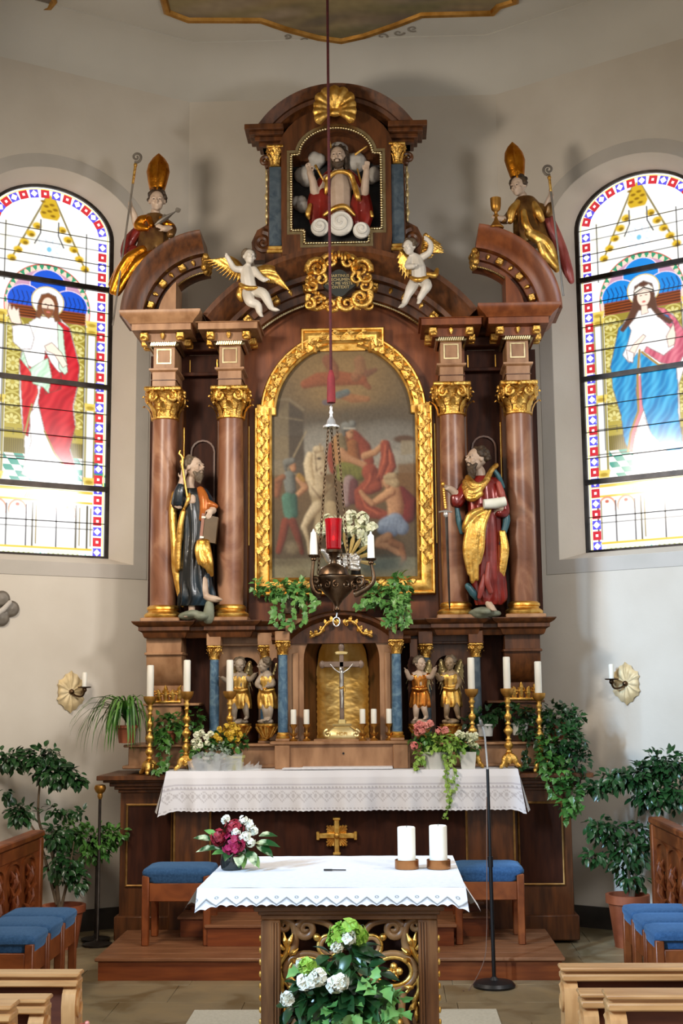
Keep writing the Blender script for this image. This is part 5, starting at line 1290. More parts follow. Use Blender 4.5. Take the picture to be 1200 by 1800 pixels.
# ------------------------------------------------------------------ stools
def make_stool():
    t = thing('upholstered_stool', '', 'stool')
    w, d = .46, .40
    for sx in (-1, 1):
        for sy in (-1, 1):
            b = MB(); b.box(sx * (w / 2 - .048), sx * w / 2, sy * (d / 2 - .048), sy * d / 2, 0, .455, .006); obj('leg', b, wood_stall, t)
    for sy in (-1, 1):
        b = MB(); b.box(-w / 2 + .048, w / 2 - .048, sy * (d / 2 - .035), sy * (d / 2 - .01), .285, .405, .004); obj('apron', b, wood_stall, t)
    for sx in (-1, 1):
        b = MB(); b.box(sx * (w / 2 - .035), sx * (w / 2 - .01), -d / 2 + .048, d / 2 - .048, .285, .405, .004); obj('apron', b, wood_stall, t)
    b = MB(); R = []
    def rr_(hx, hy, r, z):
        P = []
        for cx, cy, a0 in ((1, 1, 0), (-1, 1, 90), (-1, -1, 180), (1, -1, 270)):
            for k in range(5):
                a = math.radians(a0 + 22.5 * k); P.append((cx * (hx - r) + r * math.cos(a), cy * (hy - r) + r * math.sin(a), z))
        return P
    for hx, hy, z in ((.185, .19, .405), (.189, .198, .42), (.19, .2, .44), (.232, .203, .456), (.234, .204, .475), (.225, .196, .492), (.19, .165, .502), (.09, .08, .507)):
        R.append(rr_(hx, hy, min(.04, hy * .5), z))
    b.rings(R); obj('cushion', b, blue_fab, t, sharp=60)
    return t
st0 = make_stool(); st0.location = (-1.10, 8.98, .14); OFF[st0.name] = V(st0.location)
st0['label'] = 'blue padded wooden stool on the platform left of the front altar'; st0['group'] = 'blue padded stools'
dup(st0, (.99, 9.0, .14), 'blue padded wooden stool on the platform right of the front altar, behind the microphone stand')
for k, (nm) in enumerate(('nearest', 'middle', 'farthest')):
    dup(st0, (-1.81, 7.33 + .34 * k, 0), 'blue padded stool by the left choir stall, %s of its row of three' % nm, rotz=PI / 2, scale=(.70, .98, .98))
    dup(st0, (1.955, 7.40 + .34 * k, 0), 'light blue padded stool by the right choir stall, %s of its row of three' % nm, rotz=PI / 2, scale=(.70, .98, .98))

# ------------------------------------------------------------------ front altar
ft = thing('front_altar', 'square carved oak front altar with gilded openwork scroll panel', 'altar', (.15, 6.3, 0))
XL, XR, YF, YB = -.235, .535, 5.78, 6.72
b = MB()
for o, z0, z1 in ((.0, .80, .822), (.012, .822, .84), (.03, .84, .862), (.036, .862, .885), (.055, .885, .905), (.075, .905, .92), (.09, .92, .945)):
    b.box(XL - o, XR + o, YF - o, YB + o, z0, z1, .004)
obj('cornice', b, wood_tablex, ft)
for x0, x1 in ((XL, XL + .085), (XR - .085, XR)):
    for y0, y1 in ((YF, YF + .08), (YB - .08, YB)):
        b = MB(); b.box(x0, x1, y0, y1, .08, .80, .005); p = obj('corner_post', b, wood_table, ft)
        if y0 == YF:
            q = MB(); inner = x1 if x0 == XL else x0
            for k in range(3):
                xx = inner - (1 if x0 == XL else -1) * (.008 + .012 * k); q.box(xx - .004, xx + .004, YF - .006, YF + .01, .1, .79, .002)
            obj('reeding', q, wood_table, p)
b = MB(); b.box(XL - .02, XR + .02, YF - .02, YB + .02, 0, .09, .008); obj('base', b, wood_tablex, ft)
b = MB(); b.box(XL + .01, XL + .03, YF + .05, YB - .05, .09, .8); b.box(XR - .03, XR - .01, YF + .05, YB - .05, .09, .8); b.box(XL + .03, XR - .03, YF + .16, YF + .18, .09, .8); obj('inner_lining', b, wood_deep, ft)
for s_, x in ((-1, XL), (1, XR)):
    q = MB()
    for k in range(12): q.ell((x + s_ * .004, YF + .02, .72 - .05 * k), (.007, .01, .014), 6)
    obj('gilded_beads', q, gold, ft)['kind'] = 'stuff'
PX0, PZ0, YP, U = .152, .805, 5.83, .00077
def pz(zx, zy): return (PX0 + (zx - 605) * U * 1.02, PZ0 - (zy - 225) * U)
wd_ = MB(); gd = MB()
def both(fn):
    for s_ in (-1, 1):
        m1, m2 = MB(), MB(); fn(m1, m2)
        T = Matrix.Translation((PX0, 0, 0)) @ Matrix.Scale(s_, 4, (1, 0, 0)) @ Matrix.Translation((-PX0, 0, 0))
        wd_.join(m1, T); gd.join(m2, T)
def right_half(w, g):
    def pt(*P): return [(pz(*p)[0], YP, pz(*p)[1]) for p in P]
    def vol(c, r, t, a0, d, th): w.spiral(pz(*c), r * U, t, a0, d, th * U, th * .55 * U, YP, 8, .8, 18)
    def stem(P, r, mb=w, n=16): 
        q = smooth(pt(*P), n); k = len(q); mb.tube(q, [U * (r[0] + (r[1] - r[0]) * i / (k - 1)) for i in range(k)] if hasattr(r, '__len__') else r * U, 8, True, .8, up=(0, 1, 0))
    stem([(660, 420), (680, 330), (720, 270), (790, 245), (860, 240), (900, 275)], (18, 24)); vol((850, 290), 56, 1.5, .2, -1, 24)
    stem([(925, 430), (915, 370), (910, 310), (930, 260), (975, 235)], (26, 22)); vol((972, 270), 42, 1.4, PI / 2, -1, 20)
    for rr_, mb, th in ((58, g, 12), (44, w, 14)):
        c = pz(725, 385); mb.tube([(c[0] + rr_ * U * math.cos(a), YP, c[1] + rr_ * U * math.sin(a)) for a in [2 * PI * i / 22 for i in range(23)]], th * U, 7, False)
    g.ell((pz(790, 335)[0], YP - .01, pz(790, 335)[1]), 22 * U, 10)
    for rx, ry, mb, th in ((104, 78, g, 15), (126, 98, w, 20)):
        c = pz(845, 525); mb.tube([(c[0] + rx * U * math.cos(a), YP, c[1] + ry * U * math.sin(a)) for a in [2 * PI * i / 26 for i in range(27)]], th * U, 7, False)
    c = pz(850, 525)
    for a in range(4): g.ell((c[0] + 27 * U * math.cos(a * PI / 2 + .1), YP - .012, c[1] + 29 * U * math.sin(a * PI / 2 + .1)), (23 * U, .014, 23 * U), 9)
    g.ell((c[0], YP - .02, c[1]), 12 * U, 8)
    stem([(915, 640), (985, 560), (1000, 490), (965, 430), (945, 380)], (10, 22), g); stem([(985, 560), (990, 620), (960, 690), (975, 730)], (22, 12), g)
    for (x, y, dx, dz, L) in ((950, 380, -.4, 1, 70), (960, 385, .2, 1, 80), (975, 400, .8, .8, 75), (985, 440, .9, .5, 55), (940, 430, -.8, .6, 60), (990, 500, 1, .1, 45), (995, 590, .7, -.8, 55), (965, 690, -.7, -.8, 60), (985, 690, .6, -1, 75), (950, 610, -1, .2, 50), (970, 720, 0, -1, 70), (935, 460, -1, 0, 40)):
        p = pz(x, y); L *= U; n_ = V((dx, 0, dz)).normalized()
        g.tube([(p[0], YP - .01, p[1]), (p[0] + n_.x * L * .5, YP - .028, p[1] + n_.z * L * .5), (p[0] + n_.x * L, YP - .018, p[1] + n_.z * L)], [.008, .013, .003], 7)
    stem([(720, 470), (690, 560), (720, 640), (800, 660), (880, 640)], (22, 18)); stem([(900, 640), (890, 740), (930, 840), (985, 850)], (20, 24)); vol((985, 800), 46, 1.4, -PI / 2, 1, 22)
    stem([(700, 700), (760, 760), (840, 800), (860, 900), (800, 960), (720, 940)], (22, 20)); vol((780, 900), 50, 1.3, -.5, 1, 20)
    g.ell((pz(870, 800)[0], YP - .012, pz(870, 800)[1]), 26 * U, 9); g.ell((pz(735, 815)[0], YP - .012, pz(735, 815)[1]), 22 * U, 9)
    stem([(640, 480), (690, 600), (690, 720), (640, 860), (640, 1000)], (16, 16)); stem([(1000, 850), (960, 960), (900, 1010), (760, 1020), (660, 1090)], (20, 16))
both(right_half)
c = pz(605, 300)
gd.tube([(c[0] + 58 * U * math.cos(a), YP, c[1] + 50 * U * math.sin(a)) for a in [2 * PI * i / 22 for i in range(23)]], 13 * U, 7, False)
gd.ell((c[0], YP, pz(605, 240)[1]), (22 * U, .012, 14 * U), 8)
pnl = bpy.data.objects.new('carved_panel', None); COL.objects.link(pnl); pnl.parent = ft; OFF[pnl.name] = OFF[ft.name]
obj('scrollwork', wd_, wood_scroll, pnl, sharp=60); obj('gilded_foliage', gd, gold, pnl, sharp=60)
# cloth on the front altar
fc = thing('altar_cloth', 'white cloth with zigzag edge embroidery on the front altar', 'tablecloth', (.07, 6.25, .95))
YC0, YC1, XC0, XC1 = 5.675, 6.80, -.50, .655
b = MB(); R = []
for j in range(24):
    y = YC1 - (YC1 - YC0) * j / 23; k = j / 23
    R.append([(XC0 - .0 * k + (XC1 - XC0) * i / 30, y, .951 + .002 * noise.noise(V((i * .4, j * .5, 1)))) for i in range(31)])
b.rings(R, False, False); ct = obj('cloth_top', b, linen, fc, sharp=0)
c = lace_canvas(XC0, XC1, .075, 520, 26, 'front')
def fdrape(x, y):
    t = y / .075; e = max(0, (XC0 + .1 - x)); e2 = max(0, x - (XC1 - .06))
    sc = .008 * abs(math.sin((x - XC0) * PI / .043)) * max(0, t - .8) * 5
    return (x - e * .1 * t + e2 * .2 * t, YC0 - .005 - .012 * t - .006 * t * math.sin(x * 14) + e * .05, .951 - y + sc - e * .28 * t - e2 * .5 * t)
c.mesh('embroidered_edge', fdrape, lace_m, fc)
for s_, x in ((-1, XC0), (1, XC1)):
    b = MB(); R = []
    for j in range(6):
        t = j / 5
        R.append([(x + s_ * (.012 + .05 * (1 - i / 14) ** 2) * t, YC0 + (YC1 - YC0) * i / 14, .951 - t * (.10 - .02 * math.sin(i * 1.1))) for i in range(15)])
    b.rings(R, False, False); obj('side_drop', b, linen, fc, sharp=0)
rg_ = thing('rug', 'pale rug on the stone floor under the front altar', 'rug', (.06, 6.3, 0))
b = MB(); b.prism([(-.79, 5.2), (.92, 5.2), (.92, 7.60), (-.79, 7.58)], .0, .012, plane='xy'); obj('pile', b, rug_m, rg_)

# ------------------------------------------------------------------ carved figures
RCAM = Matrix((r2, u2, -fw)).transposed()
def at(px, py, Y):
    """the point at depth Y that the photo shows at pixel (px, py) of 1200 x 1800"""
    d = r2 * ((px - 600) / F_PX) - u2 * ((py - 900) / F_PX) + fw
    return V((CAM_X, 0, CAM_Z)) + d * (Y / d.y)
PXM = lambda Y: Y / F_PX
def chain(mb, P, n=None, nn=9, flat=1.0):
    """smooth tapering limb through (px, py, depth, radius in px)"""
    n = n or 4 * len(P)
    c = smooth([at(p[0], p[1], p[2]) for p in P], n); m = len(P) - 1; rr = []
    for i in range(n):
        t = m * i / (n - 1); j = min(int(t), m - 1); t -= j
        rr.append((P[j][3] * (1 - t) + P[j + 1][3] * t) * PXM(P[j][2]))
    return mb.tube(c, rr, nn, flat=flat, rnd=True)
def blob(mb, px, py, Y, rx, ry, rz=None, n=12):
    k = PXM(Y); return mb.ell(at(px, py, Y), (rx * k, (ry if rz is None else rz) * k, ry * k), n)
def robe(mb, P, nf=7, amp=.12, n=60, seed=0, top=0.15):
    """draped cloth: rings (px, py, depth, rx, ry) with vertical folds deepening downwards"""
    rr = random.Random(seed); ph = [rr.uniform(0, 6.3) for _ in range(4)]
    Q = []
    m = len(P) - 1; N = 5 * m
    C = smooth([at(p[0], p[1], p[2]) for p in P], N + 1)
    for i in range(N + 1):
        t = m * i / N; j = min(int(t), m - 1); t -= j
        rx = (P[j][3] * (1 - t) + P[j + 1][3] * t) * PXM(P[j][2]); ry = (P[j][4] * (1 - t) + P[j + 1][4] * t) * PXM(P[j][2])
        g = top + (1 - top) * i / N; R = []
        for q in range(n):
            a = 2 * PI * q / n
            f = abs(math.sin(nf * a / 2 + ph[0] + .7 * math.sin(i * .35 + ph[1]))) - .5 + .45 * math.sin((nf + 3) * a + ph[2] + i * .12)
            k = 1 + amp * g * f
            R.append(C[i] + V((rx * k * math.cos(a), ry * k * math.sin(a), 0)))
        Q.append(R)
    return mb.rings(Q)
def head(skin_mb, hair_mb, px, py, Y, R, yaw=0, tilt=0, roll=0, beard=0, hair='curly', seed=1, eyes=None, face_full=.0):
    """head of half height R px; face towards -y turned by yaw"""
    R *= PXM(Y); M = Matrix.Translation(at(px, py, Y)) @ Matrix.Rotation(math.radians(yaw), 4, 'Z') @ Matrix.Rotation(math.radians(roll), 4, 'Y') @ Matrix.Rotation(math.radians(tilt), 4, 'X')
    m = MB(); e = lambda c, r, n=12: m.ell([R * q for q in c], [R * q for q in r], n)
    e((0, .1, .22), (.72, .86, .78), 16); e((0, -.16, -.34), (.56, .6, .58), 14); e((0, -.5, -.72), (.26, .22, .2), 10)
    for s in (-1, 1):
        e((s * .32, -.5, -.22), (.25, .24, .22), 10); e((s * .73, .06, -.02), (.1, .2, .26), 8)
        e((s * .29, -.70, .22), (.24, .12, .09), 8); e((s * .27, -.69, .06), (.15, .1, .085), 8)
    m.tube([V((0, -.70, .2)) * R, V((0, -.86, -.02)) * R, V((0, -1.0, -.2)) * R], [.07 * R, .1 * R, .13 * R], 8); e((0, -.84, -.24), (.17, .12, .08), 8)
    e((0, -.72, -.44), (.22, .1, .06), 8); e((0, -.70, -.54), (.19, .1, .06), 8)
    skin_mb.join(m, M)
    if eyes is not None:
        for s in (-1, 1):
            q = MB(); q.ell((s * .27 * R, -.765 * R, .07 * R), (.09 * R, .04 * R, .05 * R), 8); q.xf(M); obj('eye', q, eye_m, eyes)
    h = MB(); rr = random.Random(seed); e2 = lambda c, r, n=10: h.ell([R * q for q in c], [R * q for q in r], n)
    e2((0, .24, .34), (.79, .84, .76), 14)
    if hair in ('curly', 'long'):
        for k in range(46):
            a = rr.uniform(-.5, PI + .5); el = rr.uniform(-.3, 1.3)
            x, y, z = .8 * math.cos(a) * math.cos(el), .22 + .82 * math.sin(a) * math.cos(el), .3 + .78 * math.sin(el)
            if y < -.35 and z < .6: continue
            r_ = rr.uniform(.15, .24); e2((x, y, z), (r_, r_, r_), 7)
    if hair == 'long':
        for s in (-1, 1):
            for k in range(4):
                x = s * (.66 + .05 * k); y = .05 + .17 * k
                h.tube([V((x, y, .3)) * R, V((x * 1.08, y, -.3)) * R, V((x * 1.0, y + .05, -.8)) * R, V((x * 1.12, y - .1, -1.25)) * R], [.2 * R, .2 * R, .18 * R, .08 * R], 7)
    if beard:
        for k in range(13):
            x = -.42 + .07 * k; L = beard * (1 - abs(x) * .6) * rr.uniform(.85, 1.1); y = -.55 + .55 * abs(x)
            h.tube([V((x * 1.2, y + .05, -.46 + .15 * abs(x))) * R, V((x * 1.05, y - .12, -.75)) * R, V((x * .8 + rr.uniform(-.05, .05), y - .02, -.75 - L * .5)) * R, V((x * .5, y + .08, -.75 - L)) * R], [.13 * R, .17 * R, .14 * R, .05 * R], 7)
        for s in (-1, 1): h.tube([V((s * .04, -.86, -.36)) * R, V((s * .26, -.74, -.44)) * R, V((s * .34, -.6, -.62)) * R], [.06 * R, .08 * R, .05 * R], 6)
    hair_mb.join(h, M)
def hand(mb, w, d, nrm, L, curl=.5, side=1, spread=.12):
    """palm and five separate fingers; w wrist, d direction, nrm back of the hand, L hand length in metres"""
    w = V(w); d = V(d).normalized(); n = V(nrm); n = (n - d * n.dot(d)).normalized(); s = d.cross(n) * side
    R = []
    for t, hw, th in ((0, .19, .13), (.2, .23, .13), (.42, .25, .11), (.5, .22, .09)):
        R.append([w + d * L * t + s * hw * L * math.cos(a) * .95 + n * th * L * math.sin(a) for a in [2 * PI * k / 10 for k in range(10)]])
    mb.rings(R)
    for k, (off, ln) in enumerate(((-.19, .4), (-.065, .5), (.06, .47), (.18, .36))):
        p = w + d * L * .46 + s * off * L; dd = (d + s * off * spread * 3).normalized(); P = [p]; c = curl * .55
        for j in range(3):
            p = p + dd * L * ln * (.42, .34, .26)[j]; P.append(p); dd = (dd * math.cos(c) - n * math.sin(c)).normalized(); c = curl * .9
        mb.tube(P, [L * .062, L * .058, L * .052, L * .042], 7, rnd=True)
    p = w + d * L * .12 - s * .2 * L; dd = (d * .7 - s * .75 - n * .25).normalized()
    P = [p, p + dd * L * .2, p + dd * L * .2 + (d * .9 - s * .2 - n * curl * .5).normalized() * L * .18, p + dd * L * .2 + (d * .95 - n * curl * .8).normalized() * L * .3]
    mb.tube(P, [L * .075, L * .068, L * .06, L * .045], 7, rnd=True)
def foot(mb, ankle, toe, r):
    a, t = V(ankle), V(toe); d = (t - a)
    mb.tube([a, a.lerp(t, .3) - V((0, 0, r * .3)), a.lerp(t, .7) - V((0, 0, r * .2)), t], [r, r * 1.05, r * .95, r * .5], 9, rnd=True)
    s = V((d.y, -d.x, 0)).normalized()
    for k in range(5): mb.tube([a.lerp(t, .75) + s * r * .38 * (k - 2), t + s * r * .36 * (k - 2) + d.normalized() * r * .2], [r * .3, r * .22], 6, rnd=True)
def wing(mb, root, elbow, tips, n=9, w=.03):
    """carved wing: arm bone from root over elbow with feathers fanning to the tips"""
    root, elbow = V(root), V(elbow); T = resample(tips, n)
    arm = smooth([root, root.lerp(elbow, .55) + V((0, 0, .015)), elbow], n)
    mb.tube(arm, [w * .75] * n, 7, rnd=True)
    for layer, (k, ww, dy) in enumerate(((1.0, .8, 0), (.66, .85, -.012), (.4, .8, -.022))):
        for i in range(n):
            a = arm[i]; b = a.lerp(T[i], k); mid = a.lerp(b, .5) + V((0, dy - .006, 0))
            mb.tube([a + V((0, dy, 0)), mid, b + V((0, dy * .4, 0))], [w * .45 * ww, w * .62 * ww, w * .18 * ww], 6, flat=.55, rnd=True)
def rock(name, px, py, Y, rx, ry, m, par, seed=0, rz=None):
    q = MB(); rr = random.Random(seed)
    for k in range(9): blob(q, px + rr.uniform(-.5, .5) * rx, py + rr.uniform(-.2, .3) * ry, Y + rr.uniform(-.4, .3) * rx * PXM(Y), rx * rr.uniform(.45, .62), ry * rr.uniform(.55, .8), rx * .5)
    return obj(name, q, m, par, remesh=.009, sm=1)

# --- standing figure on the left: dark teal robe, gilded lining, raised arm, book
YS = 9.70
s1 = thing('saint_statue', 'standing carved bearded figure in a dark teal robe with a book, left of the painting', 'statue', at(342, 1085, YS), 'carved figures of the altar')
sk, hr = MB(), MB()
head(sk, hr, 341, 823, YS - .02, 21, yaw=62, tilt=-8, beard=.75, hair='curly', eyes=s1, seed=3)
chain(sk, [(336, 842, YS, 9), (333, 858, YS, 9.5), (337, 880, YS - .03, 16)])
chain(sk, [(314, 872, YS - .04, 8), (313, 890, YS - .07, 9), (317, 862, YS - .08, 8), (321, 842, YS - .08, 6)])
hand(sk, at(321, 843, YS - .08), at(325, 820, YS - .08) - at(321, 843, YS - .08), (.3, -1, 0), .10, .9, 1)
chain(sk, [(366, 885, YS - .03, 8), (374, 896, YS - .08, 7), (370, 900, YS - .11, 6)])
hand(sk, at(372, 895, YS - .12), at(364, 914, YS - .13) - at(372, 895, YS - .12), (.2, -1, .2), .095, .35, -1)
chain(sk, [(337, 880, YS - .01, 14), (341, 960, YS, 12), (340, 1030, YS - .03, 10)]); chain(sk, [(341, 960, YS, 11), (355, 1010, YS - .04, 9), (358, 1030, YS - .07, 8)]); chain(sk, [(337, 878, YS, 9), (322, 872, YS - .02, 9), (314, 874, YS - .04, 8)]); chain(sk, [(340, 878, YS, 9), (358, 876, YS, 9), (367, 888, YS - .03, 8)])
chain(sk, [(338, 1040, YS - .04, 8), (337, 1062, YS - .05, 6.5), (337, 1073, YS - .05, 6)]); foot(sk, at(337, 1075, YS - .05), at(326, 1083, YS - .1), .026)
chain(sk, [(357, 1020, YS - .06, 9), (359, 1036, YS - .08, 7.5), (361, 1047, YS - .08, 6.5)]); foot(sk, at(361, 1048, YS - .08), at(388, 1054, YS - .12), .027)
obj('body', sk, skin, s1, remesh=.0055, sm=3); obj('hair', hr, hair_g, s1, remesh=.006, sm=1)
b = MB(); robe(b, [(336, 860, YS, 20, 16), (338, 872, YS, 27, 19), (341, 900, YS, 27, 20), (343, 940, YS, 26, 20), (343, 985, YS - .01, 27, 21), (344, 1025, YS - .01, 30, 23), (346, 1050, YS - .01, 32, 24), (341, 1066, YS, 27, 22)], 9, .16, seed=2)
chain(b, [(319, 868, YS - .02, 12), (313, 886, YS - .06, 13), (315, 868, YS - .08, 11), (318, 856, YS - .08, 9)])
chain(b, [(356, 868, YS, 12), (366, 882, YS - .03, 11), (373, 893, YS - .06, 9)])
obj('robe', b, cloth_teal, s1, remesh=.006, sm=2)
b = MB(); chain(b, [(307, 868, YS + .02, 6), (304, 900, YS, 8), (307, 950, YS - .02, 8), (310, 1000, YS - .02, 9), (316, 1040, YS - .02, 7), (321, 1064, YS - .02, 4)], 30)
chain(b, [(322, 900, YS - .09, 5), (318, 920, YS - .09, 6), (314, 960, YS - .07, 6), (313, 1000, YS - .06, 5)]); chain(b, [(322, 898, YS - .08, 3), (330, 880, YS - .1, 4), (333, 868, YS - .09, 3)])
obj('gilded_lining', b, gold, s1, remesh=.007, sm=2)
b = MB(); chain(b, [(352, 862, YS - .04, 8), (358, 876, YS - .08, 9), (359, 895, YS - .09, 9), (354, 912, YS - .09, 5)]); chain(b, [(360, 880, YS - .06, 6), (370, 886, YS - .09, 6), (379, 890, YS - .08, 5)])
obj('shoulder_drape', b, cloth_orange, s1, remesh=.006, sm=2)
b = MB()
for k, (dx, w) in enumerate(((-9, 4), (-3, 6), (4, 6), (10, 5))): chain(b, [(356 + dx * .8, 952, YS - .12, w), (356 + dx * 1.1, 968 + 5 * (k % 2), YS - .14, w * 1.15), (360 + dx * 1.0, 990, YS - .13 - .02 * (k % 2), w), (363 + dx * .9, 1000 + 1.1 * dx, YS - .11, w * .7)])
obj('gilded_drape', b, gold, s1, remesh=.006, sm=2)
def slab(name, pts, Y, th, m, par, c=.004):
    q = MB(); P = [at(x, y, Y) for x, y in pts]; q.prism([(p.x, p.z) for p in P], Y - th / 2, Y + th / 2); return obj(name, q, m, par)
bk1 = slab('book', [(357, 904), (384, 910), (379, 956), (352, 951)], YS - .10, .055, mat('book_cover', srgb(84, 64, 36), srgb(106, 82, 50), .4, scale=6), s1)
q = MB(); q.prism([(p.x, p.z) for p in [at(x, y, YS - .13) for x, y in ((355, 902), (360, 903), (355, 952), (350, 951))]], YS - .135, YS - .07); obj('book_spine', q, mat('book_pages', srgb(156, 106, 86), rough=.5), bk1)
for y in (909, 944):
    q = MB(); q.prism([(p.x, p.z) for p in [at(x, yy, YS - .137) for x, yy in ((354.5 - (y - 909) * .09, y - 2), (361 - (y - 909) * .09, y - 1), (361 - (y - 909) * .09, y + 2), (354 - (y - 909) * .09, y + 2))]], YS - .14, YS - .12); obj('band', q, pet_white, bk1)
q = MB(); q.tube([at(330, 880, YS - .1), at(325, 850, YS - .1), at(320, 818, YS - .1)], [.009, .009, .009], 8)
q.ell(at(319, 812, YS - .1), (.014, .014, .02), 8); q.tube(smooth([at(320, 818, YS - .1), at(321, 806, YS - .1), at(318, 800, YS - .1), at(315, 797, YS - .1), at(317, 792, YS - .1)], 12), [.011, .012, .010, .009, .009, .009, .009, .008, .008, .008, .007, .006], 7)
obj('gilded_key', q, gold, s1)
rock('rock_base', 341, 1081, YS - .04, 28, 11, rock_g, s1, 1); slabq = MB(); chain(slabq, [(368, 1062, YS - .08, 8), (367, 1074, YS - .07, 10), (366, 1087, YS - .05, 11)]); obj('rock_stump', slabq, rock_g, s1, remesh=.009, sm=1)

# --- standing figure on the right: red robe, gilded mantle, sword and scroll
s2 = thing('saint_statue', 'standing carved dark bearded figure in red and gold with a sword and a white scroll', 'statue', at(850, 1082, YS), 'carved figures of the altar')
sk, hr = MB(), MB()
head(sk, hr, 837, 808, YS - .03, 22, yaw=-62, tilt=-4, beard=1.15, hair='curly', eyes=s2, seed=6)
chain(sk, [(843, 828, YS, 10), (845, 845, YS, 11)])
chain(sk, [(802, 870, YS - .06, 8), (794, 862, YS - .08, 7), (786, 858, YS - .1, 6)]); hand(sk, at(790, 861, YS - .1), at(777, 850, YS - .1) - at(790, 861, YS - .1), (0, -.5, 1), .09, .9, 1)
chain(sk, [(872, 900, YS - .06, 7), (880, 893, YS - .1, 6)]); hand(sk, at(882, 892, YS - .1), at(866, 892, YS - .13) - at(882, 892, YS - .1), (0, .3, -1), .085, .8, 1)
chain(sk, [(845, 845, YS, 11), (850, 900, YS, 14), (853, 980, YS, 11), (855, 1034, YS - .04, 9)]); chain(sk, [(846, 860, YS, 9), (820, 856, YS - .02, 9), (806, 874, YS - .05, 8), (800, 870, YS - .06, 8)]); chain(sk, [(848, 860, YS, 9), (868, 860, YS, 9), (876, 880, YS - .02, 8), (874, 900, YS - .05, 7)])
chain(sk, [(855, 1030, YS - .05, 9), (857, 1050, YS - .06, 7), (858, 1060, YS - .06, 6)]); foot(sk, at(857, 1058, YS - .06), at(868, 1072, YS - .12), .027)
obj('body', sk, skin, s2, remesh=.0055, sm=3); obj('hair', hr, hair_b, s2, remesh=.006, sm=1)
b = MB(); robe(b, [(846, 838, YS, 18, 15), (846, 852, YS, 30, 20), (850, 880, YS, 30, 21), (852, 920, YS, 28, 22), (855, 970, YS, 27, 22), (858, 1020, YS, 29, 23), (862, 1052, YS, 27, 22), (860, 1064, YS, 22, 18)], 9, .16, seed=5)
chain(b, [(824, 850, YS - .02, 12), (810, 872, YS - .05, 12), (802, 884, YS - .06, 11), (799, 876, YS - .07, 9)]); chain(b, [(868, 850, YS, 12), (880, 880, YS - .03, 12), (886, 900, YS - .05, 10), (878, 902, YS - .08, 8)])
obj('robe', b, cloth_red, s2, remesh=.006, sm=2)
b = MB()
for P in ([(818, 848, YS - .06, 7), (828, 866, YS - .12, 9), (842, 860, YS - .13, 7), (858, 842, YS - .09, 5)], [(816, 856, YS - .07, 6), (826, 876, YS - .13, 7), (844, 868, YS - .13, 6)], [(822, 840, YS - .06, 6), (834, 854, YS - .12, 8), (850, 850, YS - .11, 6), (864, 826, YS - .05, 5), (872, 818, YS - .02, 5)]): chain(b, P)
obj('gilded_collar', b, gold_carved, s2, remesh=.006, sm=2)
b = MB()
for x0, x1, x2, y2, w in ((826, 819, 824, 1008, 7), (834, 826, 830, 1022, 8), (842, 836, 838, 1018, 7), (849, 846, 842, 990, 6), (838, 832, 834, 1004, 8)):
    chain(b, [(x0 + 12, 896, YS - .11, w * .6), (x0, 925, YS - .14, w), (x1, 965, YS - .14, w), (x2, y2, YS - .13, w * .55)])
chain(b, [(846, 896, YS - .12, 6), (828, 905, YS - .14, 8), (818, 926, YS - .13, 7), (816, 934, YS - .1, 4)])
for x in (884, 889): chain(b, [(x - 4, 935, YS - .06, 4), (x, 965, YS - .06, 6), (x - 4, 1000, YS - .05, 5), (x - 8, 1022, YS - .04, 3)])
obj('gilded_mantle', b, gold, s2, remesh=.006, sm=2)
for P in ([(802, 888, YS - .05, 4), (806, 915, YS - .05, 6), (811, 936, YS - .05, 4)], [(886, 895, YS - .04, 6), (890, 915, YS - .04, 7), (884, 940, YS - .05, 5), (880, 956, YS - .06, 3)], [(852, 920, YS - .12, 4), (848, 950, YS - .13, 5), (846, 975, YS - .12, 4)], [(822, 1030, YS - .08, 6), (832, 1044, YS - .08, 7), (836, 1052, YS - .06, 4)], [(866, 824, YS - .03, 4), (876, 838, YS - .02, 5), (884, 856, YS, 4)]):
    b = MB(); chain(b, P); obj('teal_lining', b, cloth_blue, s2, remesh=.006, sm=2)
for P in ([(850, 1012, YS - .1, 4), (846, 1034, YS - .11, 6), (842, 1050, YS - .1, 4)], [(858, 990, YS - .1, 4), (856, 1020, YS - .12, 6), (862, 1040, YS - .1, 5)], [(876, 850, YS - .07, 5), (882, 868, YS - .09, 6), (884, 880, YS - .09, 4)]):
    b = MB(); chain(b, P); obj('rose_folds', b, cloth_rose, s2, remesh=.006, sm=2)
q = MB(); p0, p1 = at(850, 886, YS - .15), at(888, 881, YS - .13); q.tube([p0, p0.lerp(p1, .5) + V((0, 0, -.006)), p1], [.036, .04, .036], 14)
sc = obj('scroll', q, pet_white, s2, sharp=50)
q = MB(); d = (p1 - p0).normalized(); M = d.to_track_quat('Z', 'Y').to_matrix().to_4x4()
m = MB(); pts = [((.006 + .0035 * t) * math.cos(t), (.006 + .0035 * t) * math.sin(t), 0) for t in [i * .5 for i in range(16)]]; m.tube(pts, .0028, 5); q.join(m, Matrix.Translation(p1 + d * .003) @ M); obj('scroll_edge', q, wood_pew, sc)
sw = bpy.data.objects.new('sword', None); COL.objects.link(sw); sw.parent = s2; OFF[sw.name] = OFF[s2.name]
YW = YS - .14
q = MB(); q.ell(at(778, 851, YW), (.017, .017, .02), 10); q.tube([at(779, 858, YW), at(783, 894, YW)], [.010, .012], 10)
for k in range(8): p = at(779 + .5 * k, 860 + 4.2 * k, YW); q.ell(p, (.014, .014, .006), 8)
obj('grip', q, gold, sw)
q = MB(); q.tube([at(771, 900, YW), at(783, 898, YW), at(794, 900, YW)], [.006, .009, .006], 8); q.ell(at(783, 904, YW), (.02, .015, .026), 8); obj('guard', q, silver, sw)
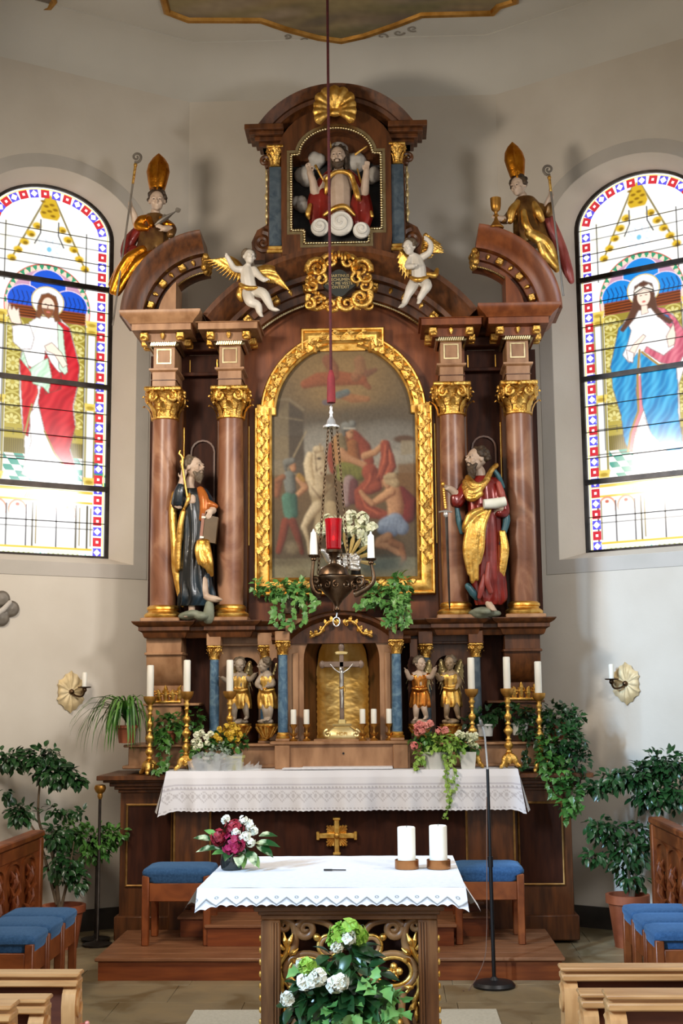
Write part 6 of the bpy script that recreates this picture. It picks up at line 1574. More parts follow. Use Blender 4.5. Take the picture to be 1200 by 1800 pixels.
q = MB(); p0, p1 = at(784, 906, YW), at(790, 1074, YW); q.rings([[p0 + V((-.012, 0, 0)), p0 + V((0, -.004, 0)), p0 + V((.012, 0, 0)), p0 + V((0, .004, 0))], [p1 + V((-.007, 0, .04)), p1 + V((0, -.003, .04)), p1 + V((.007, 0, .04)), p1 + V((0, .003, .04))], [p1 + V((-.001, 0, 0)), p1 + V((0, -.001, 0)), p1 + V((.001, 0, 0)), p1 + V((0, .001, 0))]]); obj('blade', q, iron, sw)
rock('rock_base', 851, 1076, YS - .04, 30, 12, rock_g, s2, 4)

# --- half figure in the gable niche
YN = 9.84
ch = thing('risen_figure', 'bare-chested carved half figure with raised hands and red cloak in the gable niche', 'statue', at(595, 400, YN), 'carved figures of the altar')
sk, hr = MB(), MB()
head(sk, hr, 594, 276, YN - .03, 20, yaw=-8, tilt=8, beard=.55, hair='long', eyes=ch, seed=8)
chain(sk, [(595, 294, YN, 9), (596, 306, YN, 10)]); chain(sk, [(596, 312, YN, 18), (597, 335, YN - .01, 22), (598, 360, YN - .01, 20), (598, 380, YN, 19)])
chain(sk, [(574, 315, YN, 10), (555, 340, YN - .03, 9), (550, 320, YN - .08, 7.5), (544, 303, YN - .1, 6)]); hand(sk, at(545, 305, YN - .1), (-.25, -.2, 1), (0, 1, .1), .095, .25, 1)
chain(sk, [(618, 315, YN, 10), (638, 342, YN - .03, 9), (642, 318, YN - .08, 7.5), (644, 300, YN - .1, 6)]); hand(sk, at(644, 302, YN - .1), (.1, -.2, 1), (0, 1, .1), .095, .25, -1)
obj('body', sk, skin, ch, remesh=.006, sm=3); obj('hair', hr, hair_b, ch, remesh=.006, sm=1)
b = MB()
chain(b, [(580, 304, YN + .02, 8), (564, 325, YN, 12), (553, 350, YN - .01, 13), (552, 375, YN, 13), (556, 396, YN, 11)]); chain(b, [(612, 304, YN + .02, 8), (630, 325, YN, 12), (640, 352, YN - .01, 13), (644, 378, YN, 13), (640, 398, YN, 11)]); chain(b, [(576, 370, YN - .03, 9), (598, 386, YN - .06, 10), (620, 372, YN - .03, 9)])
chain(b, [(566, 340, YN - .02, 10), (572, 365, YN - .02, 11), (570, 390, YN - .02, 11)]); chain(b, [(628, 345, YN - .02, 10), (624, 368, YN - .02, 11), (626, 392, YN - .02, 11)])
obj('cloak', b, cloth_red, ch, remesh=.007, sm=3)
b = MB(); chain(b, [(570, 318, YN - .06, 3), (576, 312, YN - .08, 5), (592, 302, YN - .09, 4), (612, 304, YN - .09, 5), (620, 316, YN - .08, 5), (628, 345, YN - .08, 6), (632, 352, YN - .06, 3)], 26); chain(b, [(576, 312, YN - .07, 4), (574, 330, YN - .08, 5), (572, 340, YN - .07, 3)]); chain(b, [(570, 378, YN - .07, 4), (590, 366, YN - .1, 6), (606, 364, YN - .1, 6), (622, 378, YN - .07, 4)]); chain(b, [(545, 360, YN - .07, 4), (541, 376, YN - .07, 6), (543, 384, YN - .06, 3)]); chain(b, [(652, 372, YN - .05, 3), (654, 380, YN - .05, 4)])
obj('gilded_hem', b, gold, ch, remesh=.006, sm=2)
cw = thing('cloud_carving', 'three white carved rolling clouds at the foot of the gable niche', 'carving', at(595, 412, 9.70))
for px, py, r_ in ((562, 400, 17), (598, 393, 24), (635, 405, 16)):
    k = PXM(9.7); c_ = at(px, py, 9.70); q = MB(); q.ell(c_, (r_ * k, .05, r_ * k), 20)
    pts = []
    for j in range(44):
        t = j / 43; rr_ = r_ * k * (.86 * (1 - t) + .1); a = -.9 + 2 * PI * 2.1 * t * (1 if px < 600 else -1)
        pts.append((c_.x + rr_ * math.cos(a), 9.70 - .05 * math.sqrt(max(.05, 1 - (rr_ / (r_ * k)) ** 2)) - .003, c_.z + rr_ * math.sin(a)))
    q.tube(pts, .0075, 6)
    obj('cloud', q, cloud_w, cw, remesh=.004, sm=1)

# --- seated bishops on the broken pediments
YB_ = 9.72
def mitre(px0, pyb, pyt, w, Y, par, lean=0):
    q = MB(); R = []; k = PXM(Y)
    for t, ww, d in ((0, .66, .62), (.25, .85, .72), (.5, 1.0, .7), (.7, .88, .55), (.86, .55, .35), (.96, .2, .16), (1, .05, .05)):
        c_ = at(px0 + lean * t, pyb + (pyt - pyb) * t, Y)
        R.append([c_ + V((ww * w / 2 * k * math.cos(a) * (1 + .04 * math.sin(5 * a)), d * w / 2 * k * math.sin(a), 0)) for a in [2 * PI * i / 22 for i in range(22)]])
    q.rings(R)
    q.tube([at(px0, pyb, Y - .09), at(px0 + lean * .5, (pyb + pyt) / 2, Y - .1), at(px0 + lean, pyt, Y)], [.008, .01, .004], 6)
    return obj('mitre', q, gold_deep, par)
b1 = thing('bishop_statue', 'seated carved bishop with a tall gilded mitre and a fish on the left broken pediment', 'statue', at(275, 440, YB_), 'carved figures of the altar')
sk, hr = MB(), MB()
head(sk, hr, 276, 354, YB_ - .03, 20, yaw=8, tilt=10, hair='curly', eyes=b1, seed=12)
chain(sk, [(273, 372, YB_, 9), (272, 384, YB_, 10)]); chain(sk, [(296, 402, YB_ - .08, 7), (288, 402, YB_ - .12, 6)]); hand(sk, at(290, 402, YB_ - .12), (-.8, -.3, .3), (0, -1, .2), .085, .8, 1)
chain(sk, [(236, 380, YB_ - .06, 7), (230, 366, YB_ - .08, 6)]); hand(sk, at(231, 368, YB_ - .08), (-.2, -.1, 1), (-.4, -1, 0), .085, 1.0, 1)
chain(sk, [(272, 384, YB_, 10), (270, 410, YB_, 14)]); chain(sk, [(270, 392, YB_, 9), (288, 396, YB_ - .02, 8), (300, 404, YB_ - .06, 7), (296, 402, YB_ - .08, 7)]); chain(sk, [(270, 392, YB_, 9), (250, 390, YB_ - .02, 8), (240, 396, YB_ - .04, 7), (236, 380, YB_ - .06, 7)])
obj('body', sk, skin, b1, remesh=.006, sm=3); obj('hair', hr, hair_b, b1, remesh=.007, sm=1); mitre(276, 333, 270, 43, YB_ - .01, b1, 3)
b = MB(); robe(b, [(272, 378, YB_, 16, 14), (270, 392, YB_, 27, 19), (270, 415, YB_, 27, 20), (268, 438, YB_, 30, 22), (262, 452, YB_, 32, 22)], 8, .12, seed=3); chain(b, [(290, 392, YB_, 10), (302, 402, YB_ - .04, 9), (300, 412, YB_ - .08, 8)])
obj('robe', b, mat('robe_bronze_brown', srgb(96, 62, 40), srgb(150, 112, 62), .32, .6, scale=8), b1, remesh=.007, sm=2)
b = MB(); chain(b, [(262, 382, YB_ - .04, 6), (250, 388, YB_ - .05, 11), (243, 398, YB_ - .06, 9), (258, 402, YB_ - .09, 5)]); chain(b, [(262, 384, YB_ - .07, 6), (266, 396, YB_ - .1, 5)]); chain(b, [(282, 384, YB_ - .05, 5), (294, 394, YB_ - .06, 7), (304, 396, YB_ - .05, 4)])
for k, P in enumerate(([(250, 440, YB_ - .08, 10), (228, 456, YB_ - .1, 13), (212, 480, YB_ - .09, 11), (198, 512, YB_ - .08, 7)], [(268, 446, YB_ - .08, 8), (244, 462, YB_ - .11, 11), (224, 488, YB_ - .1, 9), (206, 516, YB_ - .08, 6)], [(240, 450, YB_ - .04, 9), (214, 470, YB_ - .05, 9), (196, 500, YB_ - .05, 7)])): chain(b, P)
obj('gilded_cope', b, gold_deep, b1, remesh=.007, sm=2)
b = MB(); chain(b, [(244, 404, YB_, 10), (228, 425, YB_ + .01, 13), (222, 448, YB_, 12), (236, 440, YB_ - .03, 10)]); obj('cloak', b, cloth_red, b1, remesh=.007, sm=2)
q = MB(); c0_, c1_ = at(272, 396, YB_ - .13), at(308, 372, YB_ - .13); q.tube([c0_.lerp(c1_, t) for t in (0, .2, .45, .7, .85, 1)], [.01, .026, .032, .022, .012, .006], 9, flat=.6)
leaf(q, c1_, (1, 0, .5), (0, -1, 0), .05, .05, .1); leaf(q, c0_.lerp(c1_, .5), (-.2, 0, 1), (0, -1, 0), .04, .04, .1); obj('fish', q, pewter, b1)
def crosier(name, top, bot, Y, par, up_=1):
    c = bpy.data.objects.new(name, None); COL.objects.link(c); c.parent = par; OFF[c.name] = OFF[par.name]
    q = MB(); a, z = at(*top, Y), at(*bot, Y); q.tube([a, z], [.0085, .0075], 8); obj('staff', q, pewter, c)
    q = MB(); q.tube([a, a.lerp(z, .12)], [.011, .010], 8); q.ell(a, (.016, .016, .018), 8); obj('gilded_collar', q, gold_carved, c)
    q = MB(); d = (a - z).normalized(); q.spiral((a.x + d.x * .06, a.z + .065), .045, 1.5, -PI / 2 - .2, up_, .0115, .007, a.y, 7); q.tube([a, a + d * .03], [.012, .012], 7); obj('crook', q, pewter, c)
    return c
crosier('crosier', (238, 290), (198, 572), YB_ - .13, b1)
b2 = thing('bishop_statue', 'seated carved bishop with a mitre and a gilded chalice on the right broken pediment', 'statue', at(925, 430, YB_), 'carved figures of the altar')
sk, hr = MB(), MB()
head(sk, hr, 911, 328, YB_ - .03, 19, yaw=-38, tilt=14, hair='curly', eyes=b2, seed=15)
chain(sk, [(918, 344, YB_, 9), (922, 356, YB_, 10)]); chain(sk, [(886, 386, YB_ - .09, 7), (877, 384, YB_ - .11, 6)]); hand(sk, at(880, 384, YB_ - .11), (-.8, -.2, .2), (0, -1, .3), .085, .8, 1)
chain(sk, [(962, 360, YB_ - .05, 7), (968, 346, YB_ - .08, 6)]); hand(sk, at(967, 348, YB_ - .08), (.1, -.1, 1), (.4, -1, 0), .085, 1.0, -1)
chain(sk, [(922, 356, YB_, 10), (926, 384, YB_, 14)]); chain(sk, [(922, 362, YB_, 9), (902, 372, YB_ - .03, 8), (892, 386, YB_ - .07, 7), (884, 387, YB_ - .09, 7)]); chain(sk, [(926, 364, YB_, 9), (948, 366, YB_, 8), (964, 374, YB_ - .03, 7), (963, 360, YB_ - .05, 7)])
obj('body', sk, skin, b2, remesh=.006, sm=3); obj('hair', hr, hair_b, b2, remesh=.007, sm=1); mitre(909, 312, 250, 38, YB_ - .01, b2, -9)
b = MB(); robe(b, [(923, 348, YB_, 16, 14), (925, 362, YB_, 27, 19), (928, 385, YB_, 27, 20), (932, 410, YB_, 30, 22), (940, 430, YB_, 32, 22)], 8, .12, seed=8); chain(b, [(905, 365, YB_ - .02, 10), (892, 384, YB_ - .06, 9), (884, 387, YB_ - .09, 8)]); chain(b, [(948, 366, YB_, 11), (962, 376, YB_ - .03, 10), (966, 362, YB_ - .06, 8)])
obj('robe', b, mat('robe_bronze_dark', srgb(92, 58, 32), srgb(160, 118, 60), .32, .7, scale=8), b2, remesh=.007, sm=2)
b = MB(); chain(b, [(910, 356, YB_ - .06, 6), (900, 370, YB_ - .08, 9), (896, 388, YB_ - .08, 7)]); chain(b, [(938, 358, YB_ - .06, 6), (946, 374, YB_ - .09, 9), (952, 386, YB_ - .08, 6)])
for P in ([(930, 410, YB_ - .09, 10), (948, 420, YB_ - .13, 12), (962, 432, YB_ - .13, 11), (972, 452, YB_ - .11, 9), (978, 474, YB_ - .1, 6)], [(950, 428, YB_ - .14, 9), (958, 448, YB_ - .14, 9), (976, 470, YB_ - .11, 7)], [(920, 372, YB_ - .1, 6), (924, 395, YB_ - .12, 8), (934, 408, YB_ - .12, 6)]): chain(b, P)
obj('gilded_cope', b, gold, b2, remesh=.007, sm=2)
b = MB(); chain(b, [(962, 380, YB_, 10), (974, 410, YB_, 12), (986, 440, YB_, 12), (998, 476, YB_ - .02, 10), (1004, 494, YB_ - .02, 6)]); obj('cloak', b, cloth_rose, b2, remesh=.007, sm=2)
c_ = at(872, 402, YB_ - .12); k = PXM(YB_ - .12); q = MB()
q.lathe([(13 * k, 0), (14 * k, 2 * k), (9 * k, 8 * k), (4 * k, 16 * k), (3 * k, 22 * k), (5.5 * k, 25 * k), (3 * k, 28 * k), (3.5 * k, 32 * k), (8 * k, 36 * k), (9.5 * k, 44 * k), (10 * k, 58 * k), (9.2 * k, 58 * k), (8.5 * k, 44 * k), (.5 * k, 38 * k)], c_, 18); obj('chalice', q, gold_soft, b2)
crosier('crosier', (965, 312), (990, 520), YB_ - .13, b2, -1)

# --- putti on the central pediment
YP_ = 9.50
p1 = thing('putto', 'white carved putto with gilded wings left of the gilded shield', 'statue', at(440, 510, YP_), 'putti on the pediment')
sk, hr = MB(), MB(); head(sk, hr, 438, 452, YP_ - .02, 15, yaw=22, tilt=0, hair='curly', seed=20)
chain(sk, [(436, 466, YP_, 6), (434, 474, YP_, 11), (435, 490, YP_ - .01, 14), (438, 506, YP_, 14)])
chain(sk, [(425, 474, YP_, 7), (412, 472, YP_ - .03, 6), (404, 460, YP_ - .06, 5), (400, 452, YP_ - .07, 4)]); hand(sk, at(401, 455, YP_ - .07), (-.5, -.2, 1), (0, -1, .2), .055, .3, 1)
chain(sk, [(446, 474, YP_, 7), (456, 486, YP_ - .03, 6), (464, 492, YP_ - .06, 5)]); hand(sk, at(463, 491, YP_ - .06), (1, -.2, -.2), (0, -1, .2), .055, .4, 1)
chain(sk, [(444, 512, YP_, 11), (462, 516, YP_ - .08, 10), (470, 528, YP_ - .09, 8), (476, 540, YP_ - .08, 6)]); foot(sk, at(476, 541, YP_ - .08), at(490, 545, YP_ - .1), .017)
chain(sk, [(434, 512, YP_, 11), (440, 530, YP_ - .08, 10), (452, 536, YP_ - .08, 8), (456, 548, YP_ - .07, 6)]); foot(sk, at(456, 548, YP_ - .07), at(460, 556, YP_ - .1), .017)
obj('body', sk, skin_pale, p1, remesh=.005, sm=3); obj('hair', hr, hair_g, p1, remesh=.006, sm=1)
q = MB(); wing(q, at(428, 478, YP_ + .05), at(404, 456, YP_ + .06), [at(424, 496, YP_ + .06), at(400, 492, YP_ + .06), at(378, 476, YP_ + .06), at(358, 458, YP_ + .06)], 12, .04); obj('wing', q, gold, p1, remesh=.006, sm=1)
q = MB(); wing(q, at(446, 478, YP_ + .05), at(478, 472, YP_ + .03), [at(462, 496, YP_ + .04), at(488, 500, YP_ + .03), at(500, 508, YP_ + .03), at(510, 512, YP_ + .02)], 12, .038); obj('wing', q, gold, p1, remesh=.006, sm=1)
q = MB(); chain(q, [(422, 500, YP_ - .06, 4), (434, 506, YP_ - .09, 5), (450, 506, YP_ - .08, 4)]); chain(q, [(424, 504, YP_ - .03, 5), (420, 518, YP_ - .03, 6), (424, 528, YP_ - .02, 4)]); obj('gilded_cloth', q, gold, p1, remesh=.006, sm=2)
p2 = thing('putto', 'white carved putto with one arm raised right of the gilded shield', 'statue', at(735, 495, YP_), 'putti on the pediment')
sk, hr = MB(), MB(); head(sk, hr, 719, 435, YP_ - .03, 15, yaw=-30, tilt=14, hair='curly', seed=23)
chain(sk, [(725, 448, YP_, 6), (731, 456, YP_, 11), (735, 472, YP_ - .01, 14), (736, 488, YP_, 14)])
chain(sk, [(742, 452, YP_, 7), (754, 444, YP_ - .03, 6), (757, 430, YP_ - .04, 5), (750, 420, YP_ - .04, 4)]); hand(sk, at(752, 423, YP_ - .04), (-.5, -.1, .8), (0, -1, .2), .055, .3, 1)
chain(sk, [(722, 455, YP_, 7), (716, 468, YP_ - .05, 6), (726, 468, YP_ - .09, 5)]); hand(sk, at(724, 468, YP_ - .09), (.9, -.2, .2), (0, -1, .2), .055, .5, 1)
chain(sk, [(730, 494, YP_, 11), (722, 508, YP_ - .05, 10), (716, 520, YP_ - .06, 7), (711, 532, YP_ - .06, 6)]); foot(sk, at(711, 533, YP_ - .06), at(702, 540, YP_ - .1), .017)
chain(sk, [(742, 494, YP_, 11), (750, 502, YP_ - .08, 10), (744, 514, YP_ - .08, 7), (738, 524, YP_ - .07, 6)]); foot(sk, at(738, 524, YP_ - .07), at(735, 533, YP_ - .1), .017)
obj('body', sk, skin_pale, p2, remesh=.005, sm=3); obj('hair', hr, hair_g, p2, remesh=.006, sm=1)
q = MB(); wing(q, at(724, 458, YP_ + .05), at(706, 442, YP_ + .05), [at(722, 484, YP_ + .05), at(712, 494, YP_ + .05), at(702, 480, YP_ + .05), at(696, 456, YP_ + .05)], 8, .03); obj('wing', q, gold, p2, remesh=.006, sm=1)
q = MB(); wing(q, at(742, 456, YP_ + .05), at(748, 414, YP_ + .05), [at(760, 452, YP_ + .05), at(770, 446, YP_ + .05), at(784, 446, YP_ + .05), at(776, 430, YP_ + .05)], 8, .03); obj('wing', q, gold, p2, remesh=.006, sm=1)
q = MB(); chain(q, [(722, 488, YP_ - .06, 4), (734, 492, YP_ - .1, 5), (750, 488, YP_ - .07, 4)]); chain(q, [(752, 482, YP_, 5), (764, 484, YP_ + .01, 6), (768, 474, YP_ + .02, 4)]); obj('gilded_cloth', q, gold, p2, remesh=.006, sm=2)

# --- four small angels on gilded consoles in front of the predella
def angel(label, hx, hy, Y, yaw, armL, armR, cx, legs, tunic, flip=1, wings=(1, 1), skm=skin_grey):
    t = thing('angel_figure', label, 'statue', at(cx, 1270, Y), 'small angels on consoles')
    sk, hr = MB(), MB(); head(sk, hr, hx, hy, Y - .02, 12.5, yaw=yaw, tilt=4, hair='curly', seed=int(hx))
    chain(sk, [(hx + .5, hy + 11, Y, 5), (cx, hy + 19, Y, 11), (cx, hy + 36, Y, 11)])
    for A, sd in ((armL, 1), (armR, -1)):
        chain(sk, [(A[0][0], A[0][1], Y, 5.5), (A[1][0], A[1][1], Y - .03, 5), (A[2][0], A[2][1], Y - .07, 4)])
        w = at(A[2][0], A[2][1], Y - .07); hand(sk, w, w - at(A[1][0], A[1][1], Y - .03), (0, -.3, 1), .045, .4, sd)
    for L in legs:
        chain(sk, [(L[0][0], L[0][1], Y - .02, 7), (L[1][0], L[1][1], Y - .05, 5.5), (L[2][0], L[2][1], Y - .03, 4)])
        foot(sk, at(L[2][0], L[2][1], Y - .03), at(L[2][0] + flip * -4, L[2][1] + 4, Y - .08), .013)
    obj('body', sk, skm, t, remesh=.0045, sm=3); obj('hair', hr, hair_g, t, remesh=.0055, sm=1)
    b = MB(); y0 = hy + 19
    robe(b, [(cx, y0, Y, 12, 10), (cx, y0 + 8, Y, 14, 11), (cx, y0 + 22, Y, 12, 10), (cx + 1, y0 + 34, Y, 16, 13), (cx + 2, y0 + 52, Y, 18, 15), (cx + 2, y0 + 58, Y, 17, 14)], 7, .2, 44, seed=int(hx)); chain(b, [(cx - 9, y0 + 3, Y, 5), (armL[1][0] * .5 + armL[0][0] * .5, armL[0][1] * .5 + armL[1][1] * .5, Y - .01, 6)]); chain(b, [(cx + 9, y0 + 3, Y, 5), (armR[1][0] * .5 + armR[0][0] * .5, armR[0][1] * .5 + armR[1][1] * .5, Y - .01, 6)]); chain(b, [(cx - 12, y0 + 24, Y - .04, 3), (cx, y0 + 26, Y - .06, 4), (cx + 12, y0 + 24, Y - .04, 3)])
    obj('tunic', b, tunic, t, remesh=.005, sm=2)
    for s_, on in ((-1, wings[0]), (1, wings[1])):
        if not on: continue
        q = MB(); wing(q, at(cx + s_ * 6, hy + 22, Y + .06), at(cx + s_ * 17, hy - 4, Y + .06), [at(cx + s_ * 12, hy + 50, Y + .06), at(cx + s_ * 19, hy + 56, Y + .06), at(cx + s_ * 24, hy + 36, Y + .06), at(cx + s_ * 23, hy + 6, Y + .06)], 7, .022); obj('wing', q, gold_pale, t, remesh=.005, sm=1)
    rock('cloud_base', cx, 1268, Y, 17, 6, skm, t, int(hx))
    q = MB(); c_ = at(cx, 1272, Y); q.lathe([(.0, -.115), (.02, -.11), (.03, -.09), (.05, -.06), (.066, -.025), (.085, -.015), (.085, .0), (0, .0)], c_, 14)
    for k in range(9):
        a = 2 * PI * k / 9; q.tube([c_ + V((.082 * math.cos(a), .082 * math.sin(a), -.02)), c_ + V((.058 * math.cos(a), .058 * math.sin(a), -.055)), c_ + V((.03 * math.cos(a), .03 * math.sin(a), -.1))], [.012, .014, .006], 6)
    obj('console', q, gold_carved, t, sharp=60)
    return t
angel('small gilded angel in a full tunic, farther left of the two at the left', 421, 1169, 9.78, 12, [(412, 1188), (402, 1198), (391, 1192)], [(431, 1188), (440, 1194), (448, 1186)], 422, [[(414, 1236), (412, 1250), (412, 1262)], [(430, 1236), (432, 1250), (434, 1260)]], gold)
angel('small gilded angel in profile beside the third blue column at the left', 464, 1169, 9.68, -75, [(460, 1188), (452, 1202), (457, 1208)], [(474, 1190), (480, 1202), (470, 1206)], 469, [[(464, 1238), (466, 1250), (467, 1263)], [(474, 1238), (475, 1250), (474, 1262)]], gold, wings=(0, 1))
angel('small angel in an orange gilded tunic stepping forward, right of the tabernacle', 738, 1167, 9.70, 40, [(728, 1186), (720, 1192), (714, 1180)], [(747, 1186), (757, 1190), (764, 1176)], 737, [[(732, 1234), (731, 1250), (731, 1262)], [(742, 1234), (746, 1248), (749, 1260)]], mat('tunic_orange_gilt', srgb(190, 108, 40), srgb(220, 150, 70), .26, .9, scale=12), flip=1, skm=skin)
angel('small gilded angel with raised wings before the niche, farthest right of the four', 791, 1166, 9.78, -25, [(781, 1186), (773, 1194), (768, 1186)], [(801, 1186), (808, 1198), (804, 1206)], 792, [[(786, 1234), (785, 1248), (784, 1260)], [(799, 1234), (803, 1248), (805, 1259)]], gold, flip=-1, skm=mat('skin_dusky', srgb(140, 116, 88), srgb(164, 138, 108), .45, scale=10))

# ------------------------------------------------------------------ candles and candlesticks
def place(o, p, label, group=None):
    o.location = p; OFF[o.name] = V(p); o['label'] = label
    if group: o['group'] = group
    return o
def make_candlestick():
    t = thing('altar_candlestick', '', 'candlestick', group='tall gilded candlesticks on the high altar')
    b = MB(); prof = [(.028, .06), (.042, .075), (.026, .098), (.014, .112), (.024, .118), (.024, .126), (.014, .132), (.026, .15), (.034, .166), (.028, .182), (.013, .2), (.022, .206), (.022, .214), (.012, .22), (.015, .24), (.032, .262), (.035, .274), (.024, .29), (.011, .31), (.02, .318), (.02, .326), (.011, .334), (.018, .352), (.029, .37), (.022, .388), (.011, .4), (.013, .436), (.02, .444), (.012, .452), (.017, .47), (.025, .482), (.014, .498), (.02, .512), (.02, .52), (.0, .52)]
    b.lathe(prof, n=18); s = obj('stem', b, gold, t, sharp=70)
    b = MB()
    for k in range(3):
        a = 2 * PI * k / 3 + PI / 6; c, q = math.cos(a), math.sin(a)
        b.tube(smooth([(.012 * c, .012 * q, .10), (.04 * c, .04 * q, .075), (.052 * c, .052 * q, .04), (.075 * c, .075 * q, .022), (.082 * c, .082 * q, .014)], 10), [.018, .022, .024, .024, .022, .019, .017, .017, .018, .014], 8, rnd=True)
        b.ell((.03 * math.cos(a + PI / 3), .03 * math.sin(a + PI / 3), .06), (.018, .018, .03), 8)
    obj('tripod_foot', b, gold_carved, t, remesh=.006, sm=1)
    b = MB(); b.lathe([(.012, .51), (.03, .52), (.044, .54), (.05, .56), (.05, .575), (.044, .575), (.02, .56), (.0, .56)], n=20); obj('drip_cup', b, gold_soft, t, sharp=50)
    b = MB(); b.lathe([(.026, .56), (.0265, .68), (.026, .8), (.022, .806), (.0, .803)], n=18); c = obj('candle', b, wax, t, sharp=40)
    b = MB(); b.tube([(0, 0, .8), (.001, 0, .815)], .0018, 5); obj('wick', b, black, c)
    return t
cs = make_candlestick()
place(cs, (-1.437, 9.58, 1.212), 'tall gilded candlestick farthest left on the altar, beside the spider plant')
for x, y, z, l in ((-1.150, 9.5, 1.2455, 'second tall gilded candlestick from the left, beside the hanging ivy'), (-.842, 9.58, 1.2455, 'tall gilded candlestick behind the white and yellow potted flowers'), (.950, 9.58, 1.2455, 'tall gilded candlestick behind the white flower planters'), (1.205, 9.5, 1.2455, 'second tall gilded candlestick from the right, before the ivy pots'), (1.442, 9.58, 1.212, 'tall gilded candlestick farthest right on the altar, beside the big ivy')):
    c = dup(cs, (x, y, z), l, rotz=x)
    if abs(x + 1.15) < .01 or x > .9 and x < 1: c.children[3].rotation_euler = (0, -.03 if x > 0 else -.025, 0)
def make_holder():
    t = thing('candle_holder', '', 'candle holder', group='small candles before the tabernacle')
    b = MB(); b.lathe([(.028, 0), (.03, .008), (.012, .02), (.008, .04), (.014, .055), (.008, .07), (.012, .095), (.026, .108), (.031, .124), (.027, .124), (.01, .112), (0, .112)], n=14); obj('stem', b, gold_soft, t, sharp=60)
    b = MB()
    for k in range(6): leaf(b, (.012 * math.cos(k), .012 * math.sin(k), .03), (math.cos(k), math.sin(k), .8), (0, 0, 1), .04, .02, -.3)
    obj('leaf_collar', b, gold_soft, t)
    b = MB(); b.lathe([(.021, .112), (.0215, .225), (.018, .231), (0, .229)], n=16); obj('candle', b, wax, t, sharp=40)
    return t
h0 = make_holder(); place(h0, (-.440, 9.60, 1.4505), 'small white candle by the front blue column, first from the left of six')
for x, y, l in ((-.368, 9.575, 'small white candle, second from the left of six before the tabernacle'), (-.272, 9.585, 'small white candle just left of the gilded tabernacle niche'), (.143, 9.585, 'small white candle just right of the gilded crucifix base'), (.226, 9.575, 'small white candle, second from the right of six before the tabernacle'), (.338, 9.60, 'small white candle, first from the right of six, by the right blue column')):
    dup(h0, (x, y, 1.4505), l, rotz=x * 7)

# crucifix
cr = thing('crucifix', 'standing crucifix with a silver figure on a gilded base in the tabernacle niche', 'crucifix', (-.012, 9.66, 1.463))
YX = 9.66; CXx = -.012
b = MB(); b.box(CXx - .017, CXx + .017, YX - .012, YX + .012, 1.6, 2.13, .004); b.box(CXx - .135, CXx + .135, YX - .012, YX + .012, 1.99, 2.035, .006)
for s_ in (-1, 1): b.ell((CXx + s_ * .145, YX, 2.012), (.024, .014, .03), 10)
b.ell((CXx, YX, 2.14), (.024, .014, .034), 10); obj('cross', b, mat('cross_wood', srgb(112, 92, 78), srgb(142, 120, 104), .4, scale=10), cr)
b = MB(); b.box(CXx - .045, CXx + .045, YX - .02, YX - .012, 2.085, 2.105, .004); b.ell((CXx, YX - .015, 2.1), (.05, .006, .012), 10); obj('title_scroll', b, gold_pale, cr)
b = MB(); k_ = lambda x, z, r: (CXx + x, YX - .03, z, r)
def lim(P, nn=8):
    q = smooth([p[:3] for p in P], 12); rr = [P[0][3] + (P[-1][3] - P[0][3]) * i / 11 for i in range(12)]; b.tube(q, rr, nn, rnd=True)
lim([k_(0, 1.955, .014), k_(.0, 1.93, .016), k_(.002, 1.88, .013)]); lim([k_(.002, 1.88, .013), k_(.004, 1.83, .012), k_(.0, 1.76, .009), k_(.002, 1.69, .006)]); lim([k_(-.004, 1.87, .011), k_(-.006, 1.82, .011), k_(.006, 1.76, .009), k_(.0, 1.69, .006)])
for s_ in (-1, 1): lim([k_(s_ * .012, 1.95, .007), k_(s_ * .05, 1.975, .006), k_(s_ * .085, 2.015, .0045)])
b.ell((CXx - .006, YX - .034, 1.976), (.012, .013, .017), 10); b.ell((CXx - .006, YX - .03, 1.982), (.0135, .0135, .014), 10)
obj('corpus', b, silver, cr, remesh=.0035, sm=2)
b = MB(); b.tube(smooth([(CXx - .016, YX - .03, 1.84), (CXx, YX - .048, 1.835), (CXx + .018, YX - .03, 1.845), (CXx + .022, YX - .03, 1.81)], 10), .008, 7); obj('loincloth', b, gold, cr)
b = MB(); R = []
for z, hw, hd in ((1.463, .12, .055), (1.475, .125, .06), (1.5, .115, .055), (1.535, .085, .045), (1.55, .06, .035), (1.558, .07, .04), (1.572, .07, .04), (1.576, .03, .025), (1.605, .028, .022)):
    R.append([(CXx + hw * a, YX + hd * c, z) for a, c in ((-1, -.8), (-.8, -1), (.8, -1), (1, -.8), (1, .8), (.8, 1), (-.8, 1), (-1, .8))])
b.rings(R)
for s_ in (-1, 1): b.spiral((CXx + s_ * .105, 1.5), .03, 1.3, PI / 2, -s_, .014, .008, YX - .05, 8, 1.0)
obj('base', b, gold_pale, cr)
text_mesh('MDPI', .036, (CXx, YX - .057, 1.489), gold, cr, 'base_lettering', .002)

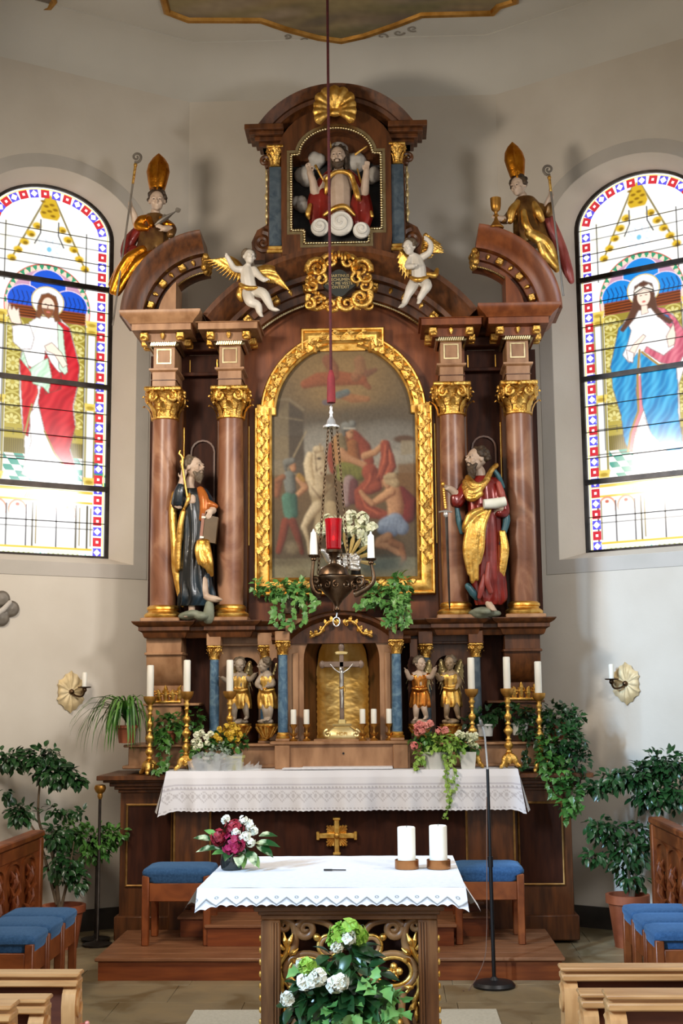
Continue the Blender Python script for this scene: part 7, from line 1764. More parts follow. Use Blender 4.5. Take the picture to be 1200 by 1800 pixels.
# ------------------------------------------------------------------ plants and flowers
def pot_mb(c, r, h, rim=1.12, n=20, taper=.75):
    b = MB(); b.lathe([(r * taper, 0), (r * .98, h * .82), (r * rim, h * .84), (r * rim, h), (r * .95, h), (r * .9, h * .88), (0, h * .88)], c, n); return b
def plant(name, label, loc, potm=None, pr=.07, ph=.1, taper=.75, cat='plant', group=None):
    t = thing(name, label, cat, loc, group)
    if potm is not None:
        obj('pot', pot_mb(loc, pr, ph, taper=taper), potm, t, sharp=50)
        q = MB(); q.lathe([(pr * .9, ph * .86), (0, ph * .9)], loc, 14); obj('soil', q, soil, t)
    return t
def foliage(t, m, blobs, L, W, kind='oval', seed=0, drop=.3, bend=.3, name='foliage', shell=.45):
    """blobs: (px, py, depth, rx, ry, n) in photo pixels"""
    b = MB(); rr = random.Random(seed)
    for px, py, Y, rx, ry, n in blobs:
        k = PXM(Y); cloud_leaves(b, rr, at(px, py, Y), (rx * k, min(rx, ry) * k * .8, ry * k), n, L, W, kind, drop, bend, shell)
    o = obj(name, b, m, t, sharp=0); o['kind'] = 'stuff'; return o
def vine(t, m, starts, L, W, seed=0, name='trailing_stem', n_leaf=14):
    rr = random.Random(seed)
    for P in starts:
        b = MB(); pts = smooth([at(*p) for p in P], 14); b.tube(pts, .003, 5)
        for i in range(n_leaf):
            p = pts[min(13, int(i * 13 / n_leaf))] + rvec(rr) * .012; leaf(b, p, rvec(rr) + V((0, -.5, -.5)), V((0, -1, .4)) + rvec(rr) * .5, L * rr.uniform(.7, 1.2), W * rr.uniform(.7, 1.2), .2, 'ivy')
        o = obj(name, b, m, t, sharp=0); o['kind'] = 'stuff'
def blooms(t, m, spots, seed=0, name='flower', petals=16, size=.02):
    """each bloom a mesh of its own: a ball of small petals"""
    rr = random.Random(seed)
    for px, py, Y, r in spots:
        c = at(px, py, Y); R = r * PXM(Y); b = MB(); b.ell(c, R * .42, 7)
        for i in range(petals):
            v = rvec(rr).normalized(); v.y = -abs(v.y) * .9 if rr.random() < .75 else v.y
            p = c + v * R * rr.uniform(.5, .95); s_ = v.orthogonal().normalized()
            for a in range(4):
                d = Matrix.Rotation(a * PI / 2 + rr.random(), 3, v) @ s_
                leaf(b, p, d + v * .35, v, size, size * .95, .15)
        obj(name, b, m, t, sharp=0)
# hanging spider plant
t = plant('spider_plant', 'arching spider plant in a terracotta pot at the left end of the altar', at(222, 1306, 9.62) * 1, terracotta, .075, .13)
rr = random.Random(31); b = MB(); c = at(224, 1272, 9.62)
for i in range(95):
    a = rr.uniform(0, 2 * PI); out = rr.uniform(.14, .36) * (1.2 if math.cos(a) < 0 else .6); h = rr.uniform(.1, .24); dn = rr.uniform(.02, .26)
    d = V((math.cos(a), math.sin(a) * .55 - .12, 0)); P = smooth([c, c + d * out * .3 + V((0, 0, h * .8)), c + d * out * .7 + V((0, 0, h * .9 - dn * .15)), c + d * out + V((0, 0, h * .4 - dn * .6)), c + d * out * 1.05 + V((0, 0, h * .2 - dn))], 9)
    s_ = V((-d.y, d.x, 0)).normalized(); w = rr.uniform(.006, .010); R = []
    for j, p in enumerate(P):
        ww = w * (1 - (j / 8) ** 3) * (.6 + .4 * min(1, j / 2)) + .0006; R.append([p - s_ * ww, p + V((0, 0, -.003)), p + s_ * ww])
    b.rings(R, False, False)
obj('leaf_blades', b, leaf_strap, t, sharp=0)['kind'] = 'stuff'
# ivies beside the candlesticks
t = plant('potted_ivy', 'dark green ivy hanging between the two left candlesticks', at(296, 1306, 9.70), terracotta, .06, .09)
foliage(t, leaf_mid, [(300, 1275, 9.66, 34, 24, 130), (345, 1266, 9.7, 12, 22, 30), (285, 1300, 9.62, 12, 18, 40)], .05, .042, 'ivy', 41)
vine(t, leaf_mid, [[(284, 1300, 9.64), (282, 1325, 9.60), (286, 1352, 9.58)], [(296, 1300, 9.63), (296, 1330, 9.58), (290, 1356, 9.55)], [(330, 1295, 9.64), (324, 1320, 9.62), (318, 1335, 9.6)], [(290, 1345, 9.55), (280, 1354, 9.5), (265, 1356, 9.5)]], .045, .04, 42)
t = plant('potted_ivy', 'small ivy in a white pot behind the microphone at the right', at(853, 1294, 9.72), white_pot, .062, .09, .85)
foliage(t, leaf_dark, [(853, 1258, 9.7, 32, 14, 80), (875, 1246, 9.7, 10, 12, 12), (822, 1272, 9.7, 8, 8, 10)], .05, .042, 'ivy', 43)
t = plant('potted_ivy', 'ivy in a pale pot between the two right candlesticks', at(914, 1292, 9.72), white_pot, .062, .09, .85)
foliage(t, leaf_dark, [(912, 1255, 9.7, 26, 22, 100), (925, 1280, 9.66, 18, 14, 40)], .05, .042, 'ivy', 44)
vine(t, leaf_dark, [[(930, 1290, 9.66), (925, 1320, 9.62), (930, 1340, 9.6)], [(920, 1330, 9.6), (922, 1348, 9.52), (915, 1352, 9.48)]], .045, .04, 45)
t = plant('cascading_ivy', 'big ivy cascading over the right corner of the high altar', at(982, 1300, 9.66), terracotta, .085, .13)
foliage(t, leaf_dark, [(980, 1262, 9.62, 44, 26, 240), (985, 1300, 9.58, 44, 34, 320), (1005, 1335, 9.55, 34, 34, 200)], .046, .04, 'ivy', 46)
foliage(t, leaf_mid, [(962, 1330, 9.5, 18, 40, 80), (985, 1360, 9.46, 24, 26, 70), (1000, 1400, 9.44, 22, 34, 80)], .052, .044, 'ivy', 47, name='lower_foliage')
vine(t, leaf_mid, [[(960, 1340, 9.5), (962, 1385, 9.44), (970, 1400, 9.43)], [(1000, 1400, 9.44), (998, 1430, 9.42), (990, 1446, 9.42)], [(1016, 1390, 9.46), (1020, 1410, 9.44), (1016, 1428, 9.44)]], .05, .04, 48)
# ivies and flowers on the tabernacle top
t = plant('potted_ivy', 'light green ivy trailing over the tabernacle top at the left', (-.40, 9.72, 2.40), mat('pot_brown', srgb(96, 78, 58), rough=.5), .075, .12, .9)
foliage(t, leaf_ivy, [(495, 1036, 9.66, 34, 16, 90), (528, 1040, 9.64, 24, 20, 70), (455, 1030, 9.66, 14, 14, 18)], .055, .05, 'ivy', 51)
vine(t, leaf_ivy, [[(486, 1045, 9.62), (480, 1070, 9.56), (484, 1096, 9.54)], [(500, 1045, 9.62), (496, 1075, 9.54), (500, 1104, 9.5)], [(530, 1045, 9.62), (536, 1075, 9.52), (528, 1102, 9.5)], [(550, 1045, 9.6), (556, 1060, 9.54), (548, 1078, 9.52)], [(520, 1050, 9.6), (514, 1085, 9.5), (510, 1106, 9.5)]], .055, .048, 52)
t = plant('potted_ivy', 'light green ivy trailing over the tabernacle top at the right', (.36, 9.72, 2.40), mat('pot_brown_dark', srgb(80, 62, 46), rough=.5), .08, .12, .9)
foliage(t, leaf_ivy, [(700, 1030, 9.64, 22, 24, 80), (665, 1048, 9.64, 26, 18, 80), (700, 1060, 9.6, 22, 22, 60)], .055, .05, 'ivy', 53)
vine(t, leaf_ivy, [[(700, 1050, 9.6), (706, 1080, 9.54), (708, 1104, 9.5)], [(690, 1060, 9.6), (694, 1085, 9.52), (690, 1106, 9.5)], [(715, 1050, 9.6), (716, 1080, 9.54), (716, 1104, 9.5)], [(650, 1055, 9.58), (636, 1064, 9.54), (625, 1062, 9.52)], [(680, 1070, 9.56), (684, 1090, 9.52), (676, 1094, 9.5)]], .055, .048, 54)
pd_ = thing('flower_stand', 'dark wooden block stand on top of the tabernacle', 'stand', (.04, 9.78, 2.40))
b = MB(); b.box(-.08, .18, 9.70, 9.79, 2.405, 2.62, .006); b.box(-.10, .20, 9.68, 9.79, 2.62, 2.645, .006); obj('block', b, wood_dark, pd_)
t = thing('flower_vase', 'white hydrangeas in a dark vase behind the hanging lamp', 'flowers', (.08, 9.745, 2.646))
q = MB(); q.lathe([(.03, 2.646), (.04, 2.70), (.03, 2.78), (.042, 2.82), (.036, 2.82), (.0, 2.74)], (.1, 9.765, 0), 14); obj('vase', q, black, t)
blooms(t, pet_cream, [(578, 918, 9.66, 15), (566, 930, 9.66, 12), (614, 912, 9.66, 17), (636, 914, 9.66, 16), (650, 930, 9.68, 15), (630, 936, 9.64, 16), (612, 932, 9.66, 13), (640, 952, 9.66, 13)], 55, petals=26, size=.028)
foliage(t, leaf_dark, [(600, 940, 9.70, 18, 16, 26), (626, 960, 9.70, 20, 12, 20), (580, 940, 9.7, 12, 10, 12)], .06, .04, 'oval', 56)
t = thing('lamb_sculpture', 'silver lamb lying on a gilded book with gilded rays behind', 'sculpture', at(608, 1006, 9.66))
q = MB(); YL = 9.645
chain(q, [(588, 988, YL, 12), (605, 986, YL, 14), (622, 988, YL, 13)]); chain(q, [(580, 985, YL, 8), (572, 972, YL - .02, 7), (566, 968, YL - .04, 5)]); chain(q, [(578, 996, YL - .05, 4), (566, 1000, YL - .07, 3.5)]); chain(q, [(616, 998, YL - .05, 5), (630, 1000, YL - .05, 3.5)]); blob(q, 575, 966, YL, 5, 3); blob(q, 632, 984, YL, 5, 6)
rr = random.Random(5)
for i in range(90): blob(q, rr.uniform(580, 632), rr.uniform(974, 1000), YL - rr.uniform(.03, .07), 3.6, 3.6, n=6)
obj('lamb', q, silver, t, remesh=.005, sm=1)
q = MB(); p = at(612, 1004, YL); q.box(p.x - .12, p.x + .12, YL - .06, YL + .05, 2.646, 2.678, .004); bk_ = obj('book', q, gold_soft, t)
q = MB(); q.box(p.x - .115, p.x + .115, YL - .063, YL + .045, 2.652, 2.672, .003); obj('pages', q, pet_white, bk_)
for k, (x1, y1) in enumerate(((604, 936), (622, 940), (634, 946), (648, 958), (656, 972), (660, 992))):
    a = at(612, 984, YL - .03); e = at(x1, y1, YL - .06); d = (e - a).normalized(); s_ = V((d.z, 0, -d.x)); q = MB()
    q.rings([[a + d * L_ - s_ * w, a + d * L_ + V((0, -.012, 0)), a + d * L_ + s_ * w, a + d * L_ + V((0, .004, 0))] for L_, w in ((.05, .007), ((e - a).length * .75, .017), ((e - a).length, .005))]); obj('ray', q, gold_pale, t)
# potted flowers on the altar cloth
t = thing('flower_pot', 'white and yellow potted flowers in clear wrapping on the left of the altar cloth', 'flowers', at(384, 1356, 9.46))
obj('pot', pot_mb(at(372, 1357, 9.47), .075, .11), white_pot, t); obj('pot', pot_mb(at(412, 1357, 9.50), .07, .12), mat('pot_yellow_wrap', srgb(196, 190, 120), rough=.5), t)
foliage(t, leaf_mid, [(352, 1315, 9.46, 18, 12, 50), (410, 1306, 9.5, 24, 18, 80), (380, 1300, 9.5, 20, 14, 40)], .045, .034, 'oval', 61)
foliage(t, leaf_grey, [(384, 1322, 9.42, 22, 16, 110), (372, 1330, 9.42, 12, 10, 40)], .026, .02, 'oval', 62, name='grey_foliage')
rr = random.Random(63)
blooms(t, pet_cream, [(345, 1292, 9.42, 6), (354, 1288, 9.42, 6), (362, 1296, 9.42, 6), (350, 1300, 9.42, 6), (340, 1304, 9.42, 5), (352, 1310, 9.41, 6), (344, 1314, 9.42, 5), (364, 1306, 9.42, 5), (370, 1290, 9.44, 5)], 63, petals=12, size=.016)
blooms(t, pet_yellow, [(388, 1282, 9.46, 6), (398, 1278, 9.46, 7), (408, 1276, 9.46, 7), (416, 1282, 9.46, 7), (422, 1292, 9.46, 6), (410, 1288, 9.45, 6), (400, 1290, 9.45, 6), (378, 1294, 9.45, 6), (385, 1300, 9.44, 5), (418, 1302, 9.46, 5), (406, 1298, 9.45, 5)], 64, petals=12, size=.017)
q = MB(); rr = random.Random(66)
for i in range(22):
    a = at(rr.uniform(345, 425), 1356, 9.44 + rr.uniform(-.06, .05)); h = rr.uniform(.05, .13); w = rr.uniform(.03, .06)
    q.add([a + V((-w, 0, 0)), a + V((w * .6, -.02, 0)), a + V((w * .9, -.04, h)), a + V((-w * 1.1, -.05, h * .9)), a + V((rr.uniform(-.03, .05), -.05, h * 1.2))], [(0, 1, 2, 3), (3, 2, 4)])
for i in range(6):
    a = at(424 + 5 * i, 1356, 9.44); q.add([a, a + V((.04, -.01, 0)), a + V((.05, -.02, rr.uniform(.03, .08))), a + V((.0, -.01, rr.uniform(.02, .06)))], [(0, 1, 2, 3)])
wr = obj('clear_wrap', q, cello, t, sharp=0); wr['kind'] = 'stuff'
t = thing('flower_planter', 'white planters of pink and cream flowers with lime trailing leaves on the altar cloth', 'flowers', at(782, 1352, 9.46))
for x, w in ((764, .10), (822, .085)):
    c_ = at(x, 1352, 9.48); q = MB(); q.lathe([(w * .8, 0), (w, .125), (w * .94, .125), (w * .85, .105), (0, .1)], c_, 4 if x > 800 else 18, ax=Matrix.Rotation(PI / 4, 3, 'Z')); obj('planter', q, white_pot, t, sharp=40)
foliage(t, leaf_mid, [(745, 1300, 9.45, 22, 18, 70), (820, 1312, 9.47, 22, 14, 50)], .05, .04, 'oval', 71)
foliage(t, leaf_lime, [(775, 1305, 9.43, 30, 20, 150), (795, 1318, 9.42, 20, 18, 80), (740, 1325, 9.42, 14, 14, 40)], .04, .034, 'ivy', 72, name='lime_foliage')
vine(t, leaf_lime, [[(780, 1330, 9.40), (788, 1370, 9.33), (794, 1400, 9.30)], [(790, 1330, 9.40), (798, 1360, 9.33), (800, 1395, 9.30)], [(786, 1340, 9.4), (782, 1370, 9.33), (790, 1410, 9.29)], [(792, 1390, 9.3), (788, 1420, 9.29), (780, 1440, 9.29)], [(735, 1330, 9.41), (730, 1345, 9.38), (732, 1352, 9.37)]], .036, .03, 73)
blooms(t, pet_pink, [(730, 1280, 9.42, 7), (738, 1274, 9.42, 7), (748, 1276, 9.42, 8), (756, 1272, 9.42, 6), (734, 1288, 9.42, 6), (742, 1284, 9.41, 6), (770, 1284, 9.42, 7), (782, 1284, 9.42, 7), (728, 1311, 9.40, 6)], 74, petals=10, size=.02)
blooms(t, pet_cream, [(806, 1290, 9.42, 7), (815, 1294, 9.42, 8), (826, 1292, 9.42, 8), (835, 1294, 9.43, 7), (828, 1306, 9.42, 6), (835, 1312, 9.42, 5)], 75, petals=10, size=.02)
# bouquet on the front altar
t = thing('bouquet', 'bouquet of crimson and white flowers in a dark glass vase on the front altar', 'flowers', (-.42, 6.28, .953))
YQ = 6.28
q = MB(); q.lathe([(.042, .953), (.05, .955), (.055, .99), (.048, 1.03), (.044, 1.03), (.05, .99), (.04, .965), (0, .962)], (-.425, YQ, 0), 18); obj('vase', q, dark_glass, t)
rr = random.Random(81)
for px, py, dx, dz, dy, L, W in ((400, 1500, -.5, .2, -.5, .085, .05), (386, 1492, -1, .15, -.3, .11, .05), (372, 1478, -1, .4, 0, .09, .05), (420, 1498, .1, -.4, -1, .1, .055), (436, 1496, .4, -.35, -.8, .1, .055), (450, 1486, .9, -.3, -.4, .1, .06), (448, 1482, .9, .1, -.2, .12, .055), (380, 1470, -.8, .6, .2, .07, .04), (408, 1492, -.3, -.3, -1, .09, .055), (455, 1470, .9, .2, .2, .09, .05), (425, 1500, .2, -.6, -.8, .08, .045), (440, 1500, .6, -.6, -.4, .08, .045)):
    q = MB(); leaf(q, at(px, py, YQ - .03), (dx, dy, dz), (0, -.5, 1), L, W, .3); obj('leaf', q, leaf_vary if L > .085 else leaf_ivy, t, sharp=0)
foliage(t, leaf_dark, [(412, 1485, YQ, 26, 16, 50)], .05, .03, 'oval', 82)
blooms(t, pet_mag, [(410, 1484, YQ - .06, 21)], 83, petals=60, size=.018); blooms(t, pet_crim, [(384, 1472, YQ - .03, 15), (412, 1456, YQ - .02, 17)], 84, petals=44, size=.017)
blooms(t, pet_white, [(397, 1441, YQ, 8), (428, 1441, YQ, 10), (440, 1452, YQ, 10), (446, 1460, YQ, 8), (415, 1464, YQ - .06, 7), (432, 1470, YQ - .06, 9), (440, 1480, YQ - .05, 8), (424, 1474, YQ - .06, 7), (436, 1446, YQ, 8)], 85, petals=14, size=.014)
# big arrangement in front of the front altar
t = thing('flower_arrangement', 'dark leafy arrangement with white blooms and ivy on the floor before the front altar', 'flowers', (.13, 5.40, .0))
obj('planter', pot_mb((.13, 5.42, 0), .15, .42), black, t)
YF_ = 5.42
foliage(t, leaf_dark, [(606, 1688, YF_, 36, 36, 60), (562, 1740, YF_, 44, 32, 80), (606, 1768, YF_ - .04, 62, 44, 130), (630, 1724, YF_, 40, 36, 70), (540, 1776, YF_, 32, 30, 50)], .085, .05, 'oval', 91, drop=.5)
foliage(t, leaf_ivy, [(662, 1735, YF_ - .1, 20, 18, 16), (690, 1770, YF_ - .1, 26, 22, 26), (570, 1785, YF_ - .14, 36, 16, 22), (540, 1700, YF_ - .06, 20, 14, 12), (640, 1790, YF_ - .12, 30, 14, 16), (605, 1775, YF_ - .14, 30, 20, 16)], .055, .05, 'ivy', 92, name='ivy')
blooms(t, pet_lime, [(596, 1642, YF_ - .02, 17), (612, 1636, YF_ - .02, 18), (628, 1644, YF_, 15), (590, 1654, YF_ - .03, 12), (540, 1700, YF_ - .1, 12)], 93, petals=22, size=.03)
blooms(t, pet_white, [(613, 1648, YF_ - .06, 9), (535, 1726, YF_ - .12, 11), (548, 1722, YF_ - .13, 11), (560, 1718, YF_ - .13, 12), (590, 1730, YF_ - .14, 13), (598, 1726, YF_ - .14, 12), (528, 1696, YF_ - .08, 6), (505, 1755, YF_ - .06, 9), (592, 1664, YF_ - .05, 6)], 94, petals=16, size=.026)
# ficus trees in terracotta pots
def ficus(label, potp, pr, ph, trunk, blobs, seed, m=leaf_dark):
    t = plant('ficus_tree', label, potp, terracotta, pr, ph, .72)
    for P in trunk:
        b = MB(); pts = smooth([at(*p[:3]) for p in P], 16); b.tube(pts, [P[0][3] * PXM(9.6) * (1 - .6 * i / 15) for i in range(16)], 7); obj('trunk', b, bark, t)
    foliage(t, m, [(q[0], q[1], q[2], q[3], q[4], int(q[5] * 1.7)) for q in blobs], .058, .033, 'oval', seed, drop=.5, shell=.3)
    return t
ficus('ficus tree in a terracotta pot by the left wall behind the choir stall', (-2.03, 9.50, 0), .14, .30, [[(104, 1595, 9.5, 4), (92, 1500, 9.52, 4), (68, 1440, 9.54, 4), (72, 1350, 9.56, 4)], [(108, 1595, 9.5, 3), (120, 1540, 9.5, 3), (130, 1480, 9.5, 3)], [(100, 1590, 9.5, 3), (70, 1480, 9.52, 3), (40, 1430, 9.54, 3)]],
      [(75, 1332, 9.54, 40, 20, 130), (20, 1335, 9.56, 36, 18, 90), (100, 1360, 9.5, 46, 20, 130), (135, 1372, 9.48, 22, 10, 30), (35, 1430, 9.54, 30, 20, 70), (105, 1425, 9.52, 30, 12, 30), (140, 1430, 9.5, 14, 8, 10), (100, 1470, 9.5, 22, 24, 70), (110, 1520, 9.5, 32, 34, 110), (135, 1545, 9.48, 18, 26, 50), (12, 1395, 9.56, 10, 14, 14)], 101)
ficus('ficus tree in a terracotta pot by the right wall behind the choir stall', (2.02, 9.50, 0), .14, .36, [[(1112, 1575, 9.5, 4), (1120, 1500, 9.5, 4), (1118, 1430, 9.52, 4), (1140, 1370, 9.54, 3)], [(1108, 1575, 9.5, 3), (1100, 1510, 9.5, 3), (1070, 1460, 9.5, 3)]],
      [(1170, 1345, 9.6, 40, 26, 180), (1120, 1365, 9.56, 40, 24, 150), (1080, 1370, 9.52, 30, 18, 70), (1150, 1400, 9.56, 46, 24, 150), (1190, 1390, 9.58, 26, 34, 90), (1050, 1385, 9.5, 26, 12, 40), (1065, 1460, 9.5, 40, 26, 110), (1100, 1500, 9.5, 42, 30, 130), (1045, 1505, 9.48, 22, 14, 30), (1110, 1545, 9.5, 26, 18, 50), (1130, 1470, 9.5, 20, 30, 50)], 102)
t = thing('standard_bush', 'round glossy green bush on a slender stem by the left side of the altar', 'plant', (-1.84, 9.70, 0))
b = MB(); b.lathe([(.10, 0), (.11, .02), (.03, .03), (.012, .05), (.011, .60), (.05, .63), (.08, .70), (.085, .72), (0, .71)], (-1.855, 9.76, 0), 14); obj('stand', b, iron, t)
foliage(t, leaf_mid, [(165, 1475, 9.66, 54, 24, 300), (120, 1465, 9.68, 30, 22, 130), (205, 1466, 9.62, 26, 12, 60), (165, 1500, 9.66, 26, 14, 90)], .052, .028, 'oval', 103, drop=.2)
b = MB(); leaf(b, at(218, 1458, 9.6), (1, -.1, .1), (0, -.5, 1), .06, .035, .2); obj('leaf', b, leaf_ivy, t)

# ------------------------------------------------------------------ stand, microphone, small objects
t = thing('candle_stand', 'black processional candle pole with a brass cup by the left wall', 'candle stand', (-1.80, 9.58, 0))
b = MB(); b.lathe([(.11, 0), (.11, .015), (.03, .03), (.011, .05), (.011, 1.06), (0, 1.06)], (-1.80, 9.58, 0), 14); obj('pole', b, iron, t, sharp=50)
b = MB(); b.lathe([(.012, 1.04), (.02, 1.06), (.018, 1.08), (.035, 1.095), (.045, 1.12), (.038, 1.14), (.02, 1.145), (0, 1.14)], (-1.80, 9.58, 0), 14); obj('cup', b, gold_soft, t, sharp=50)
t = thing('microphone_stand', 'black microphone stand with a silver gooseneck right of the front altar', 'microphone stand', (.96, 8.30, 0))
b = MB(); b.lathe([(.128, 0), (.13, .012), (.115, .03), (.03, .042), (.014, .06), (0, .06)], (.96, 8.22, 0), 28); obj('base', b, black, t, sharp=40)
p0 = V((.96, 8.22, .04)); p1 = at(856.5, 1352, 8.22); pm = p0.lerp(p1, .55)
b = MB(); b.tube([p0, pm], .0125, 10); obj('pole', b, black, t); b = MB(); b.tube([pm - (p1 - p0) * .02, pm + (p1 - p0) * .03], .017, 10); b.tube([pm, p1], .010, 10); obj('upper_pole', b, black, t)
b = MB(); g_ = smooth([p1, at(854, 1320, 8.22), at(851, 1290, 8.21), at(845, 1270, 8.20)], 12); b.tube(g_, .006, 7); obj('gooseneck', b, silver, t)
b = MB(); b.tube([g_[-2], g_[-1], g_[-1] + (g_[-1] - g_[-2]) * .6], [.009, .012, .01], 8, rnd=True); obj('capsule', b, pewter, t)
t = thing('cable', 'thin cable hanging from the microphone stand to the floor', 'cable', (.92, 8.25, 0))
b = MB(); b.tube(smooth([pm + V((-.014, -.01, .4)), p0.lerp(p1, .4) + V((-.03, -.02, 0)), at(855, 1640, 8.24), at(850, 1690, 8.2), (.80, 8.12, .004), (.76, 8.10, .004)], 26), .0028, 5); obj('wire', b, mat('cable_brown', srgb(120, 92, 78), rough=.5), t)
for x, l, z in ((.412, 'white pillar candle in a copper ring, left one on the front altar', .19), (.563, 'white pillar candle in a copper ring, right one near the altar edge', .196)):
    t = thing('pillar_candle', l, 'candle', (x, 6.28, .953), 'pillar candles on the front altar')
    b = MB(); b.lathe([(.056, .953), (.057, .956), (.057, .993), (.054, .995), (.046, .99), (0, .99)], (x, 6.28, 0), 28); obj('copper_ring', b, mat('copper_' + ('left' if x < .5 else 'right'), srgb(150, 96, 54), srgb(176, 120, 74), .3, .9, scale=6), t, sharp=40)
    b = MB(); b.lathe([(.0425, .985), (.0425, .953 + z), (.039, .957 + z), (.03, .95 + z), (0, .945 + z)], (x, 6.28, 0), 28); c = obj('candle', b, wax, t, sharp=40)
    b = MB(); b.tube([(x, 6.28, .94 + z), (x + .002, 6.28, .965 + z)], .0016, 5); obj('wick', b, black, c)
t = thing('pen', 'thin dark pen lying on the front altar cloth', 'pen', (.07, 6.2, .956))
b = MB(); b.tube([(.02, 6.2, .958), (.06, 6.2, .958)], .0045, 7); b.tube([(.06, 6.2, .958), (.125, 6.2, .957)], .003, 7); obj('barrel', b, black, t)

# wall sconces and the metal ornament
def sconce(side, u, z, label):
    x, y = wallpt(side, u); t = thing('wall_sconce', label, 'sconce', (x, y, z))
    ang = math.atan2(1, KW) * (1 if side < 0 else -1)
    M = Matrix.Translation((x, y, z)) @ Matrix.Rotation(ang, 4, 'Z')
    b = MB(); n = 48; R = []
    for q, dd in ((0, .03), (.25, .022), (.6, .034), (.85, .026), (1, .012)):
        R.append([M @ V((q * .118 * (1 + .13 * math.cos(4 * a + PI) + .05 * math.cos(16 * a)) * math.cos(a) * .98 + .0001 * math.cos(a), -dd - .008 * math.cos(12 * a) * q, q * .142 * (1 + .13 * math.cos(4 * a) + .05 * math.cos(16 * a)) * math.sin(a) + .0001 * math.sin(a))) for a in [2 * PI * i / n for i in range(n)]])
    R.append([M @ V((.10 * math.cos(a), -.001, .12 * math.sin(a))) for a in [2 * PI * i / n for i in range(n)]]); b.rings(R, True, True); obj('rosette', b, cream_gilt, t, sharp=70)
    dx = .075 if side < 0 else -.075
    b = MB(); b.tube([M @ p for p in smooth([V((0, -.02, 0)), V((dx * .3, -.06, -.03)), V((dx * .8, -.10, -.035)), V((dx, -.115, .0)), V((dx, -.115, .03))], 14)], .008, 8); b.ell(M @ V((0, -.03, 0)), .022, 10); obj('arm', b, bronze, t)
    b = MB(); c_ = M @ V((dx, -.115, .03)); b.lathe([(.01, -.035), (.02, -.02), (.016, -.005), (.05, .0), (.054, .008), (.0, .006)], c_, 16); obj('drip_pan', b, bronze, t, sharp=50)
    b = MB(); b.lathe([(.02, .005), (.02, .115), (.016, .12), (0, .118)], c_, 14); obj('candle', b, wax, t, sharp=40)
sconce(-1, .965, 1.83, 'gilded rosette sconce with a white candle on the left wall')
sconce(1, .985, 1.855, 'gilded rosette sconce with a white candle on the right wall')
x, y = wallpt(-1, 1.53); t = thing('wall_ornament', 'dark grey lobed metal ornament at the left edge of the wall', 'ornament', (x, y, 2.47))
M = Matrix.Translation((x, y, 2.47)) @ Matrix.Rotation(math.atan2(1, KW), 4, 'Z')
b = MB()
for dx, dz in ((.075, 0), (-.075, 0), (0, .075), (0, -.075)): b.lathe([(.062, 0), (.064, .012), (.05, .03), (0, .04)], M @ V((dx, -.005, dz)), 18, ax=(Matrix.Rotation(math.atan2(1, KW), 3, 'Z') @ Matrix.Rotation(PI / 2, 3, 'X')))
obj('lobed_plate', b, pewter, t, remesh=.006, sm=2)
b = MB(); b.tube([M @ V((.05, -.06, .045)), M @ V((0, -.07, -.01)), M @ V((-.08, -.07, -.07))], [.018, .022, .02], 10, rnd=True); obj('pale_bar', b, plaster_band, t)

# ------------------------------------------------------------------ hanging sanctuary lamp
YH = 7.50
t = thing('sanctuary_lamp', 'hanging bronze sanctuary lamp with a red glass and white candles on a long red rope', 'lamp', at(585, 1050, YH))
top = at(575, 0, YH); tz = top + (at(582, 655, YH) - top) * -.12; tz.z = ZW
b = MB(); b.tube([tz, at(578, 300, YH), at(581.5, 655, YH)], .0085, 8); obj('rope', b, rope_m, t)
c_ = at(582, 708, YH); k = PXM(YH); b = MB(); b.lathe([(7.5 * k, 0), (8 * k, 4 * k), (7.2 * k, 44 * k), (4.5 * k, 56 * k), (3 * k, 60 * k), (0, 60 * k)], c_, 14); obj('rope_sleeve', b, mat('red_velvet', srgb(98, 14, 18), srgb(122, 24, 26), .8, scale=20), t, sharp=50)
c_ = at(582, 752, YH); b = MB(); b.lathe([(15 * k, 0), (15 * k, 3 * k), (9 * k, 7 * k), (7 * k, 14 * k), (3.5 * k, 19 * k), (2.5 * k, 24 * k), (4 * k, 28 * k), (2 * k, 32 * k), (3 * k, 38 * k), (0, 42 * k)], c_, 18); obj('chain_cap', b, silver, t, sharp=50)
def chain_links(P0, P1, r, m):
    d = P1 - P0; L = d.length; d.normalize(); s_ = d.orthogonal().normalized(); n = int(L / (r * 3.4)); b = MB()
    for i in range(n):
        a = s_ if i % 2 else d.cross(s_); c0 = P0 + d * L * (i + .5) / n
        b.tube([c0 + d * r * 2.3 * math.cos(q) + a * r * math.sin(q) for q in [2 * PI * j / 8 for j in range(9)]], r * .34, 5, False)
    o = obj('chain', b, m, t, sharp=0); o['kind'] = 'stuff'
C0 = at(582, 752, YH)
bowlc = at(592, 1018, YH)
ends = [bowlc + V((-.11, -.02, .03)), bowlc + V((.075, -.07, .05)), bowlc + V((.03, .12, .05))]
starts_ = [at(577, 753, YH) + V((0, -.01, 0)), at(592, 753, YH) + V((0, -.01, 0)), at(582, 753, YH) + V((0, .02, 0))]
for a_, e_ in zip(starts_, ends): chain_links(a_, e_, .0075, bronze)
b = MB(); b.lathe([(.0, -.20), (.012, -.195), (.02, -.18), (.012, -.165), (.018, -.15), (.035, -.125), (.075, -.085), (.105, -.045), (.115, -.01), (.122, .0), (.122, .012), (.105, .018), (.06, .022), (0, .03)], bowlc, 26); bw = obj('bowl', b, bronze, t, sharp=50)
b = MB()
for q in range(12):
    a = 2 * PI * q / 12; b.spiral((0, 0), .022, 1.2, PI / 2, 1, .007, .004, 0, 6); 
b = MB()
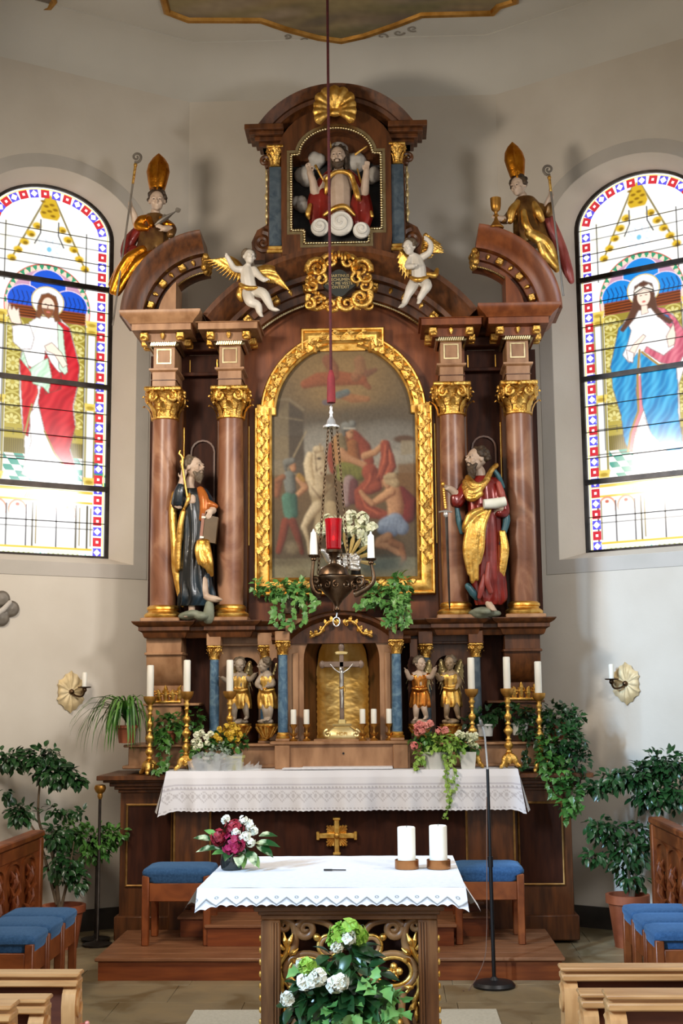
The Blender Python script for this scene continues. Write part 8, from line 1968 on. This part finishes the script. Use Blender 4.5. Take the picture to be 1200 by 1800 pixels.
for q in range(12):
    a = 2 * PI * q / 12; m = MB(); m.spiral((0, 0), .024, 1.2, PI / 2, 1 if q % 2 else -1, .008, .005, 0, 6)
    b.join(m, Matrix.Translation(bowlc + V((.108 * math.cos(a), .108 * math.sin(a), -.04))) @ Matrix.Rotation(a + PI / 2, 4, 'Z'))
obj('pierced_work', b, bronze, bw, sharp=60)['kind'] = 'stuff'
b = MB(); b.tube([bowlc + V((0, 0, -.195)), bowlc + V((-.005, 0, -.225))], .004, 6); rc = bowlc + V((-.005, 0, -.25)); b.tube([rc + V((.02 * math.cos(q), 0, .026 * math.sin(q))) for q in [2 * PI * j / 14 for j in range(15)]], .0035, 6, False); obj('pull_ring', b, silver, t)
for k_, (px, py, dy) in enumerate(((551, 978, -.05), (652, 984, -.02), (588, 982, .16))):
    e = at(px, py, YH + dy); s0 = bowlc + (V((e.x, e.y, bowlc.z)) - bowlc).normalized() * .1 + V((0, 0, -.06)); out = (V((e.x, e.y, 0)) - V((bowlc.x, bowlc.y, 0))).normalized()
    b = MB(); b.tube(smooth([s0 + V((0, 0, -.03)), s0 + out * .035 + V((0, 0, -.02)), V((e.x, e.y, bowlc.z - .02)) + out * .012, V((e.x, e.y, e.z - .02))], 14), [.02, .022, .022, .021, .02, .019, .017, .015, .014, .013, .012, .011, .010, .010], 8)
    b.spiral((s0.x + out.x * .03, s0.z + .045), .03, 1.3, -PI / 2, 1 if out.x > 0 else -1, .016, .009, s0.y + out.y * .03, 7)
    for j in range(6): leaf(b, s0 + out * .02 + V((0, 0, .012 * j - .02)), out + V((0, -.4, .6)), (0, -1, 0), .045, .03, .3)
    ar = obj('arm', b, bronze, t, sharp=60)
    b = MB(); b.lathe([(.008, -.03), (.018, -.02), (.014, -.008), (.03, -.002), (.034, .008), (.0, .006)], e, 14); obj('drip_pan', b, bronze, ar, sharp=50)
    b = MB(); b.lathe([(.0235, .005), (.022, .07), (.0165, .14), (.008, .148), (.003, .162), (0, .162)], e, 14) if k_ == 0 else b.lathe([(.0215, .005), (.0185, .142), (.008, .152), (.003, .168), (0, .168)], e, 14); obj('candle', b, wax, ar, sharp=40)
gc = at(586, 966, YH)
b = MB(); b.lathe([(.09, 0), (.08, .035), (.05, .055), (.02, .07), (.015, .1), (.025, .112), (.03, .125), (.046, .135), (.048, .15), (.0, .152)], V((gc.x, gc.y, gc.z - .152)), 20); obj('glass_holder', b, bronze, t, sharp=50)
rg_m = NT('red_glass'); rg_m.b.inputs['Base Color'].default_value = srgb(214, 16, 34); rg_m.b.inputs['Transmission Weight'].default_value = .75; rg_m.b.inputs['Roughness'].default_value = .06; rg_m.b.inputs['Emission Color'].default_value = srgb(200, 10, 30); rg_m.b.inputs['Emission Strength'].default_value = .06
b = MB(); b.lathe([(.036, .0), (.044, .006), (.046, .06), (.048, .145), (.053, .182), (.050, .182), (.0445, .14), (.042, .06), (.036, .012), (0, .010)], gc, 26); gl = obj('red_glass', b, rg_m.m, t, sharp=50)
b = MB(); b.lathe([(.028, .012), (.03, .05), (0, .052)], gc, 12); obj('oil_candle', b, wax, t)
b = MB(); b.ell((gc.x, gc.y, gc.z + .068), (.006, .006, .014), 8); obj('flame', b, mat('flame', srgb(255, 160, 90), emit=srgb(255, 120, 60), estr=9), t)

# ------------------------------------------------------------------ choir stalls and pews
for sx, nm in ((-1, 'left'), (1, 'right')):
    X = sx * (2.085 if sx < 0 else 2.14); y1, y0 = (9.0, 6.9) if sx < 0 else (9.08, 6.9); zt = .875 if sx < 0 else .935
    t = thing('choir_stall', 'carved dark wooden choir stall back along the %s side' % nm, 'choir stall', (X, 8.0, 0))
    b = MB(); b.box(X, X + sx * .05, y0, y1, .05, zt - .04, .004); obj('back_panel', b, wood_stall, t)
    b = MB(); b.box(X - sx * .03, X + sx * .07, y0, y1 + .03, zt - .045, zt, .01); obj('top_rail', b, wood_stall, t)
    b = MB(); b.box(X - sx * .025, X + sx * .065, y1 - .05, y1 + .02, 0, zt - .045, .008); obj('end_post', b, wood_stall, t)
    b = MB(); b.box(X - sx * .012, X, y0, y1 - .05, zt - .13, zt - .05, .004); obj('upper_rail', b, wood_stall, t)
    k = 0; y = y1 - .30
    while y > y0 + .1:
        q = MB()
        q.sweep([(y - .15, .30), (y - .15, zt - .2)] + [(y + .15 * math.cos(PI - PI * i / 8), zt - .2 + .05 * math.sin(PI * i / 8)) for i in range(1, 8)] + [(y + .15, zt - .2), (y + .15, .30)], [(0, 0), (0, .014), (.014, .014), (.014, 0)], 'xz', 0, closed=True, side=1)
        q.v = [(X + sx * p[1], p[0], p[2]) for p in q.v]
        o = obj('carved_panel', q, wood_stall, t)
        q = MB(); rr = random.Random(k)
        for s_ in (-1, 1):
            for (dy, z, L, an) in ((.03, .42, .12, .3), (.06, .50, .12, .6), (.03, .56, .11, .1), (.07, .40, .09, 1.0), (.05, .62, .08, .4)):
                d = V((-sx * .25, s_ * math.sin(an), math.cos(an))); a = V((X - sx * .006, y + s_ * dy * .6, z)); q.tube([a, a + d * L * .5 + V((-sx * .012, 0, 0)), a + d * L + V((sx * .01, 0, 0))], [.012, .018, .004], 6)
        q.tube([(X - sx * .008, y, .34), (X - sx * .014, y, .66)], [.014, .008], 6); obj('carved_leaves', q, wood_riser, o)
        k += 1; y -= .36
def pew(label, x_in, x_out, Y, zt, sx):
    """one bench back seen from behind: x_in = aisle end"""
    t = thing('pew', label, 'pew', ((x_in + x_out) / 2, Y, 0), 'oak pews at the front of the nave')
    lo, hi = min(x_in, x_out), max(x_in, x_out)
    b = MB(); b.box(lo, hi, Y - .09, Y, zt - .013, zt, .004); b.box(lo + .008, hi - .008, Y - .07, Y - .01, zt - .024, zt - .012); b.box(lo + .003, hi - .003, Y - .085, Y - .005, zt - .046, zt - .023, .005); obj('top_rail', b, wood_pew, t)
    b = MB(); b.box(lo + .03, hi - .03, Y - .03, Y - .012, .3, zt - .045); obj('back_panel', b, wood_pew_shaded, t)
    b = MB(); b.box(lo + .03, hi - .03, Y - .05, Y - .01, .595, .625, .006); obj('lower_rail', b, wood_pew, t)
    b = MB(); b.box(lo + .03, hi - .03, Y - .012, Y + .26, .40, .43, .008); obj('seat', b, wood_pew, t)
    for k, xe in enumerate((x_in, x_out)):
        s_ = 1 if xe == lo else -1
        prof = [(Y + .01, zt - .047), (Y - .06, zt - .047), (Y - .082, zt - .07), (Y - .092, zt - .11), (Y - .086, zt - .17), (Y - .07, zt - .22), (Y - .066, zt - .40), (Y - .07, .0), (Y + .30, .0), (Y + .30, .42), (Y + .24, .46), (Y + .08, .5), (Y + .03, zt - .2)]
        b = MB(); b.prism(prof, xe + s_ * .010, xe + s_ * .058, plane='yz'); e = obj('end_panel', b, wood_pewz, t, sharp=28)
        q = MB(); m = MB(); m.spiral((0, 0), .05, 1.3, PI / 2, 1, .010, .006, 0, 6); q.join(m, Matrix.Translation((xe + s_ * .008, Y - .035, zt - .115)) @ Matrix.Rotation(PI / 2, 4, 'Z')); obj('carved_volute', q, wood_pewz, e)
    return t
pew('oak pew farthest from the camera at the lower left', -.757, -2.3, 4.70, .812, -1)
pew('oak pew in the middle at the lower left, stepped behind the farthest', -.738, -2.3, 4.20, .838, -1)
pew('oak pew nearest the camera in the lower left corner', -.722, -2.3, 3.77, .916, -1)
pew('oak pew farthest from the camera at the lower right', .915, 2.5, 4.70, .830, 1)
pew('oak pew in the middle at the lower right, its end showing a gap', .922, 2.5, 4.30, .832, 1)
pew('oak pew nearest the camera in the lower right corner', .940, 2.5, 3.90, .915, 1)
t = thing('hook', 'small red and white hook on the aisle end of the far left pew', 'hook', (-.74, 4.68, .62))
b = MB(); b.tube([(-.757, 4.66, .632), (-.735, 4.655, .635)], .006, 7, rnd=True); b.ell((-.733, 4.65, .640), (.01, .01, .008), 8); obj('knob', b, pet_pink, t)
